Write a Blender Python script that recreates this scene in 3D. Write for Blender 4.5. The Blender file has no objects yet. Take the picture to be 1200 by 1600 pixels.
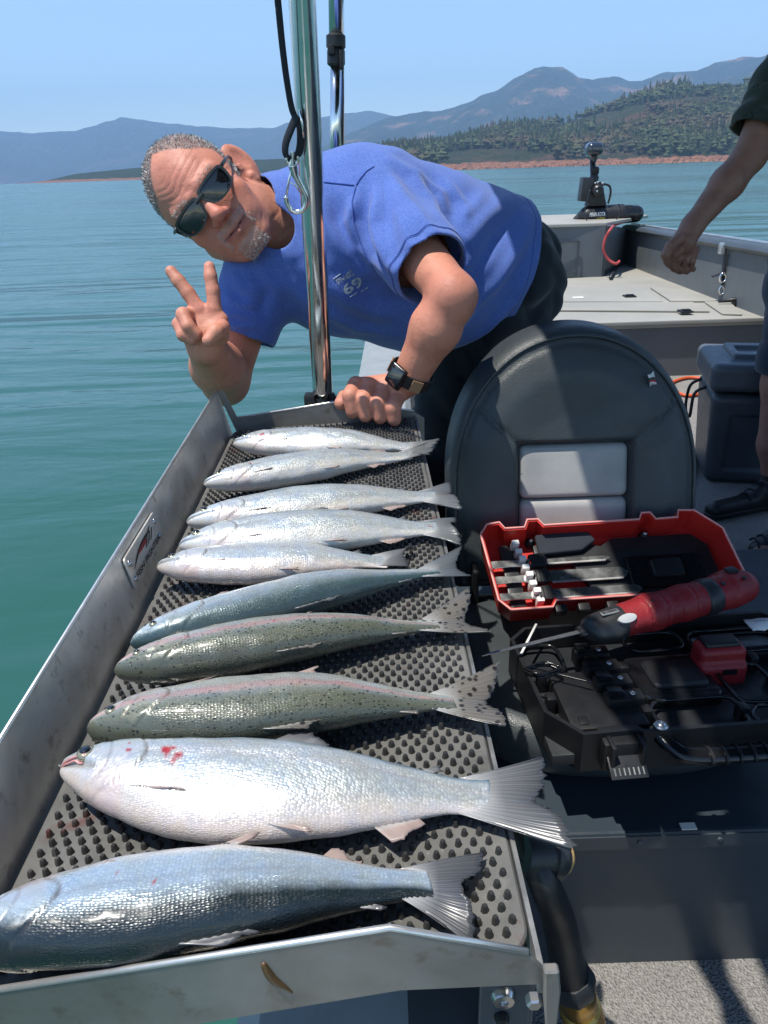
import bpy, bmesh, math, random
import numpy as np
from mathutils import Vector, Matrix, noise as mnoise

# ------------------------------------------------------------------ camera
scene = bpy.context.scene
COL = scene.collection
FOC = 1155.0                                   # focal length in pixels of the 1200 x 1600 photograph
PITCH, ROLL, CAMZ = math.radians(24.75), math.radians(-1.86), 1.15
cam_data = bpy.data.cameras.new('camera')
cam = bpy.data.objects.new('camera', cam_data); COL.objects.link(cam)
cam_data.sensor_fit = 'VERTICAL'
cam_data.sensor_height = 32.0
cam_data.lens = 32.0 * FOC / 1600.0
cam_data.clip_start = 0.02
cam_data.clip_end = 60000.0
cam.matrix_world = Matrix.Translation((0, 0, CAMZ)) @ (Matrix.Rotation(math.pi/2 - PITCH, 4, 'X') @ Matrix.Rotation(ROLL, 4, 'Z'))
scene.camera = cam
cam_data.dof.use_dof = False

# ------------------------------------------------------------------ sky and sun
SUNV = Vector((-0.30, -0.12, 1.0)).normalized()      # towards the sun
world = bpy.data.worlds.new('World'); scene.world = world
world.use_nodes = True
wn = world.node_tree; wn.nodes.clear()
w_out = wn.nodes.new('ShaderNodeOutputWorld'); w_bg = wn.nodes.new('ShaderNodeBackground'); w_sky = wn.nodes.new('ShaderNodeTexSky')
w_sky.sky_type = 'NISHITA'; w_sky.sun_disc = False
w_sky.sun_elevation = math.asin(SUNV.z)
w_sky.sun_rotation = math.atan2(SUNV.x, SUNV.y)
w_sky.altitude = 300.0; w_sky.air_density = 1.0; w_sky.dust_density = 0.1; w_sky.ozone_density = 3.0
w_bg.inputs['Strength'].default_value = 0.15
wn.links.new(w_sky.outputs[0], w_bg.inputs[0]); wn.links.new(w_bg.outputs[0], w_out.inputs[0])
sun_data = bpy.data.lights.new('sun', 'SUN'); sun = bpy.data.objects.new('sun', sun_data); COL.objects.link(sun)
sun_data.energy = 4.2; sun_data.angle = math.radians(0.53); sun_data.color = (1.0, 0.95, 0.87)
sun.rotation_euler = (-SUNV).to_track_quat('-Z', 'Y').to_euler()
scene.view_settings.view_transform = 'Standard'
scene.view_settings.look = 'None'
scene.view_settings.exposure = 0.62
scene.view_settings.gamma = 1.0
scene.view_settings.use_curve_mapping = False
scene.render.engine = 'CYCLES'
scene.cycles.use_denoising = True
scene.cycles.max_bounces = 8
scene.cycles.diffuse_bounces = 3
scene.cycles.glossy_bounces = 4
scene.cycles.volume_bounces = 0
scene.cycles.transparent_max_bounces = 8
scene.cycles.caustics_reflective = False
scene.cycles.caustics_refractive = False
scene.cycles.sample_clamp_indirect = 6.0

# ------------------------------------------------------------------ layout helpers (plain geometry, metres)
_R = cam.matrix_world.to_3x3()
_C = Vector((0, 0, CAMZ))
def ray(px, py): return _R @ Vector(((px-600)/FOC, -(py-800)/FOC, -1.0))
def onz(px, py, z):
    d = ray(px, py); return _C + d*((z-CAMZ)/d.z)
def ony(px, py, y):
    d = ray(px, py); return _C + d*(y/d.y)
def atd(px, py, dist):                        # point at a depth (along the optical axis)
    return _C + ray(px, py)*dist

# ------------------------------------------------------------------ object helpers
def link(o, parent=None):
    COL.objects.link(o)
    if parent is not None:
        o.parent = parent
        o.matrix_parent_inverse = Matrix.Translation(-wloc(parent))
    return o
_WL = {}
def wloc(o):
    return _WL.get(o.name, Vector((0, 0, 0)))
def thing(name, label, cat, loc=(0, 0, 0), group=None):
    o = bpy.data.objects.new(name, None)
    o.empty_display_size = 0.05
    o.location = loc
    COL.objects.link(o)
    _WL[o.name] = Vector(loc)
    return tag(o, label, cat, group)
def tag(o, label, cat, group=None):
    o['label'] = label; o['category'] = cat
    if group: o['group'] = group
    return o
def structure(o): o['kind'] = 'structure'; return o
def stuff(o): o['kind'] = 'stuff'; return o
def mesh_from(name, v, f, smooth=True):
    me = bpy.data.meshes.new(name)
    v = np.asarray(v, dtype=np.float32)
    if isinstance(f, np.ndarray):
        n, k = f.shape
        me.vertices.add(len(v)); me.vertices.foreach_set('co', v.ravel())
        me.loops.add(n*k); me.loops.foreach_set('vertex_index', f.astype(np.int32).ravel())
        me.polygons.add(n); me.polygons.foreach_set('loop_start', np.arange(0, n*k, k, dtype=np.int32))
        me.update(calc_edges=True)
    else:
        me.from_pydata([tuple(map(float, p)) for p in v], [], f)
    me.polygons.foreach_set('use_smooth', np.full(len(me.polygons), bool(smooth)))
    me.update()
    return me
def mobj(name, v, f, mat=None, parent=None, smooth=True):
    me = mesh_from(name, v, f, smooth)
    if mat: me.materials.append(mat)
    return link(bpy.data.objects.new(name, me), parent)
def bobj(name, bm, mat=None, parent=None, smooth=False, angle=None):
    me = bpy.data.meshes.new(name); bm.normal_update(); bm.to_mesh(me); bm.free()
    if mat: me.materials.append(mat)
    if smooth:
        me.polygons.foreach_set('use_smooth', np.full(len(me.polygons), True))
        if angle is not None:
            me.set_sharp_from_angle(angle=math.radians(angle))
    return link(bpy.data.objects.new(name, me), parent)
def clone(o, parent=None, mat=None):
    c = o.copy(); COL.objects.link(c)
    if parent is not None: c.parent = parent
    return c
# ---- bmesh pieces
def bx(bm, c, s, rot=None, bev=0.0, seg=2):
    """bevelled box; c centre, s full size, rot 3x3"""
    t = bmesh.new(); bmesh.ops.create_cube(t, size=1.0)
    for v in t.verts: v.co = Vector((v.co.x*s[0], v.co.y*s[1], v.co.z*s[2]))
    if bev > 0: bmesh.ops.bevel(t, geom=t.edges[:], offset=bev, segments=seg, affect='EDGES', profile=0.6)
    for v in t.verts:
        p = v.co if rot is None else rot @ v.co
        v.co = p + Vector(c)
    _merge(bm, t)
def _merge(bm, t):
    me = bpy.data.meshes.new('t'); t.to_mesh(me); t.free(); bm.from_mesh(me); bpy.data.meshes.remove(me)
def prism(bm, poly, p0, ex, ey, ez, depth, bev=0.0, seg=2):
    """extrude the 2-D polygon (in ex,ey from p0) along ez by depth"""
    t = bmesh.new(); p0 = Vector(p0); ex = Vector(ex); ey = Vector(ey); ez = Vector(ez)
    a = [t.verts.new(p0 + ex*x + ey*y) for x, y in poly]
    b = [t.verts.new(p0 + ex*x + ey*y + ez*depth) for x, y in poly]
    n = len(poly)
    t.faces.new(a[::-1]); t.faces.new(b)
    for i in range(n): t.faces.new((a[i], a[(i+1) % n], b[(i+1) % n], b[i]))
    bmesh.ops.recalc_face_normals(t, faces=t.faces[:])
    if bev > 0: bmesh.ops.bevel(t, geom=t.edges[:], offset=bev, segments=seg, affect='EDGES', profile=0.6)
    _merge(bm, t)
def frame_of(d):
    d = Vector(d).normalized()
    u = Vector((0, 0, 1)) if abs(d.z) < 0.9 else Vector((1, 0, 0))
    x = d.cross(u).normalized(); return x, x.cross(d).normalized()
def catmull(pts, n=8):
    P = [Vector(p) for p in pts]; out = []
    for i in range(len(P)-1):
        p0 = P[max(i-1, 0)]; p1 = P[i]; p2 = P[i+1]; p3 = P[min(i+2, len(P)-1)]
        for k in range(n):
            t = k/n
            out.append(0.5*((2*p1) + (p2-p0)*t + (2*p0-5*p1+4*p2-p3)*t*t + (3*p1-p0-3*p2+p3)*t**3))
    out.append(P[-1]); return out
def tube(bm, pts, r, seg=12, caps=True, flat=None):
    """tube along pts; r a number or list; flat=(wx,wy) makes an elliptic/flat section"""
    pts = [Vector(p) for p in pts]; n = len(pts)
    rs = r if isinstance(r, (list, tuple)) else [r]*n
    rings = []; x = None
    for i, p in enumerate(pts):
        d = (pts[min(i+1, n-1)] - pts[max(i-1, 0)]).normalized()
        if x is None: x, y = frame_of(d)
        else:
            x = (x - d*x.dot(d)).normalized(); y = x.cross(d).normalized()
        fx, fy = flat if flat else (1, 1)
        rings.append([bm.verts.new(p + (x*math.cos(2*math.pi*k/seg)*fx + y*math.sin(2*math.pi*k/seg)*fy)*rs[i]) for k in range(seg)])
    for i in range(n-1):
        for k in range(seg):
            bm.faces.new((rings[i][k], rings[i][(k+1) % seg], rings[i+1][(k+1) % seg], rings[i+1][k]))
    if caps:
        bm.faces.new(rings[0][::-1]); bm.faces.new(rings[-1])
def lathe(bm, p0, axis, prof, seg=24):
    """prof: list of (radius, height along axis)"""
    p0 = Vector(p0); a = Vector(axis).normalized(); x, y = frame_of(a)
    rings = []
    for r, h in prof:
        rings.append([bm.verts.new(p0 + a*h + (x*math.cos(2*math.pi*k/seg) + y*math.sin(2*math.pi*k/seg))*max(r, 1e-5)) for k in range(seg)])
    for i in range(len(rings)-1):
        for k in range(seg):
            bm.faces.new((rings[i][k], rings[i][(k+1) % seg], rings[i+1][(k+1) % seg], rings[i+1][k]))
    bm.faces.new(rings[0][::-1]); bm.faces.new(rings[-1])
    bmesh.ops.recalc_face_normals(bm, faces=bm.faces[:])

# ------------------------------------------------------------------ material helper
class NT:
    def __init__(s, name):
        s.m = bpy.data.materials.new(name); s.m.use_nodes = True
        s.t = s.m.node_tree; s.t.nodes.clear()
        s.out = s.t.nodes.new('ShaderNodeOutputMaterial'); s.b = s.t.nodes.new('ShaderNodeBsdfPrincipled')
        s.t.links.new(s.b.outputs[0], s.out.inputs[0])
    def n(s, typ, **kw):
        nd = s.t.nodes.new(typ)
        for k, v in kw.items():
            if k in ('i',):
                for kk, vv in v.items(): s.set(nd.inputs[kk], vv)
            else: setattr(nd, k, v)
        return nd
    def set(s, inp, v):
        if hasattr(v, 'is_linked') or isinstance(v, bpy.types.NodeSocket): s.t.links.new(v, inp)
        else:
            if isinstance(v, tuple) and len(v) == 3 and inp.type == 'RGBA': v = (*v, 1)
            inp.default_value = v
    def p(s, **kw):
        for k, v in kw.items(): s.set(s.b.inputs[{'color': 'Base Color', 'rough': 'Roughness', 'metal': 'Metallic', 'spec': 'Specular IOR Level', 'coat': 'Coat Weight', 'coatr': 'Coat Roughness', 'sss': 'Subsurface Weight', 'alpha': 'Alpha', 'normal': 'Normal', 'trans': 'Transmission Weight', 'ior': 'IOR', 'sheen': 'Sheen Weight', 'emit': 'Emission Color', 'emits': 'Emission Strength', 'aniso': 'Anisotropic'}[k]], v)
        return s
    def coord(s, kind='Object'): return s.n('ShaderNodeTexCoord').outputs[kind]
    def attr(s, name, out='Color'): return s.n('ShaderNodeAttribute', attribute_name=name).outputs[out]
    def noise(s, scale, detail=3, rough=0.5, vec=None, out='Fac', dist=0.0):
        nd = s.n('ShaderNodeTexNoise', i={'Scale': scale, 'Detail': detail, 'Roughness': rough, 'Distortion': dist})
        if vec is not None: s.set(nd.inputs['Vector'], vec)
        return nd.outputs[out]
    def voro(s, scale, vec=None, out='Distance', feature='F1', rnd=1.0):
        nd = s.n('ShaderNodeTexVoronoi', feature=feature, i={'Scale': scale, 'Randomness': rnd})
        if vec is not None: s.set(nd.inputs['Vector'], vec)
        return nd.outputs[out]
    def mapping(s, vec, scale=(1, 1, 1), rot=(0, 0, 0), loc=(0, 0, 0)):
        nd = s.n('ShaderNodeMapping'); nd.inputs['Scale'].default_value = scale; nd.inputs['Rotation'].default_value = rot; nd.inputs['Location'].default_value = loc
        s.set(nd.inputs['Vector'], vec); return nd.outputs[0]
    def ramp(s, fac, stops, interp='LINEAR'):
        nd = s.n('ShaderNodeValToRGB'); cr = nd.color_ramp; cr.interpolation = interp
        while len(cr.elements) < len(stops): cr.elements.new(0.5)
        for e, (p, c) in zip(cr.elements, stops):
            e.position = p
            c = (c, c, c) if isinstance(c, (int, float)) else c
            e.color = (*c, 1)
        s.set(nd.inputs[0], fac); return nd.outputs[0]
    def mix(s, fac, a, b, mode='MIX'):
        nd = s.n('ShaderNodeMix', data_type='RGBA', blend_type=mode)
        s.set(nd.inputs[0], fac); s.set(nd.inputs[6], a); s.set(nd.inputs[7], b); return nd.outputs[2]
    def math(s, op, a, b=0.0, c=None, clamp=False):
        nd = s.n('ShaderNodeMath', operation=op, use_clamp=clamp); s.set(nd.inputs[0], a); s.set(nd.inputs[1], b)
        if c is not None: s.set(nd.inputs[2], c)
        return nd.outputs[0]
    def bump(s, h, strength=0.3, dist=0.01, normal=None):
        nd = s.n('ShaderNodeBump', i={'Strength': strength, 'Distance': dist, 'Height': h})
        if normal is not None: s.set(nd.inputs['Normal'], normal)
        return nd.outputs[0]
    def sep(s, v): return s.n('ShaderNodeSeparateXYZ', i={0: v}).outputs
    def comb(s, x, y, z): return s.n('ShaderNodeCombineXYZ', i={0: x, 1: y, 2: z}).outputs[0]
def simple(name, color, rough=0.5, metal=0.0, bump=0.0, bscale=200, var=0.12, vscale=12, **kw):
    """a painted / moulded surface: slight colour mottling and fine relief"""
    t = NT(name); co = t.coord()
    n1 = t.noise(vscale, 4, 0.6, co)
    c = Vector(color)
    col = t.ramp(n1, [(0.3, tuple(c*(1-var))), (0.7, tuple(c*(1+var)))])
    t.p(color=col, metal=metal, rough=t.ramp(t.noise(vscale*3, 4, 0.6, co), [(0.3, max(rough-0.08, 0.02)), (0.7, min(rough+0.08, 1.0))]), **kw)
    if bump > 0: t.p(normal=t.bump(t.noise(bscale, 3, 0.6, co), bump, 0.002))
    return t.m
M = {}
# ------------------------------------------------------------------ solid modelling on a grid (signed distance + surface nets)
def surf_nets(Fv, lo, h):
    S = Fv < 0
    c = np.zeros(tuple(n-1 for n in S.shape), np.uint8)
    for a in (0, 1):
        for b in (0, 1):
            for d in (0, 1):
                c += S[a:S.shape[0]-1+a, b:S.shape[1]-1+b, d:S.shape[2]-1+d]
    act = (c > 0) & (c < 8)
    I, J, K = np.nonzero(act)
    n = len(I); acc = np.zeros((n, 3)); cnt = np.zeros(n)
    cor = [(0, 0, 0), (1, 0, 0), (0, 1, 0), (1, 1, 0), (0, 0, 1), (1, 0, 1), (0, 1, 1), (1, 1, 1)]
    val = [Fv[I+a, J+b, K+d] for a, b, d in cor]
    for e0, e1 in ((0, 1), (2, 3), (4, 5), (6, 7), (0, 2), (1, 3), (4, 6), (5, 7), (0, 4), (1, 5), (2, 6), (3, 7)):
        va, vb = val[e0], val[e1]; x = (va < 0) != (vb < 0)
        t = np.where(x, va/np.where(x, va-vb, 1), 0)
        p0 = np.array(cor[e0], float); p1 = np.array(cor[e1], float)
        acc += np.where(x[:, None], p0+(p1-p0)*t[:, None], 0); cnt += x
    V = np.asarray(lo) + h*(np.stack([I, J, K], 1) + acc/cnt[:, None])
    vid = np.full(act.shape, -1, np.int32); vid[I, J, K] = np.arange(n)
    out = []
    for ax in range(3):
        sl0 = [slice(None)]*3; sl1 = [slice(None)]*3; sl0[ax] = slice(0, -1); sl1[ax] = slice(1, None)
        A = S[tuple(sl0)]; B = S[tuple(sl1)]
        e = np.nonzero(A != B); sgn = A[e]
        e = [np.array(q) for q in e]; o1, o2 = [(1, 2), (2, 0), (0, 1)][ax]
        ok = (e[o1] > 0) & (e[o2] > 0) & (e[o1] < act.shape[o1]) & (e[o2] < act.shape[o2])
        e = [q[ok] for q in e]; sgn = sgn[ok]
        def cell(d1, d2):
            q = list(e); q[o1] = q[o1]-d1; q[o2] = q[o2]-d2; return vid[tuple(q)]
        q = np.stack([cell(1, 1), cell(0, 1), cell(0, 0), cell(1, 0)], 1)
        q = np.where(sgn[:, None], q, q[:, ::-1]); out.append(q)
    Fq = np.concatenate(out); Fq = Fq[(Fq >= 0).all(1)]
    return V, Fq
def relax(V, Fq, it=1, lam=0.5):
    for _ in range(it):
        s = np.zeros_like(V); c = np.zeros(len(V))
        for k in range(4):
            a, b = Fq[:, k], Fq[:, (k+1) % 4]
            np.add.at(s, a, V[b]); np.add.at(c, a, 1); np.add.at(s, b, V[a]); np.add.at(c, b, 1)
        V = V + lam*(s/np.maximum(c, 1)[:, None]-V)
    return V
def smin(a, b, k):
    if k <= 0: return np.minimum(a, b)
    h = np.clip(0.5+0.5*(b-a)/k, 0, 1); return b*(1-h)+a*h-k*h*(1-h)
def smax(a, b, k): return -smin(-a, -b, k)
class Vol:
    """dense distance field in a box; primitives are blended in where they reach"""
    def __init__(s, lo, hi, h):
        s.lo = np.array(lo, float); s.h = h
        s.n = np.ceil((np.array(hi, float)-s.lo)/h).astype(int)+1
        s.F = np.full(tuple(s.n), 1.0, np.float32)
    def grid(s, blo=None, bhi=None):
        if blo is None: i0 = np.zeros(3, int); i1 = s.n
        else:
            i0 = np.clip(np.floor((np.array(blo)-s.lo)/s.h).astype(int), 0, s.n); i1 = np.clip(np.ceil((np.array(bhi)-s.lo)/s.h).astype(int)+1, 0, s.n)
        if (i1 <= i0).any(): return None
        ax = [s.lo[k]+s.h*np.arange(i0[k], i1[k]) for k in range(3)]
        X, Y, Z = np.meshgrid(*ax, indexing='ij', sparse=True)
        return (slice(i0[0], i1[0]), slice(i0[1], i1[1]), slice(i0[2], i1[2])), X.astype(np.float32), Y.astype(np.float32), Z.astype(np.float32)
    def _put(s, sl, d, k, op):
        if op == 'add': s.F[sl] = smin(s.F[sl], d, k)
        elif op == 'cut': s.F[sl] = smax(s.F[sl], -d, k)
        else: s.F[sl] = smax(s.F[sl], d, k)
    def cone(s, a, b, ra, rb, k=0.01, op='add', squash=None):
        """round cone from a to b; squash=(dir, factor) flattens it along dir"""
        a = np.array(a, float); b = np.array(b, float); m = max(ra, rb)+k*1.5+s.h*4
        g = s.grid(np.minimum(a, b)-m, np.maximum(a, b)+m)
        if g is None: return
        sl, X, Y, Z = g; d = b-a; L2 = float(d@d)+1e-12
        PX, PY, PZ = X-a[0], Y-a[1], Z-a[2]
        t = np.clip((PX*d[0]+PY*d[1]+PZ*d[2])/L2, 0, 1)
        qx, qy, qz = PX-t*d[0], PY-t*d[1], PZ-t*d[2]
        if squash is not None:
            n = np.array(squash[0], float); n /= np.linalg.norm(n); f = squash[1]
            w = qx*n[0]+qy*n[1]+qz*n[2]; g2 = w*(1/f-1)
            qx, qy, qz = qx+n[0]*g2, qy+n[1]*g2, qz+n[2]*g2
        D = np.sqrt(qx*qx+qy*qy+qz*qz)-(ra+(rb-ra)*t)
        s._put(sl, D, k, op)
    def ell(s, c, r, Rm=None, k=0.01, op='add'):
        c = np.array(c, float); r = np.array(r, float); m = r.max()+k*1.5+s.h*4
        g = s.grid(c-m, c+m)
        if g is None: return
        sl, X, Y, Z = g; P = (X-c[0], Y-c[1], Z-c[2])
        if Rm is not None:
            A = np.array(Rm, float)       # columns = local axes in world
            P = tuple(P[0]*A[0, i]+P[1]*A[1, i]+P[2]*A[2, i] for i in range(3))
        k0 = np.sqrt((P[0]/r[0])**2+(P[1]/r[1])**2+(P[2]/r[2])**2); k1 = np.sqrt((P[0]/r[0]**2)**2+(P[1]/r[1]**2)**2+(P[2]/r[2]**2)**2)
        D = k0*(k0-1)/np.maximum(k1, 1e-9)
        s._put(sl, D, k, op)
    def box(s, c, hs, Rm=None, rnd=0.005, k=0.0, op='add'):
        c = np.array(c, float); hs = np.array(hs, float); m = float(np.linalg.norm(hs))+k*1.5+s.h*4
        g = s.grid(c-m, c+m)
        if g is None: return
        sl, X, Y, Z = g; P = (X-c[0], Y-c[1], Z-c[2])
        if Rm is not None:
            A = np.array(Rm, float); P = tuple(P[0]*A[0, i]+P[1]*A[1, i]+P[2]*A[2, i] for i in range(3))
        q = [np.abs(P[i])-(hs[i]-rnd) for i in range(3)]
        D = np.sqrt(np.maximum(q[0], 0)**2+np.maximum(q[1], 0)**2+np.maximum(q[2], 0)**2)+np.minimum(np.maximum(np.maximum(q[0], q[1]), q[2]), 0)-rnd
        s._put(sl, D, k, op)
    def plane(s, p, n, k=0.0, op='clip'):
        """keep the side the normal points away from"""
        n = np.array(n, float); n /= np.linalg.norm(n); p = np.array(p, float); sl, X, Y, Z = s.grid()
        s._put(sl, (X-p[0])*n[0]+(Y-p[1])*n[1]+(Z-p[2])*n[2]+0*s.F[sl], k, 'clip')
    def field(s, fn, op='add', k=0.0):
        sl, X, Y, Z = s.grid(); s._put(sl, fn(X, Y, Z).astype(np.float32), k, op)
    def mesh(s, it=1):
        V, Fq = surf_nets(s.F, s.lo, s.h)
        return (relax(V, Fq, it) if it else V), Fq
def set_attr(o, name, rgb):
    a = o.data.color_attributes.new(name, 'FLOAT_COLOR', 'POINT')
    c = np.ones((len(rgb), 4), np.float32); c[:, :rgb.shape[1]] = rgb
    a.data.foreach_set('color', c.ravel())
def basis(x, y, z): return np.stack([np.array(x), np.array(y), np.array(z)], 1)
# ================================================================== the setting: water, hills, haze
def make_water():
    t = NT('lake_water'); g = t.n('ShaderNodeNewGeometry').outputs['Position']
    # wind ripples: long crested, several scales
    v1 = t.mapping(g, (0.55, 1.7, 1.0), rot=(0, 0, math.radians(12)))
    v2 = t.mapping(g, (0.12, 0.5, 1.0), rot=(0, 0, math.radians(-8)))
    v3 = t.mapping(g, (3.0, 6.0, 1.0), rot=(0, 0, math.radians(25)))
    h = t.math('ADD', t.math('MULTIPLY', t.noise(1.0, 4, 0.5, v1, dist=0.4), 0.42), t.math('MULTIPLY', t.noise(1.0, 3, 0.5, v2, dist=0.6), 2.0))
    h = t.math('ADD', h, t.math('MULTIPLY', t.noise(1.0, 3, 0.5, v3), 0.07))
    patch = t.noise(0.05, 3, 0.5, t.mapping(g, (0.3, 1.2, 1)))
    col = t.ramp(patch, [(0.3, (0.020, 0.084, 0.066)), (0.75, (0.028, 0.106, 0.086))])
    t.p(color=col, rough=t.ramp(patch, [(.35, .11), (.65, .22)]), ior=1.33, spec=0.5, normal=t.bump(h, 1.0, 0.085))
    # radial sheet, fine near the boat, reaching past the hills
    rings = [0.0] + list(np.geomspace(2, 14000, 50)); seg = 96
    v = []; f = []
    for r in rings: v += [(r*math.cos(2*math.pi*k/seg), r*math.sin(2*math.pi*k/seg), -0.12) for k in range(seg)]
    for i in range(len(rings)-1):
        for k in range(seg):
            a, b = i*seg+k, i*seg+(k+1) % seg
            f.append((a, b, b+seg, a+seg))
    return structure(mobj('lake_water', v, f, t.m, smooth=True))
make_water()

def fbm2(x, y, seed, octv=5, lac=2.0, gain=0.5):
    """cheap value noise, vectorised"""
    def vn(x, y, s):
        xi = np.floor(x).astype(np.int64); yi = np.floor(y).astype(np.int64); xf = x-xi; yf = y-yi
        u = xf*xf*(3-2*xf); w = yf*yf*(3-2*yf)
        def hsh(a, b):
            n = (a*374761393 + b*668265263 + s*1442695041) & 0x7fffffff
            n = ((n ^ (n >> 13))*1274126177) & 0x7fffffff
            return ((n ^ (n >> 16)) & 0xffff)/65535.0
        return (hsh(xi, yi)*(1-u)+hsh(xi+1, yi)*u)*(1-w)+(hsh(xi, yi+1)*(1-u)+hsh(xi+1, yi+1)*u)*w
    t = np.zeros_like(x); a = 1.0; tot = 0
    for o in range(octv):
        t += a*vn(x, y, seed+o*17); tot += a; a *= gain; x = x*lac+31.7; y = y*lac+11.3
    return t/tot

def hill_mat(name, trees, dirt, scale, bare=0.5, shore=None, bump=1.0):
    t = NT(name); g = t.n('ShaderNodeNewGeometry').outputs['Position']
    n = t.noise(scale, 6, 0.62, g)
    col = t.ramp(n, [(0.30, trees), (bare, tuple(Vector(trees)*1.35)), (min(bare+0.14, 0.98), dirt)])
    n2 = t.noise(scale*9, 4, 0.6, g)
    col = t.mix(0.5, col, t.ramp(n2, [(0.3, (0.45, 0.45, 0.45)), (0.7, (1.0, 1.0, 1.0))]), 'MULTIPLY')
    if shore:
        z = t.sep(g)[2]
        zz = t.math('ADD', z, t.math('MULTIPLY', t.math('SUBTRACT', t.noise(scale*6, 4, 0.6, g), 0.5), 11.0))
        k = t.math('SUBTRACT', 1.0, t.math('DIVIDE', t.math('SUBTRACT', zz, shore[0]), 1.2), clamp=True)
        lines = t.noise(1.0, 3, 0.6, t.mapping(g, (0.004, 0.004, 0.9)))
        sc = t.ramp(lines, [(0.3, shore[1]), (0.55, tuple(Vector(shore[1])*1.25)), (0.7, shore[2])])
        col = t.mix(k, col, sc)
    t.p(color=col, rough=0.95, spec=0.1, normal=t.bump(n2, bump, 1.0/scale*0.4))
    return t.m

def ridge(name, D, crest, depth, mat, seed, amp=0.10, nx=260, ny=70, x0=-250, x1=1500, shore_h=0.0, power=1.0):
    """a range of hills: crest is a polyline of (px,py) read off the photograph and put at distance D + depth"""
    pxs = np.linspace(x0, x1, nx); cp = np.array(crest, float)
    cy = np.interp(pxs, cp[:, 0], cp[:, 1])
    V = np.zeros((ny, nx, 3))
    base = np.array([tuple(ray(p, 267.3-0.0325*(p-600))) for p in pxs]); base /= base[:, 1:2]
    top = np.array([tuple(ray(p, y)) for p, y in zip(pxs, cy)])
    el = top[:, 2]/top[:, 1]                       # tangent of the elevation
    Dc = D + depth
    Hc = np.maximum(el*Dc + CAMZ + 0.12, 0.0)
    back = int(ny*0.25)
    for j in range(ny):
        if j < ny-back: s = j/(ny-back-1); y = D + depth*s; prof = s**power
        else: s = (j-(ny-back-1))/back; y = Dc + depth*0.5*s; prof = 1-0.55*s
        X = base[:, 0]*y; Y = np.full(nx, y)
        sc = 3.2/depth
        n = fbm2(X*sc+100, Y*sc+57, seed, 6) - 0.5
        gul = np.abs(fbm2(X*sc*1.7+11, Y*sc*0.5+7, seed+5, 4)-0.5)*2
        w = math.sin(math.pi*min(prof, 1.0)*0.93)**0.8 if prof > 0 else 0
        lump = (fbm2(X*sc*6, Y*sc*6, seed+9, 4)-0.5)*0.035
        H = Hc*(prof + amp*2.6*n*w - amp*0.9*(gul-0.4)*w + lump*min(1, prof*6))
        yo = y + (fbm2(X*4/D, X*0+3, seed+3, 4)-0.5)*depth*0.35*(1-prof if j < ny-back else 0)
        V[j, :, 0] = base[:, 0]*yo; V[j, :, 1] = yo
        V[j, :, 2] = np.where(prof <= 0, -8.0, np.maximum(H, -3) + shore_h*min(1, prof*14) - 0.12)
    idx = np.arange(ny*nx).reshape(ny, nx)
    F = np.stack([idx[:-1, :-1], idx[:-1, 1:], idx[1:, 1:], idx[1:, :-1]], -1).reshape(-1, 4)
    o = mobj(name, V.reshape(-1, 3), F, mat, smooth=True)
    return structure(o), V

RED = (0.33, 0.155, 0.095); TAN = (0.45, 0.27, 0.16)
m_far = hill_mat('far_mountain_cover', (0.040, 0.055, 0.035), (0.16, 0.12, 0.09), 0.0022, bare=0.56)
ridge('far_hills', 6500, [(-250, 205), (0, 202), (30, 206), (70, 208), (130, 203), (170, 192), (205, 180), (240, 185), (300, 196), (360, 199), (430, 196), (480, 186), (540, 178), (580, 175), (620, 182), (700, 190), (900, 190), (1500, 190)], 1800, m_far, 3, 0.18, nx=360, ny=90)
m_mid = hill_mat('mountain_cover', (0.035, 0.050, 0.026), (0.46, 0.26, 0.16), 0.0040, bare=0.54)
ridge('mountain_range', 3900, [(-250, 290), (300, 284), (430, 262), (540, 212), (600, 186), (640, 178), (690, 172), (730, 160), (770, 140), (800, 122), (828, 106), (845, 103), (870, 108), (893, 121), (915, 124), (935, 118), (985, 121), (1030, 114), (1060, 110), (1100, 101), (1150, 93), (1190, 84), (1300, 66), (1500, 60)], 1500, m_mid, 21, 0.24, nx=420, ny=110)
m_low = hill_mat('low_headland_cover', (0.040, 0.060, 0.028), (0.12, 0.08, 0.05), 0.02, bare=0.6, shore=(3.0, RED, TAN))
ridge('low_headland', 1500, [(-250, 292), (30, 289), (75, 282), (120, 272), (200, 264), (300, 256), (400, 250), (470, 248), (560, 262), (640, 292), (1500, 300)], 260, m_low, 8, 0.06, shore_h=0.6, x0=28, x1=660)
m_near = hill_mat('wooded_hill_cover', (0.050, 0.060, 0.028), (0.17, 0.10, 0.06), 0.012, bare=0.50, shore=(6, RED, TAN))
hill_obj, HV = ridge('wooded_hill', 1000, [(-250, 300), (330, 300), (480, 286), (540, 268), (600, 238), (640, 233), (690, 231), (740, 218), (790, 204), (820, 203), (860, 199), (910, 187), (960, 170), (985, 158), (1020, 146), (1050, 142), (1100, 138), (1150, 140), (1200, 135), (1300, 120), (1500, 110)], 520, m_near, 14, 0.10, nx=420, ny=90, shore_h=3.5, x0=500)

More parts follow.
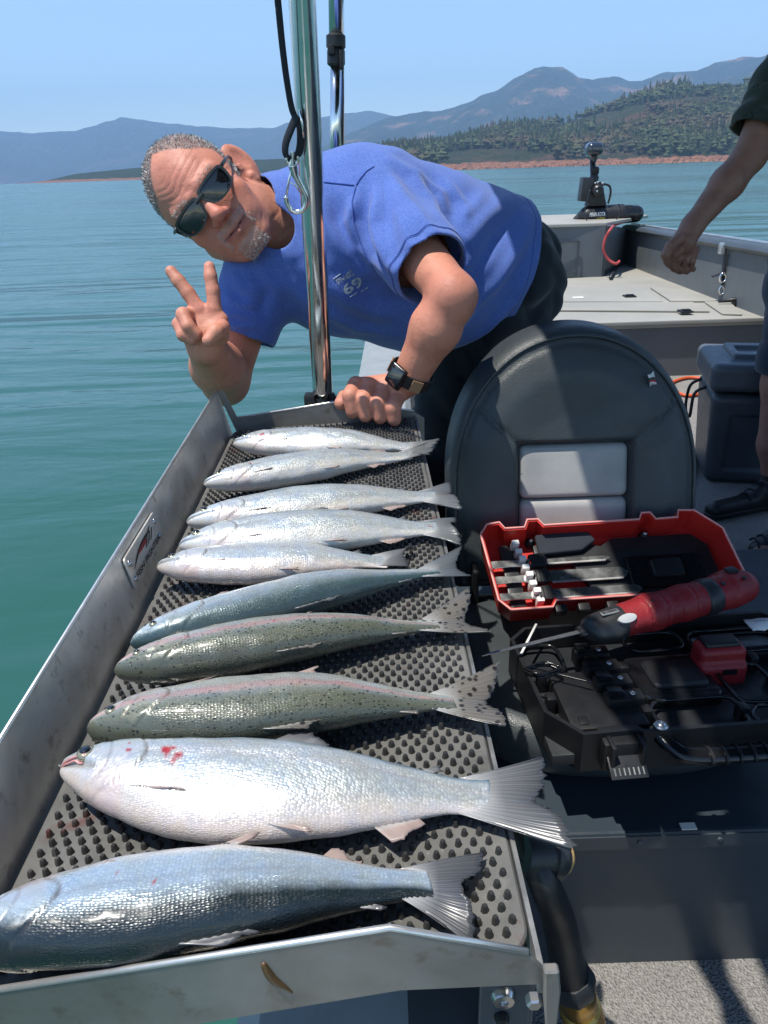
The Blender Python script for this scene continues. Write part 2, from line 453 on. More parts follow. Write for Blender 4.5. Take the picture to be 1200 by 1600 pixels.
# ---- the wood on the near hill: a mass of crowns, and a few conifers near the shore that stand alone
def crown_template(kind, rng):
    v = []; f = []
    if kind == 'conifer':
        z = 0.12; tiers = 5
        for k in range(tiers):
            r = 0.20*(1-k/tiers*0.85); z0 = 0.10+0.82*k/tiers; z1 = z0+0.30*(1-0.4*k/tiers)
            n = 7; b = len(v); v.append((0, 0, min(z1, 1.0)))
            for i in range(n):
                a = 2*math.pi*(i+0.5*(k % 2))/n; rr = r*rng.uniform(0.7, 1.2)
                v.append((rr*math.cos(a), rr*math.sin(a), z0+rng.uniform(-0.03, 0.03)))
            for i in range(n): f.append((b, b+1+i, b+1+(i+1) % n))
    else:
        for k in range(5):                              # a clump of small ragged lobes
            cx, cy, cz = rng.uniform(-.22, .22), rng.uniform(-.22, .22), rng.uniform(.35, .8); r = rng.uniform(.16, .28)
            b = len(v); n = 5
            v.append((cx, cy, cz+r))
            for i in range(n): a = 2*math.pi*i/n; q = r*rng.uniform(.75, 1.2); v.append((cx+q*math.cos(a), cy+q*math.sin(a), cz+rng.uniform(-.05, .08)))
            v.append((cx, cy, cz-r))
            for i in range(n): f.append((b, b+1+i, b+1+(i+1) % n)); f.append((b+n+1, b+1+(i+1) % n, b+1+i))
    return np.array(v), np.array(f)
def leaf_far(name, c1, c2):
    t = NT(name); col = t.attr('Col'); g = t.n('ShaderNodeNewGeometry').outputs['Position']
    base = t.mix(t.sep(col)[0], c1, c2); base = t.mix(t.ramp(t.noise(0.012, 4, 0.6, g), [(.50, 0.0), (.62, .75)]), base, (0.110, 0.075, 0.048))
    base = t.mix(0.5, base, t.ramp(t.noise(0.9, 2, 0.5, g), [(0.3, 0.5), (0.7, 1.2)]), 'MULTIPLY')
    t.p(color=base, rough=0.9, spec=0.15); return t.m
m_wood = leaf_far('woodland_leaves', (0.026, 0.044, 0.020), (0.085, 0.100, 0.040))
def forest(V, name, count, h0, h1, zmin, seed, xlim):
    rng = random.Random(seed); nr = np.random.RandomState(seed)
    ny, nx, _ = V.shape
    T = [crown_template('conifer', rng) for _ in range(3)] + [crown_template('broad', rng) for _ in range(4)]
    vs = []; fs = []; cs = []; off = 0; made = 0
    for _ in range(count*6):
        if made >= count: break
        j = nr.uniform(1, ny*0.76); i = nr.uniform(0, nx-1.001); j0, i0 = int(j), int(i); a, b = j-j0, i-i0
        p = V[j0, i0]*(1-a)*(1-b)+V[j0, i0+1]*(1-a)*b+V[j0+1, i0]*a*(1-b)+V[j0+1, i0+1]*a*b
        u = p[0]/p[1]
        if p[2] < zmin or not (xlim[0] < u < xlim[1]): continue
        if fbm2(np.array([p[0]*0.008]), np.array([p[1]*0.008]), 77, 3)[0] < 0.36+0.1*nr.rand(): continue
        k = nr.randint(0, 7); h = nr.uniform(h0, h1)*(1.25 if k < 3 else 0.85)
        v, f = T[k]; th = nr.uniform(0, 6.28); c, s = math.cos(th), math.sin(th)
        w = h*(1.0 if k < 3 else 1.25)*nr.uniform(.85, 1.15)
        q = np.stack([(v[:, 0]*c-v[:, 1]*s)*w, (v[:, 0]*s+v[:, 1]*c)*w, v[:, 2]*h-0.12*h], 1)+p
        vs.append(q); fs.append(f+off); off += len(v); made += 1
        cs.append(np.full(len(v), nr.rand()*0.75+(0.2 if k >= 3 else 0)))
    v = np.concatenate(vs); f = np.concatenate(fs); cc = np.clip(np.concatenate(cs), 0, 1)
    o = mobj(name, v, f, m_wood, smooth=False)
    at = o.data.color_attributes.new('Col', 'FLOAT_COLOR', 'POINT')
    at.data.foreach_set('color', np.stack([cc, cc, cc, np.ones_like(cc)], 1).astype(np.float32).ravel())
    return stuff(o)
o = forest(HV, 'woodland', 10500, 7, 21, 8, 4, (-0.15, 0.75)); o['label'] = 'mixed woodland covering the near hill across the lake'; o['category'] = 'woodland'
def lone_conifer(px, y, h, label):
    x = ony(px, 240, y).x; base = float(np.interp(y, HV[:, 200, 1], HV[:, 200, 2])); j = np.argmin(np.abs(HV[:, :, 0]-x)+np.abs(HV[:, :, 1]-y)); z = HV.reshape(-1, 3)[j, 2]
    o = thing('conifer_tree', label, 'tree', (x, y, z), 'lone conifers near the far shore')
    bm = bmesh.new(); tube(bm, [(x, y, z-2), (x, y, z+h*0.95)], [h*0.018, h*0.004], 6); bobj('trunk', bm, M['bark'], o, True)
    rng = random.Random(px); v = []; f = []
    for k in range(240):                                # drooping sprays
        s = k/240; zz = z+h*(0.14+0.86*s); rr = h*0.17*(1-s)**0.85+0.15; a = rng.uniform(0, 6.28); r2 = rr*rng.uniform(.6, 1.15)
        d = Vector((math.cos(a), math.sin(a), 0)); q = Vector((-d.y, d.x, 0)); c = Vector((x, y, zz)); b = len(v); w = 0.28*rr+0.2
        v += [c+Vector((0, 0, h*.03)), c+d*r2*.6+q*w+Vector((0, 0, -.02*h)), c+d*r2+Vector((0, 0, -.06*h)), c+d*r2*.6-q*w+Vector((0, 0, -.02*h))]
        f += [(b, b+1, b+2, b+3)]
    o2 = mobj('crown', v, f, m_wood, o, False)
    at = o2.data.color_attributes.new('Col', 'FLOAT_COLOR', 'POINT'); at.data.foreach_set('color', np.tile(np.array([.1, .1, .1, 1], np.float32), len(v)))
M['bark'] = simple('bark', (0.09, 0.06, 0.04), 0.9)
for px, h, lab in ((1092, 22, 'small dark conifer above the far shore, leftmost of five'), (1105, 27, 'dark conifer above the far shore, second of five from left'), (1113, 29, 'tallest dark conifer above the far shore, middle of five'), (1124, 27, 'dark conifer above the far shore, fourth of five from left'), (1140, 24, 'dark conifer above the far shore nearest the standing person')):
    lone_conifer(px, 1052, h, lab)

# ---- the air between here and the hills
t = NT('haze_air'); t.t.nodes.remove(t.b)
pv = t.n('ShaderNodeVolumePrincipled'); pv.inputs['Color'].default_value = (0.40, 0.66, 1.0, 1); pv.inputs['Density'].default_value = 1.5e-4; pv.inputs['Anisotropy'].default_value = 0.0
t.t.links.new(pv.outputs[0], t.out.inputs['Volume'])
bm = bmesh.new(); bx(bm, (500, 5000, 497), (15800, 10800, 1030)); hz = bobj('haze', bm, t.m); stuff(hz)
hz['label'] = 'pale blue summer haze over the lake'; hz['category'] = 'haze'
# ================================================================== the boat
M['hull_grey'] = simple('hull_paint_grey', (0.105, 0.120, 0.130), 0.45, bump=0.08, bscale=60, var=0.10, vscale=3)
M['hull_dark'] = simple('hull_paint_dark', (0.050, 0.062, 0.072), 0.42, bump=0.10, bscale=90, var=0.12, vscale=5)
M['deck'] = simple('deck_paint', (0.31, 0.30, 0.262), 0.6, bump=0.12, bscale=40, var=0.10, vscale=2.2)
M['gunwale'] = simple('gunwale_paint', (0.27, 0.29, 0.29), 0.5, bump=0.1, bscale=60)
M['alu_edge'] = simple('worn_aluminium', (0.62, 0.62, 0.60), 0.38, 0.9, bump=0.1, bscale=80)
M['screw'] = simple('screw_steel', (0.55, 0.55, 0.55), 0.3, 1.0)
M['black'] = simple('black_plastic', (0.009, 0.0095, 0.011), 0.45, bump=0.05, bscale=500)
M['black_gloss'] = simple('black_gloss_plastic', (0.007, 0.0075, 0.009), 0.22, var=0.1)
M['navy'] = simple('lid_paint_navy', (0.030, 0.042, 0.054), 0.36, bump=0.10, bscale=120, var=0.15, vscale=6)
def carpet():
    t = NT('loop_carpet'); co = t.coord()
    n = t.noise(180, 4, 0.7, co); v = t.voro(260, co)
    col = t.ramp(n, [(0.32, (0.20, 0.19, 0.175)), (0.52, (0.36, 0.345, 0.32)), (0.72, (0.46, 0.445, 0.42))])
    col = t.mix(0.6, col, t.ramp(t.noise(7, 4, 0.6, co), [(0.3, (0.72, 0.72, 0.74)), (0.7, (1, 1, 1))]), 'MULTIPLY')
    t.p(color=col, rough=0.98, spec=0.05, normal=t.bump(t.math('ADD', n, t.math('MULTIPLY', v, -0.8)), 1.0, 0.006)); return t.m
M['carpet'] = carpet()
boat = thing('fishing_boat', 'grey aluminium fishing boat with carpeted floor and raised bow deck', 'boat', (0.9, 2.5, -0.25))
# --- floor
N = 120
bm = bmesh.new(); bx(bm, (1.16, 1.9, -0.02), (2.16, 5.0, 0.04)); bobj('carpet_floor', bm, M['carpet'], boat)
# --- port side, under the fish tray
bm = bmesh.new()
prism(bm, [(-0.16, 0.545), (-0.16, 0.56), (-0.14, 0.575), (-0.015, 0.575), (0.0, 0.56), (0.0, 0.52), (-0.015, 0.52), (-0.015, 0.555), (-0.14, 0.555)], (0, -0.8, 0), (1, 0, 0), (0, 0, 1), (0.03, 1, 0), 5.6)
bobj('gunwale', bm, M['gunwale'], boat)
bm = bmesh.new()
prism(bm, [(-0.10, -0.35), (-0.13, 0.553), (-0.115, 0.553), (-0.085, -0.35)], (0, -0.8, 0), (1, 0, 0), (0, 0, 1), (0.03, 1, 0), 5.6)
bobj('hull_side', bm, M['hull_grey'], boat)
bm = bmesh.new()
prism(bm, [(0.08, -0.02), (-0.028, 0.553), (-0.016, 0.553), (0.092, -0.02)], (0, -0.8, 0), (1, 0, 0), (0, 0, 1), (0.03, 1, 0), 5.6)
bobj('inner_side_panel', bm, M['hull_dark'], boat)
# --- bow: deck, riser, bulkhead, starboard side
DZ = 0.315
dk = [ony(700, 490, 4.3), ony(870, 490, 4.3), ony(1165, 497, 4.3)]
P = lambda px, py, z=DZ: onz(px, py, z)
dl = P(700, 445); d0 = P(850, 437); d1 = P(939, 432); d2 = P(975, 411); d3 = P(1149, 461); d4 = Vector((2.30, 4.28, DZ)); d5 = Vector((0.06, 4.28, DZ)); d6 = Vector((0.20, 6.35, DZ))
poly = [d5, d4, Vector((2.32, d3.y, DZ)), d2, d1, d0, d6]
bm = bmesh.new(); prism(bm, [(p.x, p.y) for p in poly], (0, 0, DZ-0.03), (1, 0, 0), (0, 1, 0), (0, 0, 1), 0.03)
deck = bobj('bow_deck', bm, M['deck'], boat)
bm = bmesh.new(); bx(bm, (1.17, 4.30, 0.14), (2.22, 0.03, 0.285)); bobj('deck_riser', bm, M['hull_grey'], boat)
bm = bmesh.new(); bx(bm, (1.17, 4.275, DZ+0.002), (2.22, 0.03, 0.024), bev=0.006); bobj('deck_edge_trim', bm, M['deck'], boat)
def hatch(pts, name='hatch'):
    c = sum(pts, Vector())/len(pts); q = [c+(p-c)*0.985 for p in pts]
    bm = bmesh.new(); prism(bm, [(p.x, p.y) for p in q], (0, 0, DZ+0.002), (1, 0, 0), (0, 1, 0), (0, 0, 1), 0.012, 0.003, 1); return bobj(name, bm, M['deck'], deck)
hatch([P(700, 474), P(1038, 474), P(1004, 450), P(700, 450)]); hatch([P(700, 486), P(1112, 489), P(1085, 475), P(700, 476)]); hatch([P(1048, 473), P(1120, 473), P(1070, 455), P(1015, 451)])
hatch([P(1128, 493), P(1160, 494), P(1140, 474), P(1100, 474)])
for px, py in ((983, 467), (1070, 491)):
    c = P(px, py); bm = bmesh.new(); bx(bm, (c.x, c.y, DZ+0.018), (0.075, 0.075, 0.012), bev=0.004); bx(bm, (c.x, c.y-0.01, DZ+0.027), (0.05, 0.03, 0.01), bev=0.003); bobj('hatch_latch', bm, M['black'], deck)
c = P(903, 469); bm = bmesh.new(); bx(bm, (c.x, c.y, DZ+0.017), (0.07, 0.05, 0.005), bev=0.002); bobj('white_pad', bm, simple('white_pad', (0.75, 0.75, 0.72), 0.6), deck)
GZ = 0.68
def wallq(a, b, za0, za1, zb1, name, mat, th=0.02):
    d = (b-a); d.z = 0; n = Vector((d.y, -d.x, 0)).normalized()*th
    v = [(a.x, a.y, za0), (b.x, b.y, za0), (b.x, b.y, zb1), (a.x, a.y, za1)]; v += [(x-n.x, y-n.y, z) for x, y, z in v]
    return mobj(name, v, [(0, 1, 2, 3), (7, 6, 5, 4), (0, 4, 5, 1), (1, 5, 6, 2), (2, 6, 7, 3), (3, 7, 4, 0)], mat, boat, False)
g1 = ony(939, 353, d1.y); g2 = ony(968, 357, d2.y); g3 = ony(1195, 391, 4.5)
wallq(d1.copy(), d6.copy(), DZ-0.03, g1.z, g1.z, 'bow_bulkhead', M['hull_grey'])
wallq(d2.copy(), d1.copy(), DZ-0.03, g2.z, g1.z, 'bow_corner_panel', M['hull_grey'])
st0 = Vector((g3.x, 4.5, 0)); stn = Vector((g3.x+0.02, -0.8, 0))
wallq(st0, d2.copy(), DZ-0.03, g3.z, g2.z, 'starboard_bow_side', M['hull_grey'])
wallq(stn, st0.copy(), -0.02, g3.z, g3.z, 'starboard_side', M['hull_grey'])
# recessed panel frame on the bulkhead
bm = bmesh.new(); a = ony(868, 378, d1.y-0.02); b = ony(900, 432, d1.y-0.02)
for zc, w, h, xc in ((a.z, abs(b.x-a.x), .01, (a.x+b.x)/2), (b.z+.03, abs(b.x-a.x), .01, (a.x+b.x)/2)): bx(bm, (xc, d1.y-0.03, zc), (w, .008, h))
for xc in (a.x, b.x): bx(bm, (xc, d1.y-0.03, (a.z+b.z)/2), (.01, .006, abs(a.z-b.z)))
bobj('bulkhead_panel', bm, M['hull_dark'], boat)
# gunwale of the starboard side: rolled edge with a bright worn lip
pts = [Vector((g3.x+0.02, -0.8, g3.z)), Vector((g3.x, 4.5, g3.z)), Vector((d2.x, d2.y, g2.z))]
bm = bmesh.new(); tube(bm, pts, 0.036, 10, flat=(1.6, 0.9)); bobj('starboard_gunwale', bm, M['hull_dark'], boat, True, 40)
bm = bmesh.new(); tube(bm, [p+Vector((0.035, 0, 0.033)) for p in pts], 0.012, 8); bobj('gunwale_lip', bm, M['alu_edge'], boat, True)
# bow plate
bl = ony(700, 340, d1.y+0.05); bp = [Vector((0.2, d1.y-0.02, 0)), Vector((d1.x, d1.y-0.02, 0)), Vector((d2.x+0.14, d2.y-0.1, 0)), Vector((d2.x+0.10, d2.y+0.35, 0)), Vector((0.3, d2.y+0.4, 0))]
bm = bmesh.new(); prism(bm, [(p.x, p.y) for p in bp], (0, 0, g1.z), (1, 0, 0), (0, 1, 0), (0, 0, 1), 0.025, 0.006)
bow_plate = bobj('bow_plate', bm, M['deck'], boat); BOWZ = g1.z+0.025
bm = bmesh.new(); prism(bm, [(-0.10, 0), (0.10, 0), (0.10, 0.60), (-0.10, 0.60)], (1.1, d2.y+0.3, -0.25), (6, 0, 0), (0, 0, 1), (0, 1, 0), 0.05); bobj('bow_transom', bm, M['hull_grey'], boat)
# --- storage box that carries the seat
box = None
bm = bmesh.new(); bx(bm, (0.72, 1.16, 0.135), (1.20, 0.80, 0.27)); box = bobj('storage_box', bm, M['hull_dark'], boat)
bm = bmesh.new(); bx(bm, (0.72, 1.155, 0.2895), (1.21, 0.82, 0.022), bev=0.005); bobj('box_lid', bm, M['navy'], box)
bm = bmesh.new(); bx(bm, (0.72, 0.7445, 0.284), (1.20, 0.003, 0.023)); bx(bm, (0.72, 0.758, 0.258), (1.20, 0.004, 0.022)); bobj('hinge_leaf', bm, M['hull_dark'], box)
bm = bmesh.new()
for k in range(42):
    x = 0.13+k*0.0285; tube(bm, [(x, 0.749, 0.2705), (x+0.0262, 0.749, 0.2705)], 0.0042, 8)
stuff(bobj('hinge_knuckles', bm, M['hull_dark'], box, True, 40))
bm = bmesh.new(); bx(bm, (0.72, 0.7535, 0.2705), (1.2, 0.008, 0.004)); bobj('hinge_gap', bm, M['black'], box)
for k in range(9):
    for z, y in ((0.285, 0.7428), (0.258, 0.7558)):
        bm = bmesh.new(); lathe(bm, (0.232+k*0.112+(0.006 if z < .27 else 0), y, z), (0, -1, 0), [(0.0045, -0.001), (0.0045, 0.0004), (0.003, 0.0016), (0.0012, 0.0016), (0.001, 0.0008)], 10); bobj('hinge_screw', bm, M['hull_dark'] if k % 3 else M['screw'], box, True)
# small scrap of white tape and flakes lying on the lid edge
bm = bmesh.new(); c = onz(1075, 1291, 0.302); bx(bm, c, (0.022, 0.012, 0.002), bev=0.0008); o = bobj('paper_scrap', bm, simple('scrap', (0.7, 0.68, 0.6), 0.8)); tag(o, 'tiny pale paper scrap on the dark box lid edge', 'scrap')

# ================================================================== bimini top: poles, canopy, strap
M['steel'] = simple('polished_steel', (0.74, 0.74, 0.73), 0.15, 1.0, bump=0.04, bscale=30, var=0.03)
bim = thing('bimini_top', 'stainless steel canopy frame with poles rising beside the leaning man', 'canopy', (-0.1, 1.35, 0.6))
pb = ony(505, 632, 1.31); pt = ony(472, 0, 1.12); pd = (pt-pb)
bm = bmesh.new(); tube(bm, catmull([pb+pd*k*(1.02) for k in (0, .5, 1, 1.9)] , 6), 0.0178, 24); bobj('front_pole', bm, M['steel'], bim, True)
bm = bmesh.new(); lathe(bm, pb+Vector((0, 0, -0.19)), (0, 0, 1), [(0.03, 0), (0.03, 0.01), (0.022, 0.02), (0.022, 0.15), (0.024, 0.17), (0.024, 0.205), (0.0215, 0.21)], 20); bx(bm, pb+Vector((-0.022, -0.012, 0.002)), (0.02, 0.03, 0.045), bev=0.004); bx(bm, pb+Vector((0.022, -0.01, -0.005)), (0.018, 0.026, 0.04), bev=0.004); tube(bm, [pb+Vector((-0.03, -0.02, -0.01)), pb+Vector((0.03, -0.02, -0.01))], 0.006, 10); bobj('pole_socket', bm, M['black'], bim, True, 40)
q0 = ony(522, 300, 2.0); q1 = ony(525, 80, 2.0); q2 = ony(524, -10, 2.0); q2 = q1+(q2-q1)*4
bm = bmesh.new(); tube(bm, [q0, q1], 0.0125, 18); bobj('rear_pole', bm, M['steel'], bim, True)
bm = bmesh.new(); tube(bm, [q1, q2], 0.016, 18); bobj('rear_pole_sleeve', bm, M['steel'], bim, True)
bm = bmesh.new(); d = (q2-q1).normalized(); lathe(bm, q1-d*0.03, d, [(0.0165, 0), (0.021, 0.004), (0.021, 0.03), (0.019, 0.034), (0.0225, 0.038), (0.0225, 0.06), (0.017, 0.064)], 18); bx(bm, q1+Vector((-0.01, -0.02, 0)), (0.016, 0.016, 0.02), bev=0.003); bx(bm, q1+Vector((0.012, -0.018, -0.02)), (0.01, 0.014, 0.04), bev=0.003); bobj('pole_clamp', bm, M['black'], bim, True, 40)
r0 = ony(533, 300, 2.06); r1 = ony(532, 0, 2.06); bm = bmesh.new(); tube(bm, [r0, r0+(r1-r0)*1.8], 0.0085, 14); bobj('brace_pole', bm, M['steel'], bim, True)
# canopy overhead (out of the frame): sagging fabric between bows
CX0, CX1, CY0, CY1, CZZ = -0.05, 2.25, -0.75, 2.75, 2.05
v = []; f = []; nx, ny = 24, 40
for j in range(ny+1):
    for i in range(nx+1):
        x = CX0+(CX1-CX0)*i/nx; y = CY0+(CY1-CY0)*j/ny
        z = CZZ+0.14*math.sin(math.pi*i/nx)-0.02*abs(math.sin(math.pi*3*j/ny))*math.sin(math.pi*i/nx)
        v.append((x, y, z))
for j in range(ny):
    for i in range(nx): a = j*(nx+1)+i; f.append((a, a+1, a+nx+2, a+nx+1))
t = NT('canopy_fabric'); co = t.coord(); t.p(color=t.ramp(t.noise(300, 2, 0.5, co), [(0.3, (0.030, 0.034, 0.04)), (0.7, (0.05, 0.055, 0.062))]), rough=0.9, spec=0.1); o = mobj('canopy_fabric', v, f, t.m, bim)
sm = o.modifiers.new('thick', 'SOLIDIFY'); sm.thickness = 0.003
for y in (CY0+0.02, 0.85, 2.4, CY1-0.02):
    bm = bmesh.new(); pts = [(CX0+(CX1-CX0)*k/12, y, CZZ+0.14*math.sin(math.pi*k/12)-0.022) for k in range(13)]; pts = [(CX0, y, CZZ-0.10)]+pts+[(CX1, y, CZZ-0.10)]; tube(bm, pts, 0.012, 10); bobj('canopy_bow', bm, M['steel'], bim, True)
bm = bmesh.new(); tube(bm, [(CX1+0.0, 2.4, CZZ-0.05), (2.17, 2.4, g3.z)], 0.0125, 12); bobj('starboard_pole', bm, M['steel'], bim, True)
bm = bmesh.new(); tube(bm, [(CX1+0.0, CY1-.05, CZZ-0.05), (2.17, 2.5, g3.z)], 0.0125, 12); bobj('starboard_pole', bm, M['steel'], bim, True)
bm = bmesh.new(); tube(bm, [(CX0+.03, CY1-.05, CZZ-0.03), (CX0+.03, CY0+.05, CZZ-.03)], 0.0125, 12); bobj('side_rail', bm, M['steel'], bim, True)
for a_, b_ in (((-.085, 1.02, 1.72), (-.06, .15, 2.02)), ((-.05, .75, 2.02), (-.06, .20, 1.62)), ((-.08, .30, 2.0), (-.05, .80, 1.62))):     # invented braces out of view, added to cast crossing shadows on the carpet
    bm = bmesh.new(); tube(bm, [a_, b_], 0.0125, 12); bobj('added_shadow_brace', bm, M['steel'], bim, True)
# webbing strap with its snap hook
M['web'] = simple('black_webbing', (0.018, 0.022, 0.032), 0.85, bump=0.5, bscale=900)
YS = 1.17
def sp(px, py, dy=0.0): return ony(px, py, 1.12+0.19*py/632-0.040+dy)
strap = thing('tie_down_strap', 'black webbing strap ending in a steel snap hook by the front pole', 'strap', sp(462, 300))
bm = bmesh.new(); p1_, p0_ = sp(428, -60), sp(435, 10); up_ = p1_+(p1_-p0_)*((2.04-p1_.z)/(p1_.z-p0_.z)); pts = catmull([up_]+[sp(*p) for p in ((428, -60), (435, 10), (441, 70), (448, 125), (456, 170), (463, 185))], 6); tube(bm, pts, 0.0042, 8, flat=(1.0, 0.35)); bobj('webbing', bm, M['web'], strap, True)
bm = bmesh.new(); pts = catmull([sp(*p, -0.004) for p in ((464, 180), (456, 198), (447, 222), (446, 240), (454, 248), (466, 240), (470, 222), (470, 200), (466, 184))], 6); tube(bm, pts, 0.0062, 8, flat=(0.35, 1.0)); bobj('webbing_loop', bm, M['web'], strap, True)
bm = bmesh.new(); tube(bm, [sp(468, 172, -.006), sp(473, 200, -.006), sp(474, 215, -.006)], 0.0018, 6); bobj('strap_keeper', bm, M['steel'], strap, True)
bm = bmesh.new(); lathe(bm, sp(458, 236, -.004), sp(457, 252, -.004)-sp(458, 236, -.004), [(0.0035, 0), (0.0045, .004), (0.003, .01), (0.0055, .016), (0.0055, .02), (.003, .022)], 14)
tube(bm, catmull([sp(*p, -.004) for p in ((450, 243), (448, 252), (458, 257), (466, 252), (464, 243))], 5), 0.0022, 8); bobj('swivel_eye', bm, M['steel'], strap, True, 50)
bm = bmesh.new(); tube(bm, catmull([sp(*p, -.004) for p in ((457, 257), (461, 272), (469, 288), (477, 303), (479, 316), (474, 327), (464, 331), (455, 328), (449, 318), (447, 309))], 6), [0.0066-0.0030*min(1, k/16) for k in range(55)], 10); bobj('hook_body', bm, M['steel'], strap, True)
bm = bmesh.new(); tube(bm, [sp(455, 262, -.006), sp(450, 290, -.006), sp(447, 309, -.005)], 0.0016, 8); lathe(bm, sp(447, 309, -.005), (1, -.2, .3), [(0.0028, -.003), (.0034, 0), (.0028, .003)], 10); tube(bm, [sp(452, 283, -.006), sp(462, 290, -.006), sp(472, 305, -.006)], 0.0014, 6); bobj('hook_gate', bm, M['steel'], strap, True)

# ================================================================== seat
def leather(name, c, rough=0.42, bmp=0.28):
    t = NT(name); co = t.coord(); cv = Vector(c)
    n = t.noise(9, 4, 0.6, co)
    t.p(color=t.ramp(n, [(0.3, tuple(cv*0.85)), (0.7, tuple(cv*1.15))]), rough=t.ramp(t.noise(14, 4, .6, co), [(0.3, rough-.06), (.7, rough+.1)]), spec=0.45, normal=t.bump(t.math('ADD', t.voro(420, co), t.math('MULTIPLY', t.noise(20, 4, .55, co), 2.6)), bmp, 0.0016)); return t.m
M['vinyl'] = leather('charcoal_vinyl', (0.042, 0.050, 0.054)); M['vinyl_grey'] = leather('grey_vinyl', (0.35, 0.35, 0.34), .55, 0.12)
seat = thing('boat_seat', 'padded charcoal boat seat with two grey centre panels and round top', 'seat', (0.34, 1.1, 0.30))
SX, SYB = 0.364, 1.365
tilt = 0.27                                             # lean of the backrest
def back_outline(X, Z):
    """signed distance (approx.) to the dome-shaped outline; Z measured up from the cushion"""
    zc = 0.60; a, b = 0.240, 0.278
    up = Z > zc
    e = (np.abs((X-SX)/a)**2.08+np.abs((Z-zc)/b)**2.08)**(1/2.08)
    d_up = (e-1)*min(a, b)
    d_dn = np.abs(X-SX)-(a-0.10*np.clip(zc-Z-0.10, 0, 1))
    d = np.where(up, d_up, d_dn)
    return np.maximum(d, 0.40-Z)
vol = Vol((0.09, 1.15, 0.38), (0.63, 1.52, 0.95), 0.0045)
def backf(X, Y, Z):
    d = back_outline(X, Z)+0*Y
    yy = Y-(SYB+tilt*(Z-0.65))
    # pillowed front face, recessed centre
    inn = np.maximum(np.maximum(np.abs(X-SX)-0.107, Z-0.674), 0.40-Z)
    front = -0.045-0.028*np.clip(-d/0.06, 0, 1)**0.5+0.010*np.clip((-d-0.07)/0.06, 0, 1)
    rec = np.clip(-inn/0.018+0.4, 0, 1); rec = rec*rec*(3-2*rec)
    front = front+0.030*rec
    front = front+0.006*np.exp(-(d+0.022)**2/0.0025**2*0.5)*0.6                    # seam near the rim
    for sx in (-1, 1):                                                             # stitched joins running out from the panel corners
        t_ = ((X-SX)*sx-0.107)+0*Z; q = ((X-SX)*sx-0.107)-(Z-0.674)*1.05
        front = front+0.0045*np.exp(-(q/0.005)**2)*(t_ > 0)*(d < -0.02)
    sd = np.maximum(d, np.maximum(front-yy, yy-0.05))
    r = 0.022; q1 = np.maximum(d+r, 0); q2 = np.maximum(front-yy+r, 0); q3 = np.maximum(yy-0.05+r, 0)
    return np.where((q1 > 0) & (q2 > 0), np.sqrt(q1*q1+q2*q2)-r, np.where((q1 > 0) & (q3 > 0), np.sqrt(q1*q1+q3*q3)-r, sd))
vol.field(backf); v, f = vol.mesh(2); mobj('backrest', v, f, M['vinyl'], seat)
backrest = bpy.data.objects['backrest']
# grey centre panels
for z0, z1 in ((0.570, 0.668), (0.45, 0.567)):
    vol = Vol((0.23, 1.15, z0-0.02), (0.49, 1.40, z1+0.02), 0.0035)
    def pf(X, Y, Z):
        yc = SYB+tilt*(Z-0.65)-0.049
        q = [np.abs(X-SX)-(0.104-0.012), np.abs(Z-(z0+z1)/2)-((z1-z0)/2-0.012), np.abs(Y-yc-0.012)-0.004]
        return np.sqrt(np.maximum(q[0], 0)**2+np.maximum(q[1], 0)**2+np.maximum(q[2], 0)**2)-0.012
    vol.field(pf); v, f = vol.mesh(2); mobj('centre_panel', v, f, M['vinyl_grey'], seat)
# piping and stitches round the rim
def rim_pt(a, off, y):
    return Vector((SX+(0.240-off)*math.copysign(abs(math.cos(a))**(2/2.08), math.cos(a)), y, 0.60+(0.278-off)*math.copysign(abs(math.sin(a))**(2/2.08), math.sin(a))))
pts = []
for k in range(8): pts.append(Vector((SX+0.2275, 0, 0.48+0.12*k/8)))
pts += [rim_pt(math.pi*k/60, 0.0125, 0) for k in range(61)]
for k in range(1, 9): pts.append(Vector((SX-0.2275, 0, 0.60-0.12*k/8)))
for p in pts: p.y = SYB+tilt*(p.z-0.65)-0.0585
bm = bmesh.new(); tube(bm, pts, 0.0034, 8); bobj('piping', bm, M['vinyl'], backrest, True)
M['thread'] = simple('thread', (0.12, 0.12, 0.12), 0.8)
bm = bmesh.new()
for sx in (-1, 1):
    for k in range(24):
        s = 0.006+k*0.0042; p = Vector((SX+sx*(0.107+s), 0, 0.674+s/1.05)); y = SYB+tilt*(p.z-0.65)-0.0745; d = Vector((sx, 0, 1/1.05)).normalized()
        if back_outline(np.array(p.x), np.array(p.z)) > -0.03: continue
        nrm = Vector((sx*0.69, 0, -0.72))*0.0035
        tube(bm, [p-d*0.0013+nrm+Vector((0, y, 0)), p+d*0.0013+nrm+Vector((0, y, 0))], 0.0006, 5)
stuff(bobj('stitching', bm, M['thread'], backrest, True))
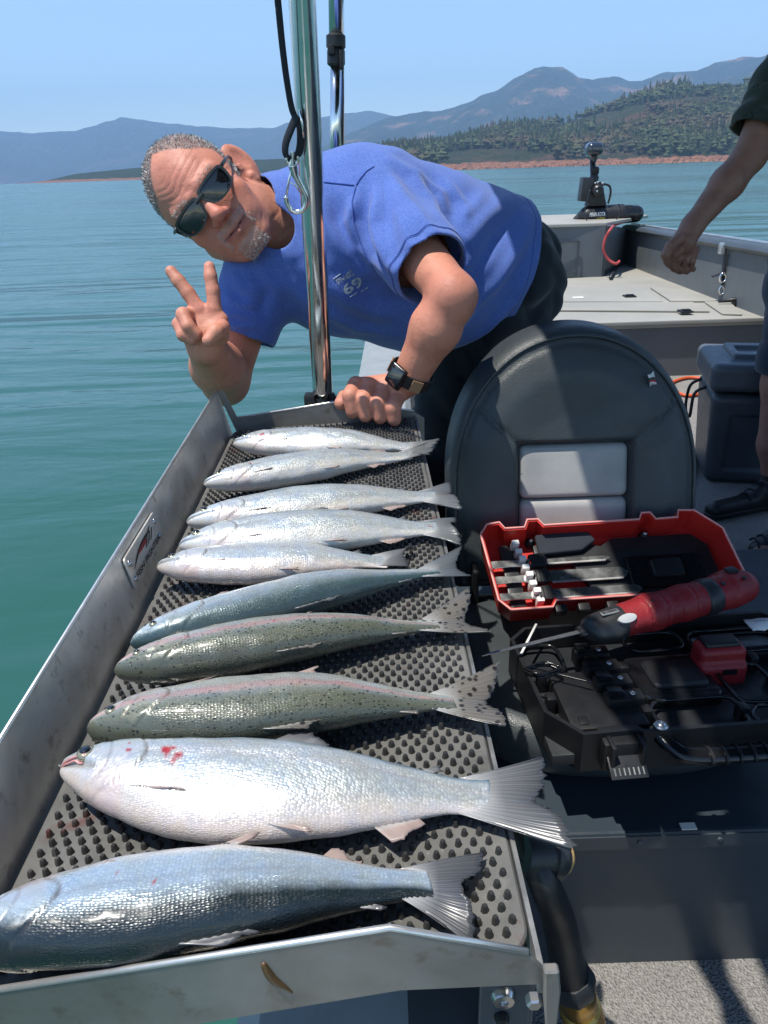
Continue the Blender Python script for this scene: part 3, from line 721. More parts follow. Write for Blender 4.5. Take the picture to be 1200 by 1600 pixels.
# cushion
vol = Vol((0.08, 0.78, 0.285), (0.66, 1.30, 0.44), 0.005)
def cush(X, Y, Z):
    dx = np.abs(X-0.36)-0.24; dy = np.maximum(0.828-Y+0.10*np.clip(np.abs(X-0.36)/0.25, 0, 1)**3, Y-1.27)
    r = 0.045; q1 = np.maximum(dx+r, 0); q2 = np.maximum(dy+r, 0); d = np.sqrt(q1**2+q2**2)+np.minimum(np.maximum(dx+r, dy+r), 0)-r
    top = 0.385+0.012*np.clip(-d/0.07, 0, 1)**0.5
    zz = np.maximum(Z-top, 0.303-Z); r = 0.034; q1 = np.maximum(d+r, 0); q2 = np.maximum(zz+r, 0)
    return np.sqrt(q1**2+q2**2)+np.minimum(np.maximum(d+r, zz+r), 0)-r
vol.field(cush); v, f = vol.mesh(2); mobj('cushion', v, f, M['vinyl'], seat)
for sx in (-1, 1):                                       # hinge brackets joining the two
    bm = bmesh.new(); bx(bm, (SX+sx*0.195, 1.23, 0.42), (0.012, 0.05, 0.09), bev=0.005); bobj('seat_hinge', bm, M['black'], seat)
# care label sewn into the seam
c = ony(1018, 592, 1.33); bm = bmesh.new(); u = Vector((0.62, 0, 0.3)); w = Vector((0.25, 0, -0.95)); 
v = []; f = []
for j in range(5):
    for i in range(5): v.append(c+u*(i-2)*0.0045+w*(j-2)*0.006+Vector((0, -0.002-0.004*math.sin(i*1.2+j*.7), 0)))
for j in range(4):
    for i in range(4): a = j*5+i; f.append((a, a+1, a+6, a+5))
t = NT('care_label'); co = t.coord('Generated'); s = t.sep(co); band = t.ramp(s[2], [(0.0, (0.75, 0.75, 0.73)), (0.30, (0.75, 0.75, 0.73)), (0.31, (0.55, 0.05, 0.05)), (0.42, (0.55, 0.05, 0.05)), (0.43, (0.08, 0.08, 0.09)), (0.62, (0.08, 0.08, 0.09)), (0.63, (0.75, 0.75, 0.73))], 'CONSTANT'); t.p(color=band, rough=0.8)
o = mobj('care_label', v, f, t.m, seat); o.modifiers.new('thick', 'SOLIDIFY').thickness = 0.0006
# ================================================================== fish tray on the port gunwale
def alu(name, base=0.80, rough=0.40):
    t = NT(name); co = t.coord()
    st = t.noise(1.0, 4, 0.65, t.mapping(co, (40, 3, 40)))
    bl = t.noise(9, 5, 0.65, co, dist=0.6); sp = t.noise(60, 3, 0.6, co)
    col = t.ramp(bl, [(0.25, (base*.55, base*.51, base*.44)), (0.5, (base*.88, base*.84, base*.76)), (0.75, (base*1.12, base*1.09, base*1.01))])
    col = t.mix(t.ramp(sp, [(0.60, 0.0), (0.74, 0.55)]), col, (0.16, 0.12, 0.08))
    r = t.math('ADD', t.math('MULTIPLY', bl, 0.35), rough-0.17)
    t.p(color=col, metal=0.55, rough=r, normal=t.bump(t.math('ADD', st, t.math('MULTIPLY', bl, 2.0)), 0.10, 0.002)); return t.m
M['tray_alu'] = alu('tray_aluminium'); M['plate_alu'] = alu('plate_aluminium', 0.30, 0.50); M['alu_bright'] = simple('cut_aluminium_edge', (0.72, 0.71, 0.68), 0.4, 0.85)
def rubber(name, c, c2):
    t = NT(name); co = t.coord(); col = t.ramp(t.noise(14, 5, .65, co), [(0.3, c), (0.7, c2)]); col = t.mix(t.ramp(t.noise(11, 5, .7, co, dist=1.2), [(.60, 0.0), (.70, .7)]), col, (.10, .028, .020)); col = t.mix(t.ramp(t.noise(23, 5, .7, co, dist=.8), [(.62, 0.0), (.72, .6)]), col, (.20, .20, .185)); t.p(color=col, rough=t.ramp(t.noise(25, 4, .6, co), [(.35, .16), (.62, .60)]), spec=0.5, normal=t.bump(t.noise(160, 3, .6, co), .25, .001)); return t.m
M['mat_rubber'] = rubber('mat_rubber', (0.090, 0.090, 0.085), (0.16, 0.158, 0.148)); M['nub_rubber'] = rubber('nub_rubber', (0.022, 0.022, 0.022), (0.045, 0.045, 0.044))
tray = thing('fish_tray', 'bare aluminium fish tray with black nubbed mat clamped on the gunwale', 'tray', (-0.08, 0.77, 0.72))
AX = Vector((-0.016, 1, 0)).normalized(); LX = Vector((1, 0.016, 0.036)).normalized(); TN = LX.cross(AX).normalized()
def TP(x, y, c=0.0):                                   # point on the mat plane (x right, y away) raised by c
    p = Vector((0.08, 0, 0.7495)) + LX*(x-0.08) + AX*y
    p.z = 0.7495+0.036*(p.x-0.08)
    return p + TN*c
XL, XR, YN, YF = -0.243, 0.080, 0.272, 1.268
def rr(x0, x1, y0, y1, r, n=6):
    out = []
    for cx, cy, a0 in ((x1-r, y0+r, -90), (x1-r, y1-r, 0), (x0+r, y1-r, 90), (x0+r, y0+r, 180)):
        for k in range(n+1): a = math.radians(a0+90*k/n); out.append((cx+r*math.cos(a), cy+r*math.sin(a)))
    return out
bm = bmesh.new(); prism(bm, [(a-0.08, b) for a, b in rr(XL, XR, YN, YF, 0.018)], TP(0.08, 0, -0.007), LX, AX, TN, 0.007, 0.0015, 1)
mat_o = bobj('rubber_mat', bm, M['mat_rubber'], tray)
bm = bmesh.new(); prism(bm, [(a-0.08, b) for a, b in rr(XL-0.004, XR-0.004, YN-0.006, YF+0.006, 0.01)], TP(0.08, 0, -0.012), LX, AX, TN, 0.003); bobj('base_sheet', bm, M['tray_alu'], tray)
# nubs of the mat: the 300 that show largest are parts, the rest is one mass
t = bmesh.new(); lathe(t, (0, 0, 0), (0, 0, 1), [(0.0028, -0.001), (0.0024, 0.0016), (0.0018, 0.0046), (0.0013, 0.0053)], 7)
nub_me = bpy.data.meshes.new('nub'); t.to_mesh(nub_me); t.free(); nub_me.materials.append(M['nub_rubber']); nub_me.polygons.foreach_set('use_smooth', np.full(len(nub_me.polygons), True)); nub_me.set_sharp_from_angle(angle=math.radians(45))
PITCHN = 0.0100; spots = []
row = 0; y = YN+0.012
while y < YF-0.008:
    x = XL+0.010+(PITCHN/2 if row % 2 else 0)
    while x < XR-0.006: spots.append((x, y)); x += PITCHN
    y += PITCHN*0.80; row += 1
vis = [s for s in spots if (s[0] > -0.055 and s[1] < 0.80) or (s[1] < 0.40 and s[0] > -0.21)]
vis.sort(key=lambda s: s[1]-0.25*(s[0] > -0.02)); near = set(vis[:300])
nq = Matrix((LX, AX, TN)).transposed().to_4x4()
rngn = random.Random(5)
for s in vis[:300]:
    o = bpy.data.objects.new('nub', nub_me); link(o, mat_o)
    o.matrix_basis = Matrix.Translation(TP(*s)-wloc(mat_o)) @ nq @ Matrix.Rotation(rngn.uniform(0, 6), 4, 'Z') @ Matrix.Diagonal((rngn.uniform(.9, 1.08), rngn.uniform(.9, 1.08), rngn.uniform(.85, 1.1), 1))
    o.matrix_parent_inverse = Matrix.Translation(-Vector(tray.location)) if False else Matrix.Identity(4)
nv = np.array([v.co[:] for v in nub_me.vertices]); nf = [tuple(p.vertices) for p in nub_me.polygons]
vs = []; fs = []
R3 = np.array(nq.to_3x3())
for s in spots:
    if s in near: continue
    b = len(vs)*len(nv); vs.append(nv*np.array([1, 1, rngn.uniform(.85, 1.1)])@R3.T+np.array(TP(*s))); fs += [tuple(i+b for i in q) for q in nf]
o = mobj('nub_field', np.concatenate(vs), fs, M['nub_rubber'], mat_o, True); stuff(o); o.data.set_sharp_from_angle(angle=math.radians(45))
# left wall, end plates, right lip
def quadwall(name, pts_in, th, parent, mat):
    a = [Vector(p) for p in pts_in]; n = (a[1]-a[0]).cross(a[-1]-a[0]).normalized()*th
    bm = bmesh.new(); k = len(a); A = [bm.verts.new(p) for p in a]; B = [bm.verts.new(p-n) for p in a]
    bm.faces.new(A); bm.faces.new(B[::-1])
    for i in range(k): bm.faces.new((A[i], B[i], B[(i+1) % k], A[(i+1) % k]))
    bmesh.ops.recalc_face_normals(bm, faces=bm.faces[:])
    bmesh.ops.bevel(bm, geom=bm.edges[:], offset=0.0006, segments=1, affect='EDGES')
    return bobj(name, bm, mat, parent)
wb0, wb1 = TP(XL-0.004, 0.12, -0.012), TP(XL-0.004, 1.276, -0.012); wt1 = Vector((-0.2865, 1.276, 0.807)); wt0 = Vector((-0.2865+0.016*1.15+0.004, 0.12, 0.797))
quadwall('side_wall', [wb0, wb1, wt1, wt0], 0.003, tray, M['tray_alu']); side_wall = bpy.data.objects['side_wall']
bm = bmesh.new(); tube(bm, [wt0+Vector((-0.0015, 0, 0.0008)), wt1+Vector((-0.0015, 0, 0.0008))], 0.0019, 8); bobj('wall_edge', bm, M['alu_bright'], side_wall, True)
def endplate(name, y, prof, flip):
    bm = bmesh.new(); prism(bm, prof, (0, y, 0), (1, 0.016, 0), (0, 0, 1), (0, 1, 0), 0.003, 0.0006, 1); o = bobj(name, bm, M['plate_alu'], tray)
    return o
fp = [(-0.250, 0.700), (-0.2860, 0.806), (-0.2760, 0.808), (-0.2560, 0.757), (-0.085, 0.7790), (-0.055, 0.7790), (0.060, 0.757), (0.078, 0.744), (0.078, 0.700)]
e1 = endplate('end_plate', 1.277, fp, 1)
npf = [(-0.252, 0.690), (-0.268, 0.80), (-0.262, 0.80), (-0.236, 0.7505), (-0.004, 0.7885), (0.070, 0.7640), (0.080, 0.7500), (0.080, 0.738), (0.0, 0.7385), (-0.09, 0.722), (-0.20, 0.700)]
e2 = endplate('end_plate', 0.2600, npf, 1)
for e, pr, y in ((e1, fp, 1.2785), (e2, npf, 0.2615)):
    i0 = 3; bm = bmesh.new(); tube(bm, [Vector((x, y+0.016*x, z+0.0006)) for x, z in pr[i0:i0+(4 if e is e1 else 3)]], 0.0019, 8); bobj('plate_edge', bm, M['alu_bright'], e, True)
bm = bmesh.new(); a, b = TP(0.0825, 0.262, -0.004), TP(0.0825, 1.276, -0.004); prism(bm, [(-0.0015, -0.016), (0.0015, -0.016), (0.0015, 0.0045), (-0.0015, 0.0045)], a, (1, 0, 0), (0, 0, 1), b-a, 1.0); bobj('side_lip', bm, M['alu_edge'], tray)
# corner flange with its bolt
bm = bmesh.new(); prism(bm, [(-0.004, 0.012), (0.004, 0.012), (0.006, -0.004), (0.006, -0.044), (0.001, -0.046), (-0.002, -0.02)], (0.0815, 0.2535, 0.7480), (1, 0, 0), (0, 0, 1), (0, 1, 0), 0.006, 0.001, 1); bobj('corner_flange', bm, M['plate_alu'], tray)
bm = bmesh.new(); lathe(bm, (0.0745, 0.2595, 0.728), (0, -1, 0), [(0.0045, -.002), (0.0045, 0.003), (0.0035, 0.004)], 6); bobj('flange_bolt', bm, M['screw'], tray)
# mounting bracket beneath
bm = bmesh.new(); bx(bm, (0.0615, 0.2745, 0.655), (0.030, 0.004, 0.145), bev=0.001); bx(bm, (0.077, 0.288, 0.655), (0.004, 0.03, 0.145), bev=0.001); bx(bm, (0.03, 0.42, 0.66), (0.05, 0.30, 0.006)); br = bobj('mounting_bracket', bm, M['hull_dark'], tray)
for z, r in ((0.713, 0.0075), (0.693, 0.0045), (0.672, 0.0075)):
    bm = bmesh.new(); lathe(bm, (0.0600, 0.2724, z), (0, -1, 0), [(r, -.001), (r, 0.002), (r*.8, 0.005), (r*.35, 0.0055), (r*.3, .004)], 14 if r > .005 else 10); bobj('bracket_bolt', bm, M['screw'] if r > .005 else M['black'], br, True, 40)
# brown leech-like scrap stuck on the near plate
t = NT('brown_scrap'); t.p(color=(0.10, 0.055, 0.02), rough=0.35)
bm = bmesh.new(); pts = [ony(px, py, 0.2592) for px, py in ((411, 1503), (416, 1513), (424, 1525), (435, 1535), (447, 1543), (456, 1550))]; tube(bm, catmull(pts, 4), [0.001+0.0018*math.sin(math.pi*min(1, (k+2)/20)) for k in range(21)], 8); tag(bobj('bark_scrap', bm, t.m, None, True), 'thin curved brown scrap stuck to the near tray plate', 'scrap')
# ---- maker's plate on the side wall
wo = wb0; we2 = (wt0-wb0).normalized(); we1 = (wb1-wb0).normalized(); wnn = we1.cross(we2).normalized()
if wnn.x < 0: wnn = -wnn
def onwall(px, py):
    d = ray(px, py); t_ = (wo-_C).dot(wnn)/d.dot(wnn); p = _C+d*t_ - wo
    s = p.dot(we1); return s, (p-we1*s).dot(we2.copy())/(1-we1.dot(we2)**2)
pc = [onwall(*p) for p in ((183, 862), (232, 789), (252, 848), (206, 927))]
s0 = (pc[0][0]+pc[3][0])/2; s1 = (pc[1][0]+pc[2][0])/2; h1 = min((pc[0][1]+pc[1][1])/2, 0.070); h0 = max((pc[3][1]+pc[2][1])/2, 0.012)
PW, PH = s1-s0, h1-h0
po = wo+we1*s0+we2*h0+wnn*0.0
plate = None
bm = bmesh.new(); prism(bm, rr(0, PW, 0, PH, 0.005, 4), po, we1, we2, wnn, 0.0028, 0.0005, 1); plate = bobj('maker_plate', bm, M['tray_alu'], tray)
for a, b in ((0.009, 0.009), (PW-0.009, 0.009), (0.009, PH-0.009), (PW-0.009, PH-0.009)):
    bm = bmesh.new(); lathe(bm, po+we1*a+we2*b+wnn*0.0028, wnn, [(0.0042, -0.0005), (0.0042, 0.0006), (0.0032, 0.0018), (0.0016, 0.0020), (0.0014, .0012)], 12); bobj('rivet', bm, M['screw'], plate, True)
M['ink'] = simple('black_ink', (0.012, 0.012, 0.014), 0.5); M['ink_red'] = simple('red_ink', (0.35, 0.03, 0.025), 0.5)
def text_mesh(name, body, size, origin, ex, ey, mat, parent, shear=0.0, thick=0.0, ez=None, width=None, bold=0.0, space=1.0):
    cu = bpy.data.curves.new('txt', 'FONT'); cu.body = body; cu.size = 1.0; cu.shear = shear; cu.offset = bold; cu.space_character = space; cu.resolution_u = 3
    to = bpy.data.objects.new('txt', cu); COL.objects.link(to); bpy.context.view_layer.update()
    me = bpy.data.meshes.new_from_object(to.evaluated_get(bpy.context.evaluated_depsgraph_get())); bpy.data.objects.remove(to)
    v = np.array([q.co[:] for q in me.vertices]); w = v[:, 0].max()-v[:, 0].min(); v[:, 0] -= v[:, 0].min(); v[:, 1] -= v[:, 1].min()
    sy = size/max(v[:, 1].max(), 1e-6); sx = (width/w) if width else sy
    for q, p in zip(me.vertices, v): q.co = Vector(origin)+Vector(ex)*(p[0]*sx)+Vector(ey)*(p[1]*sy)
    me.materials.append(mat); return link(bpy.data.objects.new(name, me), parent)
text_mesh('plate_lettering', 'FISH FIGHTER', PH*0.17, po+we1*PW*0.10+we2*PH*0.17+wnn*0.0033, we1, we2, M['ink'], plate, shear=0.2, width=PW*0.80, bold=0.012)
def plate_shape(name, poly, mat, off=0.0033):
    bm = bmesh.new(); bm.faces.new([bm.verts.new(po+we1*PW*a+we2*PH*b+wnn*off) for a, b in poly]); bmesh.ops.triangulate(bm, faces=bm.faces[:]); return bobj(name, bm, mat, plate)
arc = lambda f0, f1, n=12: [(f0[0]*(1-t)**2+2*t*(1-t)*f0[2]+f0[4]*t*t, 0) for t in np.linspace(0, 1, n)]
def bez(p0, p1, p2, n=10): return [((1-t)**2*p0[0]+2*t*(1-t)*p1[0]+t*t*p2[0], (1-t)**2*p0[1]+2*t*(1-t)*p1[1]+t*t*p2[1]) for t in np.linspace(0, 1, n)]
plate_shape('plate_emblem', bez((0.12, 0.46), (0.30, 0.86), (0.66, 0.80))+[(0.78, 0.88), (0.70, 0.74)]+bez((0.62, 0.72), (0.36, 0.74), (0.12, 0.46)), M['ink'])
plate_shape('plate_emblem', bez((0.30, 0.68), (0.40, 0.76), (0.58, 0.74), 6)+bez((0.55, 0.62), (0.40, 0.60), (0.30, 0.64), 6), M['ink_red'], 0.0036)
for k in range(3): plate_shape('plate_emblem', [(0.50+k*.08, 0.50), (0.62+k*.08, 0.74), (0.655+k*.08, 0.74), (0.535+k*.08, 0.50)], M['ink'])

# ================================================================== the catch
def fish_mat(name, back, flank, belly, band, bandc, spots, metal, v0=0.62, v1=0.86):
    t = NT(name); fc = t.sep(t.attr('FC')); u, v = fc[0], fc[1]; blood = fc[2]
    fs = t.attr('FS')
    wob = t.math('ADD', v, t.math('MULTIPLY', t.math('SUBTRACT', t.noise(55, 3, .6, fs), 0.5), 0.10))
    col = t.ramp(wob, [(0.05, belly), (0.32, flank), (v0, tuple(Vector(flank)*0.86)), (v1, back), (0.99, tuple(Vector(back)*0.7))])
    tint = t.noise(38, 4, .6, fs, out='Color'); tint = t.mix(0.12, (1, 1, 1), tint, 'OVERLAY')
    col = t.mix(0.55, col, t.ramp(t.noise(48, 4, .65, fs), [(0.30, (0.72, 0.84, 0.96)), (0.45, (1, 1, 1)), (0.58, (1.0, 0.95, 0.80)), (0.72, (0.98, 0.86, 0.86))]), 'MULTIPLY')
    if band > 0:
        b = t.math('MULTIPLY', t.ramp(wob, [(0.48, 0.0), (0.57, 1.0), (0.62, 1.0), (0.70, 0.0)]), t.math('MULTIPLY', t.noise(30, 4, .6, fs), band*1.6), clamp=True)
        col = t.mix(b, col, bandc)
    # scale net
    sc = t.voro(1.0, t.mapping(fs, (430, 560, 1)), rnd=0.55); ids = t.voro(1.0, t.mapping(fs, (430, 560, 1)), out='Color', rnd=0.55)
    headk = t.ramp(u, [(0.165, 0.0), (0.225, 1.0)])
    col = t.mix(t.math('MULTIPLY', headk, 0.45), col, t.ramp(sc, [(0.20, (1.12, 1.12, 1.12)), (0.62, (0.62, 0.64, 0.68))]), 'MULTIPLY')
    if spots > 0:
        sp = t.voro(1.0, t.mapping(fs, (270, 270, 1)), rnd=1.0)
        pick = t.voro(1.0, t.mapping(fs, (270, 270, 1)), out='Color', rnd=1.0)
        k = t.math('MULTIPLY', t.ramp(sp, [(0.22, 1.0), (0.33, 0.0)]), t.ramp(t.sep(pick)[0], [(0.30, 0.0), (0.36, 1.0)]))
        k = t.math('MULTIPLY', k, t.ramp(v, [(0.42, 0.0), (0.58, 0.55), (0.75, 1.0)])); k = t.math('MULTIPLY', k, spots)
        col = t.mix(k, col, (0.010, 0.013, 0.012))
    # gill cover tint and blood stains
    gill = t.math('MULTIPLY', t.ramp(u, [(0.08, 0.0), (0.14, 1.0), (0.19, 1.0), (0.205, 0.0)]), t.ramp(v, [(0.25, 1.0), (0.65, 0.0)]))
    col = t.mix(t.math('MULTIPLY', gill, 0.35), col, (0.62, 0.42, 0.38))
    col = t.mix(t.math('MULTIPLY', t.attr('FC', 'Alpha'), 0.75), col, (0.16, 0.10, 0.09))
    col = t.mix(blood, col, (0.42, 0.018, 0.022))
    met = t.math('MULTIPLY', t.ramp(v, [(0.05, 0.35), (0.3, 1.0), (0.7, 0.85), (0.95, 0.25)]), metal)
    ro = t.math('ADD', t.math('MULTIPLY', t.sep(ids)[0], 0.22), 0.24)
    h = t.math('ADD', t.math('MULTIPLY', t.math('MULTIPLY', sc, headk), -1.0), t.math('MULTIPLY', t.noise(260, 2, .5, fs), 0.25))
    # each scale leans its own way a little, so they glint one by one
    t.p(color=col, metal=met, rough=ro, spec=0.5, coat=0.42, coatr=0.16, normal=t.bump(t.math('ADD', h, t.math('MULTIPLY', t.sep(ids)[1], 0.35)), 0.36, 0.0010)); return t.m
def fin_mat(name, c, edge, spots=0.0):
    t = NT(name); fs = t.attr('FS'); s = t.sep(fs)
    rays = t.math('SINE', t.math('MULTIPLY', s[1], 230.0)); fr = t.ramp(rays, [(0.0, 0.0), (1.0, 1.0)])
    col = t.mix(t.math('MULTIPLY', fr, 0.45), tuple(Vector(c)*0.75), tuple(Vector(c)*1.15)); col = t.mix(t.ramp(s[0], [(0.0, 0.92), (0.16, 0.70), (0.42, 0.0)]), col, (0.54, 0.55, 0.55))
    col = t.mix(t.math('MULTIPLY', s[0], 0.85), col, edge)
    if spots:
        k = t.ramp(t.voro(1.0, t.mapping(t.attr('FP'), (130, 130, 1))), [(0.22, spots), (0.34, 0.0)]); col = t.mix(k, col, (0.012, 0.012, 0.012))
    t.p(color=col, rough=0.28, coat=0.4, coatr=0.15, normal=t.bump(rays, 0.22, 0.0006), sss=0.0)
    tr = t.n('ShaderNodeBsdfTranslucent', i={0: col}); mx = t.n('ShaderNodeMixShader', i={0: 0.25}); t.t.links.new(t.b.outputs[0], mx.inputs[1]); t.t.links.new(tr.outputs[0], mx.inputs[2])
    tp = t.n('ShaderNodeBsdfTransparent'); m2 = t.n('ShaderNodeMixShader', i={0: t.math('MULTIPLY', t.math('SUBTRACT', 1.0, fr), t.math('MULTIPLY', s[0], 0.30))}); t.t.links.new(mx.outputs[0], m2.inputs[1]); t.t.links.new(tp.outputs[0], m2.inputs[2])
    t.t.links.new(m2.outputs[0], t.out.inputs[0]); return t.m
t = NT('fish_iris'); co = t.coord('Generated'); t.p(color=t.ramp(t.noise(9, 3, .6, co), [(.3, (0.24, 0.22, 0.12)), (.7, (0.45, 0.43, 0.30))]), metal=.6, rough=.25, coat=1.0); M['iris'] = t.m
t = NT('fish_pupil'); t.p(color=(0.006, 0.008, 0.012), rough=0.05, coat=1.0); M['pupil'] = t.m
t = NT('fish_lip'); t.p(color=(0.55, 0.26, 0.24), rough=0.25, coat=.6); M['lip'] = t.m
PAL = {
 'silver': fish_mat('silver_flank', (0.10, 0.17, 0.22), (0.58, 0.63, 0.64), (0.72, 0.68, 0.62), 0.0, (1, 1, 1), 0.0, 0.50, 0.72, 0.93),
 'blue':   fish_mat('blue_backed_flank', (0.060, 0.105, 0.115), (0.52, 0.60, 0.64), (0.74, 0.74, 0.70), 0.0, (1, 1, 1), 0.0, 0.45, 0.60, 0.90),
 'green':  fish_mat('green_trout_flank', (0.13, 0.145, 0.110), (0.45, 0.47, 0.43), (0.70, 0.66, 0.58), 0.85, (0.52, 0.30, 0.27), 0.9, 0.34, 0.58, 0.80),
 'pearl':  fish_mat('pearl_flank', (0.12, 0.20, 0.26), (0.52, 0.57, 0.59), (0.64, 0.57, 0.53), 0.10, (0.75, 0.5, 0.5), 0.0, 0.45, 0.78, 0.96),
 'dark':   fish_mat('dark_backed_flank', (0.016, 0.028, 0.034), (0.46, 0.56, 0.64), (0.74, 0.68, 0.64), 0.0, (1, 1, 1), 0.0, 0.45, 0.66, 0.84),
}
FIN = {'silver': fin_mat('silver_fin', (0.34, 0.35, 0.35), (0.10, 0.11, 0.12)), 'blue': fin_mat('blue_fin', (0.26, 0.29, 0.31), (0.08, 0.09, 0.10)), 'green': fin_mat('spotted_fin', (0.30, 0.28, 0.24), (0.16, 0.15, 0.14), 0.9), 'pearl': fin_mat('pearl_fin', (0.36, 0.37, 0.38), (0.06, 0.065, 0.075)), 'dark': fin_mat('grey_fin', (0.22, 0.23, 0.25), (0.07, 0.075, 0.085))}
FIN_PINK = fin_mat('pale_belly_fin', (0.62, 0.46, 0.40), (0.45, 0.36, 0.33))
TU = [0, .012, .03, .06, .10, .15, .21, .30, .42, .55, .68, .80, .90, .96, 1.0]
T_TOP = [.020, .080, .135, .200, .275, .345, .405, .465, .50, .470, .395, .290, .200, .175, .19]
T_BOT = [.020, .085, .140, .205, .285, .355, .415, .480, .52, .490, .395, .270, .185, .170, .185]
T_W = [.04, .15, .22, .30, .375, .43, .465, .495, .5, .47, .375, .25, .135, .075, .03]
def smooth_tab(u, tab):
    """monotone-ish smooth interpolation of the profile tables"""
    uu = np.linspace(0, 1, 400); y = np.interp(uu, TU, tab); k = np.exp(-np.linspace(-2, 2, 21)**2); k /= k.sum()
    w = np.minimum(1, uu/0.05)[:]; ys = np.convolve(np.pad(y, 10, mode='edge'), k, 'valid'); return np.interp(u, uu, ys*w+y*(1-w))
def fin_sheet(name, base, tips, mat, parent, nr=9, ragged=0.05, seed=0, thick=0.0007, wave=0.0, nrm=None):
    """sheet between a base polyline and a tip polyline (same count, resampled), with scalloped free edge"""
    rng = random.Random(seed); n = len(base); v = []; fs = []; fp = []
    for i in range(n):
        rg = 1-ragged*abs(math.sin(i*2.3+seed))-ragged*rng.random()
        for j in range(nr+1):
            t_ = j/nr; p = base[i].lerp(tips[i], t_*rg if j == nr else t_*(1-(1-rg)*t_))
            if nrm is not None: p = p+nrm*(wave*math.sin(i/n*7+seed)*t_*t_ + 0.0004*math.cos(i*math.pi))
            v.append(p); fs.append((t_, i/n*1.0, 0)); fp.append((p.x, p.y, p.z))
    f = []
    for i in range(n-1):
        for j in range(nr): a = i*(nr+1)+j; f.append((a, a+1, a+nr+2, a+nr+1))
    o = mobj(name, v, f, mat, parent); set_attr(o, 'FS', np.array(fs, np.float32)); set_attr(o, 'FP', np.array(fp, np.float32))
    o.modifiers.new('thick', 'SOLIDIFY').thickness = thick; return o
def resample(pts, n):
    P = catmull(pts, 10); L = [0]
    for a, b in zip(P, P[1:]): L.append(L[-1]+(b-a).length)
    out = []
    for k in range(n):
        s = L[-1]*k/(n-1); i = min(max(np.searchsorted(L, s)-1, 0), len(P)-2); d = (L[i+1]-L[i]) or 1e-9
        out.append(P[i].lerp(P[i+1], (s-L[i])/d))
    return out
def make_fish(label, sn, tl, D, W, near_back, roll, pal, tips, bend=0.0, mouth=0.0, blood=(), seed=0, lift=0.0, pz=(0.775, 0.768), eye=True, tail_notch=0.74, flop=0.0, tb=(1.0, 1.0)):
    S = onz(*sn, pz[0]); E = onz(*tl, pz[1]); S.z = E.z = 0
    el = (E-S); L = el.length; el.normalize()
    lat = Vector((-el.y, el.x, 0))                       # away from the camera for a fish heading left->right
    if lat.y < 0: lat = -lat
    dl = -lat if near_back else lat                      # towards the back of the fish
    up = Vector((0, 0, 1)); r = math.radians(roll)
    dv = (dl*math.cos(r)+up*math.sin(r)).normalized(); sv = (up*math.cos(r)-dl*math.sin(r)).normalized()   # dorsal, upper side
    nu, nv = 230, 64
    u = np.concatenate([np.linspace(0, 0.24, 90)**1.0, np.linspace(0.24, 1, nu-90+1)[1:]]); u[0] = 0
    ph = np.linspace(0, 2*math.pi, nv, endpoint=False)
    Utop, Ubot, Uw = smooth_tab(u, T_TOP)*D*(1+(tb[0]-1)*np.clip((u-.02)/.2, 0, 1)*np.clip((1-u)/.25, 0, 1)), smooth_tab(u, T_BOT)*D*(1+(tb[1]-1)*np.clip((u-.02)/.2, 0, 1)*np.clip((1-u)/.25, 0, 1)), smooth_tab(u, T_W)*W
    cs, sn_ = np.cos(ph), np.sin(ph)
    ex = 0.92
    a = np.sign(cs)*np.abs(cs)**ex; b = np.sign(sn_)*np.abs(sn_)**ex
    hh = np.where(a[None, :] > 0, Utop[:, None]*a, Ubot[:, None]*a); ww = Uw[:, None]*b
    vv = 0.5+0.5*a[None, :]*np.ones((len(u), 1))         # 1 back .. 0 belly
    UU = u[:, None]*np.ones((1, nv))
    side = np.abs(b)[None, :]
    # relief: gill cover edge, preopercle, mouth slit, eye socket, lateral line
    y_ = (hh/(D*0.5))
    ge = 0.222-0.115*np.clip((y_-0.02)/0.75, -1.2, 1.2)**2
    rel = 0.0012*np.clip((UU-0.05)/0.06, 0, 1)/(1+np.exp((UU-ge)/0.0022))*side*(D/0.08)
    rel -= 0.0008*np.exp(-((UU-ge-0.004)/0.004)**2)*side
    pe = 0.140-0.03*np.clip((y_+0.05)/0.5, -1.3, 1.3)**2; rel -= 0.0007*np.exp(-((UU-pe)/0.003)**2)*side*(np.abs(y_) < .5)
    ml = -0.02-0.16*(UU/0.10); rel -= (0.0024+0.003*mouth)*np.exp(-((y_-ml)/(0.035+0.05*mouth))**2)*(UU < 0.112)*np.clip((0.115-UU)/0.02, 0, 1)
    mx = np.exp(-((y_-ml-0.10)/0.07)**2)*np.clip((0.115-UU)/0.03, 0, 1)*np.clip(UU/0.02, 0, 1); rel += 0.0009*mx*side
    rel -= 0.0005*np.exp(-((y_-0.10)/0.02)**2)*(UU > ge)*side
    rng = np.random.RandomState(seed+3)
    rel += (fbm2(UU*9+seed, vv*5+seed, seed+1, 3)-0.5)*0.0032*(UU > 0.1)
    kx = 1+rel/np.maximum(np.sqrt(hh**2+ww**2), 1e-4)
    hh, ww = hh*kx, ww*kx
    xx = UU*L
    bd = bend*np.sin(math.pi*UU)*L
    P = np.array(S)[None, None]+xx[..., None]*np.array(el)+(hh+bd)[..., None]*np.array(dv)+ww[..., None]*np.array(sv)
    P[..., 2] -= flop*np.clip((UU-0.55)/0.45, 0, 1)**1.5*0
    # rest on the mat
    gz = 0.7495+0.036*(P[..., 0]-0.08)+0.0070
    dz = float(np.quantile((gz-P[..., 2])[40:200], 1.0)); 
    # the tail end sags to the mat as well
    P[..., 2] += dz+lift
    low = (P[..., 2]-gz).min(axis=1); sag = np.convolve(np.pad(low, 12, mode='edge'), np.ones(25)/25, 'valid')*np.clip((u-0.45)/0.4, 0, 1)
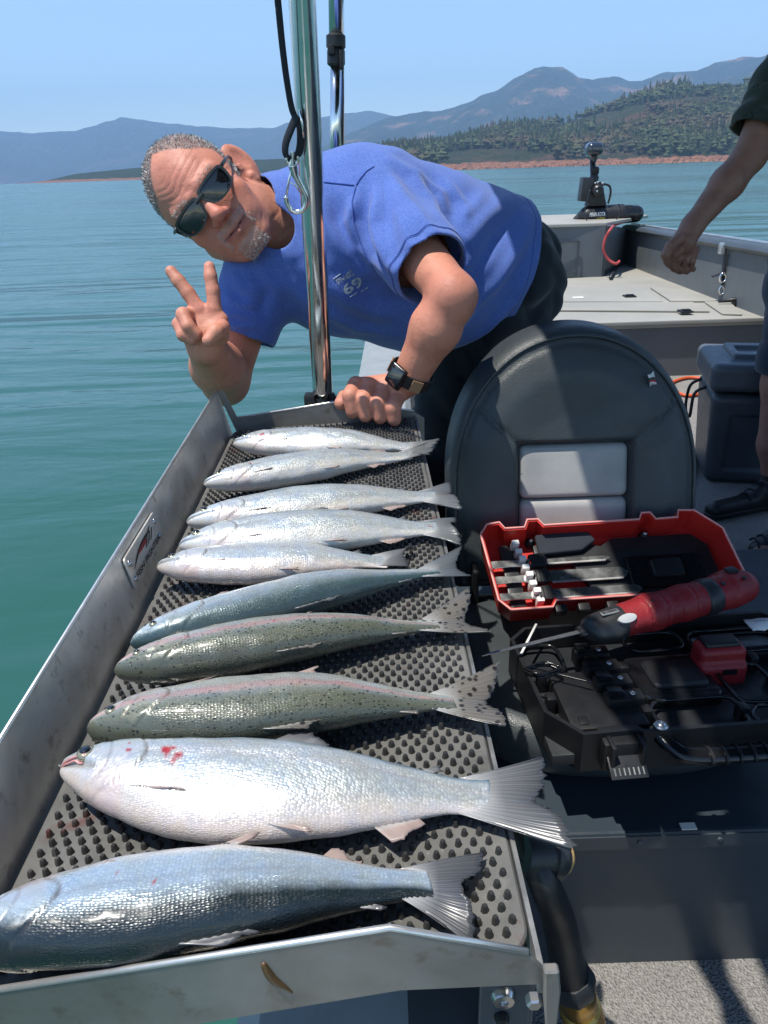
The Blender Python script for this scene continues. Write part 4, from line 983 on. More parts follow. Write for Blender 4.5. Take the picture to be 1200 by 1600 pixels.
    P[..., 2] -= (sag*0.8)[:, None]
    cen = P.mean(axis=1); root = thing('fish', label, 'fish', tuple(cen[len(cen)//2]-np.array([0, 0, 0.02])), 'fish laid out in the tray')
    nU = len(u); idx = np.arange(nU*nv).reshape(nU, nv)
    F = np.stack([idx[:-1], np.roll(idx, -1, 1)[:-1], np.roll(idx, -1, 1)[1:], idx[1:]], -1).reshape(-1, 4)
    V = np.concatenate([P.reshape(-1, 3), cen[:1], cen[-1:]]); nV = len(V)
    Fl = [tuple(q) for q in F]
    for k in range(nv): Fl.append((nV-2, int(idx[0, (k+1) % nv]), int(idx[0, k]))); Fl.append((nV-1, int(idx[-1, k]), int(idx[-1, (k+1) % nv])))
    body = mobj('body', V, Fl, PAL[pal], root)
    bl = np.zeros_like(UU)
    for bu, bv, br in blood:
        nz = fbm2(UU*60+seed*3+bu*99, vv*26+7, seed+31, 3)
        bl = np.maximum(bl, np.clip((1.25-np.sqrt(((UU-bu)/br)**2+((vv-bv)/(br*4))**2)-nz*1.25)*3.2, 0, 1)*(b[None, :] > -0.2))
    gl_ = np.clip(np.exp(-((UU-ge-0.003)/0.0035)**2)*side*np.clip((.70-np.abs(y_))/.2, 0, 1)*.60+.8*np.exp(-((y_-ml)/0.03)**2)*(UU < .115)+.35*np.exp(-((UU-pe)/.004)**2)*(np.abs(y_) < .5)+.22*np.exp(-((y_-0.10)/0.02)**2)*(UU > ge), 0, 1); fc = np.stack([UU, vv, bl, gl_], -1).reshape(-1, 4); fc = np.concatenate([fc, fc[:1], fc[-1:]])
    arcl = np.where(ph > math.pi, ph-2*math.pi, ph)
    fsx = np.stack([xx+seed*0.37, (arcl[None, :]*np.maximum(Utop+Ubot, 0.02)[:, None]*0.55+seed*0.11), 0*xx], -1).reshape(-1, 3); fsx = np.concatenate([fsx, fsx[:1], fsx[-1:]])
    set_attr(body, 'FC', fc.astype(np.float32)); set_attr(body, 'FS', fsx.astype(np.float32))
    def at(uu_, v_, out=0.0, sgn=1):                    # point on the skin; v_ -1 belly .. 1 back
        i = int(np.argmin(np.abs(u-uu_))); a0 = math.acos(max(-1, min(1, math.copysign(abs(v_)**(1/ex), v_)))); k = int(round(a0/(2*math.pi)*nv)) % nv
        if sgn < 0: k = (nv-k) % nv
        q = Vector(P[i, k]); c = Vector(cen[i]); return q+(q-c).normalized()*out
    # eye
    if eye:
        er = D*(0.066 if near_back else 0.085); c = at(0.072, 0.27); n = (c-Vector(cen[int(np.argmin(np.abs(u-0.072)))])); n = (n.normalized()+sv*0.9).normalized()
        bm = bmesh.new(); lathe(bm, c-n*er*0.25, n, [(er, -er*.2), (er*1.02, er*0.1), (er*0.86, er*0.38), (er*0.55, er*0.52), (0.0002, er*0.55)], 20); e = bobj('eye', bm, M['iris'], root, True)
        bm = bmesh.new(); lathe(bm, c-n*er*0.25-el*er*0.06, n, [(er*0.60, er*0.44), (er*0.56, er*0.60), (er*0.3, er*0.72), (0.0002, er*0.75)], 16); bobj('pupil', bm, M['pupil'], e, True)
    if mouth > 0:
        for vv0, uu1 in ((0.03, 0.075), (-0.13, 0.070)):
            bm = bmesh.new(); pts = [at(0.004+uu1*k/6, vv0*(0.3+0.7*k/6)-0.06, 0.0008) for k in range(7)]; tube(bm, catmull(pts, 3), D*0.011, 8); bobj('lip', bm, M['lip'], root, True)
    # caudal fin: from the peduncle to the two given lobe tips
    zt = 0.012
    tp = []
    for (qx, qy) in tips:
        q = onz(qx, qy, 0.7495+0.020); q.z = 0.7495+0.036*(min(q.x, 0.09)-0.08)+zt; tp.append(q)
    cb = Vector(cen[-9]); i1 = -14
    bt = Vector(P[i1][0]); bb = Vector(P[i1][nv//2])
    if (bt-tp[0]).length+(bb-tp[1]).length > (bt-tp[1]).length+(bb-tp[0]).length: bt, bb = bb, bt
    mid = (tp[0]+tp[1])*0.5; fork = cb.lerp(mid, tail_notch)
    ax = (mid-cb).normalized()
    base = resample([bt, (bt+cb)*0.5+ax*0.004, cb+ax*0.006, (bb+cb)*0.5+ax*0.004, bb], 41)
    c1 = tp[0].lerp(fork, 0.5)+ax*0.003; c2 = tp[1].lerp(fork, 0.5)+ax*0.003
    e0 = bt.lerp(tp[0], 0.96); e1 = bb.lerp(tp[1], 0.96)
    tipl = resample([e0, tp[0], c1, fork, c2, tp[1], e1], 41)
    fin_sheet('tail_fin', base, tipl, FIN[pal], root, 10, 0.045, seed, 0.0007, 0.006, up)
    # other fins
    def fin(name, u0, u1, v_, length, sweep, out, mat, n=13, sgn=1, sd=0, trail=0.45):
        b0 = [at(u0+(u1-u0)*k/(n-1), v_, -0.0005, sgn) for k in range(n)]
        i = int(np.argmin(np.abs(u-(u0+u1)/2))); nd = (b0[n//2]-Vector(cen[i])).normalized()
        d = (el*sweep+nd*out).normalized()
        tt = [b0[k]+d*length*(1-(1-trail)*(k/(n-1))**1.2)*(0.75+0.25*math.sin(math.pi*min(1, k/(n-1)*1.5+.15))) for k in range(n)]
        for q in tt: q.z = max(q.z, 0.7495+0.036*(q.x-0.08)+0.0085)
        fin_sheet(name, b0, tt, mat, root, 6, 0.06, seed+sd, 0.0008, 0.0015, sv)
    pm = FIN[pal]
    fin('dorsal_fin', 0.47, 0.60, 1.0, D*0.40, 0.97 if near_back else 0.85, 0.22 if near_back else 0.55, pm, sd=1)
    fin('adipose_fin', 0.835, 0.865, 1.0, D*0.22, 0.95, 0.35, pm, 7, sd=2, trail=0.8)
    fin('anal_fin', 0.75, 0.84, -1.0, D*0.24, 0.75, 0.6, FIN_PINK if pal != 'green' else pm, sd=3)
    fin('pelvic_fin', 0.535, 0.57, -0.90, D*0.40, 0.97, 0.22, FIN_PINK, 8, sd=4, trail=0.7)
    fin('pectoral_fin', 0.215, 0.245, -0.62, D*0.52, 0.98, 0.10, FIN_PINK, 8, sd=5, trail=0.7)
    return root
FISH = [
 # label, snout, tail base, depth, width, back towards camera, roll, palette, tail tips, extras
 ('silvery fish lying farthest up the tray beside the fist', (364, 692), (645, 694), .062, 0.0396, False, 14, 'silver', ((690, 684), (672, 708)), dict(blood=((.17, .45, .030), (.10, .3, .02)), seed=1, pz=(.772, .766))),
 ('slim silver fish with red fleck behind its eye, second farthest up the tray', (317, 752), (640, 704), .056, 0.0396, False, 12, 'silver', ((688, 682), (680, 700)), dict(blood=((.22, .62, .016),), seed=2)),
 ('silver fish third farthest up the tray, forked tail over the mat edge', (291, 814), (682, 768), .062, 0.0430, False, 14, 'silver', ((706, 744), (724, 786)), dict(seed=3)),
 ('silver fish fourth farthest up the tray, with pinkish tail root', (279, 852), (684, 818), .066, 0.0447, False, 14, 'silver', ((714, 794), (724, 836)), dict(seed=4, blood=((.97, .5, .02),))),
 ('round-eyed silver fish facing the maker plate, partly under a bluish fish', (243, 876), (604, 866), .062, 0.0361, False, 6, 'pearl', ((652, 838), (640, 866)), dict(seed=5, bend=0.0)),
 ('bluish-backed fish just above the two spotted trout', (203, 1004), (680, 884), .062, 0.0430, True, 14, 'blue', ((724, 844), (742, 890)), dict(seed=6, bend=-0.012)),
 ('spotted green trout with pink side stripe, the upper of two', (178, 1048), (682, 968), .060, 0.0430, True, 16, 'green', ((736, 914), (772, 984)), dict(seed=7, bend=-0.018, blood=((.48, .60, .010),))),
 ('larger spotted green trout with pink side stripe, just above the bloodstained fish', (136, 1140), (708, 1086), .072, 0.0464, True, 14, 'green', ((784, 1030), (798, 1132)), dict(seed=8, bend=-0.012)),
 ('big pearly fish with blood smears and pink open mouth', (92, 1196), (766, 1236), .080, 0.0430, False, 8, 'pearl', ((856, 1172), (908, 1316)), dict(seed=9, mouth=0.7, bend=-0.006, tb=(.72, 1.18), blood=((.175, .72, .012), (.27, .58, .026), (.30, .48, .022), (.18, .56, .010), (.41, .80, .008)))),
 ('dark-backed fish nearest the camera along the near tray plate', (-80, 1462), (672, 1364), .068, 0.0447, True, 10, 'dark', ((764, 1308), (746, 1456)), dict(seed=10, bend=-0.012, tb=(.95, 1.0), blood=((.34, .45, .008), (.42, .6, .008), (.80, .62, .008)))),
]
for lab, s_, t_, D_, W_, nb, ro, pal, tips, kw in FISH: make_fish(lab, s_, t_, D_, W_, nb, ro, pal, tips, **kw)
# ================================================================== case, knife, blades on the seat
def textured_red(name, c):
    t = NT(name); co = t.coord(); cv = Vector(c); v = t.voro(95, co, feature='DISTANCE_TO_EDGE')
    t.p(color=t.ramp(t.noise(30, 3, .6, co), [(.3, tuple(cv*.85)), (.7, tuple(cv*1.1))]), rough=.5, normal=t.bump(t.ramp(v, [(0.0, 0.0), (0.10, 1.0)]), 0.28, 0.0009)); return t.m
M['red'] = simple('red_plastic', (0.50, 0.022, 0.016), 0.40, bump=0.05, bscale=300, var=.06); M['red_rib'] = textured_red('red_rubber_grip', (0.24, 0.012, 0.016))
M['blade'] = simple('blade_steel', (0.56, 0.57, 0.57), 0.28, 0.95, bump=0.05, bscale=120); M['white_pl'] = simple('white_plastic', (0.72, 0.71, 0.68), 0.5); M['charcoal'] = simple('charcoal_plastic', (0.019, 0.021, 0.024), 0.42, bump=.05, bscale=300)
CT = 0.398                                           # cushion top
# -- frame of the black base: origin at hinge-left, x along the hinge, y towards the camera
hb0 = onz(790, 985, 0.462); hb1 = onz(1192, 957, 0.462); cxd = (hb1-hb0); CW = 0.46; cxd.normalize(); cyd = Vector((cxd.y, -cxd.x, 0)); czd = Vector((0, 0, 1))
Cm = Matrix((cxd, cyd, czd)).transposed()
def CP(x, y, z): return hb0+cxd*x+cyd*y+Vector((0, 0, z))
BD = 0.262; BH = 0.060
case = thing('tool_case', 'open hard case with red lid and black base resting on the seat', 'tool case', CP(CW/2, BD/2, -BH))
def pipe_prism(name, poly, z0, z1, mat, par, bev=0.002):
    bm = bmesh.new(); prism(bm, [(x, y) for x, y in poly], CP(0, 0, z0), cxd, cyd, (0, 0, 1), z1-z0, bev, 2); return bobj(name, bm, mat, par, True, 35)
outer = [(0.03, 0), (CW-0.03, 0), (CW, 0.03), (CW, BD-0.045), (CW-0.05, BD), (0.125, BD), (0.120, BD-0.006), (0.045, BD-0.004), (0.006, BD-0.055), (0, 0.03)]
def shell(name, poly, z0, z1, th, floor, mat, par):
    """open tray: walls of thickness th and a floor"""
    c = Vector((sum(p[0] for p in poly)/len(poly), sum(p[1] for p in poly)/len(poly))); n = len(poly); inn = []
    for i in range(n):
        a, b, d = Vector(poly[i-1]), Vector(poly[i]), Vector(poly[(i+1) % n]); e1 = (b-a).normalized(); e2 = (d-b).normalized()
        n1 = Vector((-e1.y, e1.x)); n2 = Vector((-e2.y, e2.x))
        if n1.dot(c-b) < 0: n1, n2 = -n1, -n2
        m = (n1+n2).normalized(); k = th/max(0.35, m.dot(n1)); inn.append(b+m*k)
    bm = bmesh.new(); V = lambda p, z: bm.verts.new(CP(p[0], p[1], z))
    A = [V(p, z0) for p in poly]; B = [V(p, z1) for p in poly]; C_ = [V(p, z1) for p in inn]; D_ = [V(p, z0+floor) for p in inn]
    for i in range(n):
        j = (i+1) % n; bm.faces.new((A[i], A[j], B[j], B[i])); bm.faces.new((B[i], B[j], C_[j], C_[i])); bm.faces.new((C_[i], C_[j], D_[j], D_[i]))
    bm.faces.new(A[::-1]); bm.faces.new(D_); bmesh.ops.recalc_face_normals(bm, faces=bm.faces[:])
    return bobj(name, bm, mat, par)
base = shell('case_base', outer, -BH, 0.004, 0.006, 0.008, M['black'], case)
def cbox(name, x0, x1, y0, y1, z0, z1, mat, par, bev=0.004, seg=2):
    bm = bmesh.new(); bx(bm, CP((x0+x1)/2, (y0+y1)/2, (z0+z1)/2), (x1-x0, y1-y0, z1-z0), Cm, bev, seg); return bobj(name, bm, mat, par, True, 35)
# moulded insert: raised island with the battery charger bay, wells on the right
cbox('insert_floor', 0.008, CW-0.008, 0.008, BD-0.012, -BH+0.006, -0.036, M['charcoal'], base, 0.002)
cbox('insert_block', 0.040, 0.150, 0.105, BD-0.030, -0.04, -0.010, M['black'], base, 0.006)
cbox('insert_block', 0.165, 0.285, 0.075, 0.175, -0.04, -0.012, M['black_gloss'], base, 0.010, 3)
cbox('insert_block', 0.185, 0.270, 0.095, 0.160, -0.02, -0.004, M['black'], base, 0.010, 3)
cbox('insert_block', 0.285, 0.440, 0.020, 0.085, -0.04, -0.016, M['black_gloss'], base, 0.012, 3)
cbox('insert_block', 0.375, 0.445, 0.120, 0.205, -0.04, -0.014, M['black_gloss'], base, 0.012, 3)
for k in range(4):                                      # stepped clips with bright screws
    y = 0.075+k*0.036; x = 0.120+0.004*k
    cbox('clip_block', x-0.030, x+0.024, y-0.012, y+0.012, -0.02, 0.004, M['black'], base, 0.003)
    cbox('clip_tab', x-0.026, x-0.004, y-0.015, y+0.006, 0.003, 0.009, M['black_gloss'], base, 0.002)
    bm = bmesh.new(); lathe(bm, CP(x+0.008, y, 0.004), (0, 0, 1), [(0.0044, 0), (0.0044, 0.0015), (0.0034, 0.0028), (0.0015, 0.0028), (0.0012, 0.0018)], 12); bobj('screw', bm, M['screw'], base, True)
# moulded rims of the wells and small lugs, all in the same black
def well(x0, x1, y0, y1, z, r=0.0032):
    bm = bmesh.new(); c = 0.014; P_ = [(x0+c, y0), (x1-c, y0), (x1, y0+c), (x1, y1-c), (x1-c, y1), (x0+c, y1), (x0, y1-c), (x0, y0+c), (x0+c, y0)]; tube(bm, catmull([CP(a, b, z) for a, b in P_], 3), r, 8); bobj('well_rim', bm, M['black_gloss'], base, True)
well(0.290, 0.437, 0.024, 0.082, -0.012); well(0.300, 0.425, 0.034, 0.072, -0.014, .002); well(0.165, 0.288, 0.180, 0.240, -0.016); well(0.300, 0.440, 0.205, 0.244, -0.016); well(0.012, 0.075, 0.020, 0.095, -0.020); well(0.295, 0.362, 0.112, 0.198, -0.014); well(0.185, 0.275, 0.020, 0.065, -0.012)
for x, y in ((0.03, 0.11), (0.03, 0.16), (0.06, 0.215), (0.155, 0.20), (0.16, 0.10), (0.29, 0.21), (0.29, 0.10), (0.365, 0.10), (0.44, 0.10), (0.44, 0.215)):
    cbox('insert_lug', x-0.007, x+0.007, y-0.009, y+0.009, -0.036, -0.008, M['black'], base, 0.003)
# front latch with its plate
cbox('latch_block', 0.070, 0.128, BD-0.028, BD+0.010, -0.05, -0.004, M['black'], base, 0.004)
cbox('latch_arm', 0.076, 0.082, BD-0.005, BD+0.022, -0.048, 0.000, M['black'], base, 0.002); cbox('latch_arm', 0.116, 0.122, BD-0.005, BD+0.022, -0.048, 0.000, M['black'], base, 0.002)
lr = Cm @ Matrix.Rotation(math.radians(-34), 3, 'X')
bm = bmesh.new(); bx(bm, CP(0.099, BD+0.016, -0.030), (0.050, 0.042, 0.004), lr, 0.0012); latch = bobj('latch_plate', bm, M['charcoal'], base, True, 35)
for k in range(7):
    bm = bmesh.new(); bx(bm, CP(0.080+k*0.0064, BD+0.016, -0.030)+lr@Vector((0, 0.012, 0.0024)), (0.0022, 0.010, 0.0012), lr, 0.0004, 1); bobj('latch_rib', bm, M['alu_edge'], latch)
# carry handle across the front with two bright pivots
hp = [CP(0.150, BD-0.010, -0.008), CP(0.162, BD+0.012, -0.014), CP(0.190, BD+0.024, -0.020), CP(0.30, BD+0.026, -0.021), CP(0.385, BD+0.020, -0.018), CP(0.405, BD-0.004, -0.010)]
bm = bmesh.new(); tube(bm, catmull(hp, 6), 0.0105, 12, flat=(1.25, .85)); hd = bobj('carry_handle', bm, M['black_gloss'], case, True, 50)
for k in range(9):
    bm = bmesh.new(); q = CP(0.205+k*0.019, BD+0.0255, -0.0205); tube(bm, [q-cxd*0.002, q+cxd*0.002], 0.0125, 14, flat=(1.25, .85)); bobj('grip_ring', bm, M['black'], hd, True, 40)
for x in (0.152, 0.404):
    bm = bmesh.new(); lathe(bm, CP(x, BD-0.010, 0.004), (0, 0, 1), [(0.0095, -0.012), (0.0095, 0.001), (0.0075, 0.003)], 16); lathe(bm, CP(x, BD-0.010, 0.0065), (0, 0, 1), [(0.0058, 0), (0.0058, 0.0015), (0.004, 0.003), (0.0018, 0.003), (0.0016, .002)], 14); bobj('handle_pivot', bm, M['screw'], case, True, 35)
# -- red lid, leaning back against the backrest
LT = math.radians(31); lyd = (-cyd*math.cos(LT)+czd*math.sin(LT)).normalized(); lzd = cxd.cross(lyd).normalized(); LO = onz(773, 955, 0.470)
LW, LH, LDp = 0.452, 0.176, 0.052
def LP(x, y, z=0.0): return LO+cxd*x+lyd*y+lzd*z           # z=0 rim plane, negative into the lid
Lm = Matrix((cxd, lyd, lzd)).transposed()
def notch(x0, x1, y, d, s): return [(x0, y), (x0+0.006, y+d*s), (x1-0.006, y+d*s), (x1, y)]
top = LH
lid_poly = [(0.028, 0.0), (0.10, 0.0), (0.108, 0.012), (0.30, 0.012), (0.308, 0.0), (LW-0.02, 0.0), (LW, 0.02), (LW-0.008, LH-0.040), (LW-0.048, LH+0.002), (LW-0.078, LH+0.004), (LW-0.084, LH-0.011), (LW-0.125, LH-0.012), (LW-0.131, LH+0.003), (LW-0.148, LH+0.003), (LW-0.156, LH-0.011), (0.118, LH-0.011), (0.110, LH+0.003), (0.090, LH+0.003), (0.082, LH-0.013), (0.046, LH-0.013), (0.038, LH+0.001), (0.014, LH-0.002), (0.0, LH-0.022), (0.010, 0.020)]
def shell3(poly, z0, z1, th, floor, fn):
    n = len(poly); A2 = sum(poly[i][0]*poly[(i+1) % n][1]-poly[(i+1) % n][0]*poly[i][1] for i in range(n)); sg = 1 if A2 > 0 else -1; inn = []
    for i in range(n):
        a, b, d = Vector(poly[i-1]), Vector(poly[i]), Vector(poly[(i+1) % n]); e1 = (b-a).normalized(); e2 = (d-b).normalized()
        n1 = Vector((-e1.y, e1.x))*sg; n2 = Vector((-e2.y, e2.x))*sg; m = (n1+n2).normalized(); inn.append(b+m*(th/max(0.5, m.dot(n1))))
    bm = bmesh.new(); V = lambda p, z: bm.verts.new(fn(p[0], p[1], z))
    cen = Vector((sum(p[0] for p in poly)/n, sum(p[1] for p in poly)/n)); tp = lambda p, k: cen+(Vector(p)-cen)*k
    A = [V(tp(p, 0.965), z0) for p in poly]; B = [V(p, z1) for p in poly]; C_ = [V(p, z1) for p in inn]; D_ = [V(tp(p, 0.965), z0+floor) for p in inn]
    for i in range(n):
        j = (i+1) % n; bm.faces.new((A[i], A[j], B[j], B[i])); bm.faces.new((B[i], B[j], C_[j], C_[i])); bm.faces.new((C_[i], C_[j], D_[j], D_[i]))
    bm.faces.new(A[::-1]); bm.faces.new(D_); bmesh.ops.recalc_face_normals(bm, faces=bm.faces[:]); return bm, inn
bm, inn = shell3(lid_poly, -LDp, 0, 0.004, 0.005, LP); lid = bobj('lid', bm, M['red'], case)
rim = [LP(p[0], p[1], 0.0012) for p in lid_poly]; rim.append(rim[0]); bm = bmesh.new(); tube(bm, rim, 0.0021, 6, caps=False); t = NT('pale_red_edge'); t.p(color=(0.72, 0.30, 0.27), rough=.45); bobj('lid_rim', bm, t.m, lid, True)  # rim strip drawn in a paler, pinker red than the lid
def lbox(name, x0, x1, y0, y1, z0, z1, mat, par, bev=0.002, seg=2):
    bm = bmesh.new(); bx(bm, LP((x0+x1)/2, (y0+y1)/2, (z0+z1)/2), (x1-x0, y1-y0, z1-z0), Lm, bev, seg); return bobj(name, bm, mat, par, True, 35)
# black organiser plate in the right part of the lid and rib by the clips
bm = bmesh.new(); prism(bm, [(0.10, 0.145), (0.185, 0.150), (0.225, 0.135), (0.25, 0.150), (0.40, 0.150), (0.425, 0.125), (0.43, 0.03), (0.20, 0.022), (0.165, 0.10), (0.10, 0.098)], LP(0, 0, -LDp+0.006), cxd, lyd, lzd, 0.012, 0.003, 2); org = bobj('organiser_plate', bm, M['black'], lid, True, 35)
lbox('organiser_ridge', 0.26, 0.40, 0.040, 0.105, -LDp+0.016, -LDp+0.026, M['black_gloss'], org, 0.006, 3); lbox('organiser_ridge', 0.30, 0.36, 0.055, 0.095, -LDp+0.024, -LDp+0.034, M['black'], org, 0.008, 3)
lbox('clip_rail', 0.038, 0.066, 0.020, 0.150, -LDp+0.005, -LDp+0.016, M['charcoal'], lid, 0.003)
for k in range(8):                                      # pale clip teeth
    y = 0.026+k*0.0165; x = 0.088-0.0034*k; lbox('clip_tooth', x-0.0065, x+0.0065, y-0.0050, y+0.0050, -LDp+0.010, -LDp+0.036+0.003*(k % 2), M['white_pl'], lid, 0.002)
for x, y in ((0.098, LH-0.022), (LW-0.138, LH-0.022)):
    bm = bmesh.new(); lathe(bm, LP(x, y, -LDp+0.014), lzd, [(0.010, -.008), (0.008, 0.002), (0.004, 0.006)], 14); bobj('lid_post', bm, M['black'], lid, True, 40); bm = bmesh.new(); lathe(bm, LP(x, y, -LDp+0.020), lzd, [(0.0042, 0), (0.0036, 0.0025), (0.0015, 0.003)], 12); bobj('screw', bm, M['screw'], lid, True)
for x in (0.115, 0.155, 0.205):
    lbox('hinge_lug', x-0.010, x+0.010, -0.008, 0.006, -0.018, -0.002, M['black'], lid, 0.002)
# blades clipped in the lid, each in its black guard
for k, (y, x1, lab) in enumerate(((0.104, 0.235, 'saw-toothed fillet blade in the lid, uppermost of three'), (0.072, 0.258, 'wide fillet blade in the lid, middle of three'), (0.038, 0.275, 'fillet blade in the lid nearest the hinge, lowest of three'))):
    z = -LDp+0.026; b = thing('knife_blade', lab, 'blade', LP(0.12, y, z), 'spare blades clipped in the lid')
    w = (0.010, 0.024, 0.018)[k]
    bl = [(0.115, -w*.45), (x1-0.010, -w*.45), (x1, w*.05), (x1-0.012, w*.5), (0.115, w*.55)]; bm = bmesh.new(); prism(bm, bl, LP(0, y, z-0.001), cxd, lyd, lzd, 0.0018, 0.0003, 1); bobj('blade', bm, M['blade'], b)
    te = []; n = 34
    for i in range(n+1):
        xx = 0.118+(x1-0.014-0.118)*i/n; te += [(xx, 0.0), (xx+(x1-0.132)/n*0.5, -0.0024)]
    te = [(0.118, 0.0020)]+te+[(x1-0.012, 0.0020)]; bm = bmesh.new(); prism(bm, te, LP(0, y-w*.45-0.0005, z+0.0002), cxd, lyd, lzd, 0.0014); bobj('teeth', bm, M['alu_bright'], b)
    bm = bmesh.new(); prism(bm, [(0.012, -0.006), (0.020, -0.008), (0.050, -0.0065), (0.085, -0.008), (0.085, 0.008), (0.050, 0.0065), (0.022, 0.0075), (0.012, 0.006)], LP(0, y, z-0.0015), cxd, lyd, lzd, 0.003, 0.0005, 1); bobj('tang', bm, M['charcoal'] if k == 3 else M['blade'], b)
    bm = bmesh.new(); prism(bm, [(0.082, -0.012), (0.110, -0.014), (0.116, 0), (0.110, 0.015), (0.082, 0.012), (0.088, 0)], LP(0, y, z-0.004), cxd, lyd, lzd, 0.014, 0.003, 2); g = bobj('guard', bm, M['charcoal'], b, True, 35)
    for i in range(4): bm = bmesh.new(); bx(bm, LP(0.089+i*0.0062, y, z+0.0104), (0.002, 0.022, 0.002), Lm, 0.0006, 1); bobj('guard_rib', bm, M['black'], g)
# black mesh pouch tucked above the blades
bm = bmesh.new(); prism(bm, [(0.105, 0.118), (0.185, 0.122), (0.215, 0.142), (0.205, 0.160), (0.17, 0.164), (0.105, 0.160)], LP(0, 0, -LDp+0.020), cxd, lyd, lzd, 0.010, 0.004, 3); tag(bobj('pouch', bm, M['web'], None, True, 40), 'flat black pouch tucked in the red lid above the blades', 'pouch')
# -- electric fillet knife lying across the case
k0 = onz(940, 978, 0.500); k1 = onz(1156, 920, 0.512); kd = (k1-k0).normalized(); ksd = Vector((kd.y, -kd.x, 0)).normalized(); kud = ksd.cross(kd).normalized()
if kud.z < 0: kud = -kud
KL = (k1-k0).length
knife = thing('electric_fillet_knife', 'cordless electric fillet knife with red hexagon-textured grip lying across the case', 'knife', k0+kd*KL*.5)
def KP(s, a=0, b=0): return np.array(k0+kd*s+ksd*a+kud*b)
def grip_vol(segs, h=0.0022, pad=0.05):
    vol = Vol(np.minimum(KP(-0.05), KP(KL+0.05))-pad, np.maximum(KP(-0.05), KP(KL+0.05))+pad, h)
    for a, b, ra, rb in segs: vol.cone(a, b, ra, rb, 0.012, squash=(np.array(kud), 0.92))
    return vol
S = [(KP(0.035), KP(0.09, -.002), 0.0275, 0.0295), (KP(0.09, -.002), KP(0.15, -.003), 0.0295, 0.0290), (KP(0.15, -.003), KP(KL-0.022, -.004), 0.0290, 0.0315)]
vol = grip_vol(S)
kdA = np.array(kd); k0A = np.array(k0); ksA = np.array(ksd)
for s in (0.075, 0.104, 0.132, 0.158):                  # grooves
    def gf(X, Y, Z, s=s): 
        t_ = (X-k0A[0])*kdA[0]+(Y-k0A[1])*kdA[1]+(Z-k0A[2])*kdA[2]; return np.abs(t_-s)-0.0011+0*vol.F
    sl, X, Y, Z = vol.grid(); g = gf(X, Y, Z); vol.F = np.where(g < 0, vol.F+0.0022, vol.F)
v, f = vol.mesh(1); mobj('grip', v, f, M['red_rib'], knife)
grip = bpy.data.objects['grip']
vol = grip_vol([(KP(-0.012), KP(0.030), 0.0225, 0.0275), (KP(-0.008, .012, -.006), KP(0.016, .017, -.008), 0.013, 0.011)]); v, f = vol.mesh(1); mobj('nose', v, f, M['charcoal'], knife)
vol = grip_vol([(KP(KL-0.070, -.003), KP(KL-0.062, -.003), 0.0318, 0.0320)]); vol.plane(KP(KL-0.078), -kdA); vol.plane(KP(KL-0.046), kdA); v, f = vol.mesh(1); mobj('collar', v, f, M['charcoal'], knife)
vol = grip_vol([(KP(KL-0.020, -.004), KP(KL+0.004, -.005), 0.0325, 0.0295), (KP(KL-0.018, -.024), KP(KL-0.004, -.030), 0.021, 0.019)]); v, f = vol.mesh(1); mobj('battery_cap', v, f, M['red_rib'], knife)
cap = bpy.data.objects['battery_cap']
bm = bmesh.new(); kR = Matrix((kd, ksd, kud)).transposed(); bx(bm, Vector(KP(KL-0.010, -.014, 0.0300)), (0.018, 0.016, 0.006), kR, 0.002); bobj('latch_button', bm, M['black'], cap, True, 40)
for s, a in ((KL-0.045, 0.010), (KL-0.004, 0.010), (0.085, 0.006)):
    bm = bmesh.new(); lathe(bm, Vector(KP(s, a, 0.0265)), kud, [(0.0035, -.001), (0.0035, 0.0022), (0.001, 0.0024)], 10); bobj('screw_hole', bm, M['black'], knife, True)
# grey thumb trigger lock and its badge
bm = bmesh.new(); prism(bm, [(0.018+0.016*math.cos(a), 0.0075*math.sin(a)) for a in np.linspace(0, 2*math.pi, 16, endpoint=False)], Vector(KP(0.012, 0.0185, 0.0155)), kd, (ksd*0.75-kud*0.65), (kud*0.75+ksd*0.65), 0.007, 0.002, 2); bobj('trigger', bm, simple('pale_grey_plastic', (0.45, 0.46, 0.46), .4), knife, True, 40)
bm = bmesh.new(); bx(bm, Vector(KP(0.010, 0.004, 0.0248)), (0.030, 0.0085, 0.003), kR, .001); bobj('badge', bm, M['alu_edge'], knife)
text_mesh('badge_lettering', 'BUBBA', 0.0050, Vector(KP(-0.0025, 0.0065, 0.0266)), kd, -ksd, M['ink'], knife, width=0.025, bold=.02)
bm = bmesh.new(); tube(bm, [Vector(KP(-0.040)), Vector(KP(-0.014))], [0.010, 0.014], 14, flat=(1.1, .6)); bobj('blade_collar', bm, M['charcoal'], knife, True, 40)
tip = onz(752, 1024, 0.478); b0 = Vector(KP(-0.036)); bd = (tip-b0).normalized(); bs = Vector((bd.y, -bd.x, 0)).normalized(); bu = bs.cross(bd); BLn = (tip-b0).length
bm = bmesh.new(); prism(bm, [(0, -0.0045), (0, 0.004), (BLn*0.6, 0.0035), (BLn*.93, 0.0012), (BLn, -0.002), (BLn*0.7, -0.0035)], b0-bu*0.001, bd, bs, bu, 0.002, 0.0004, 1); bobj('blade', bm, M['blade'], knife)
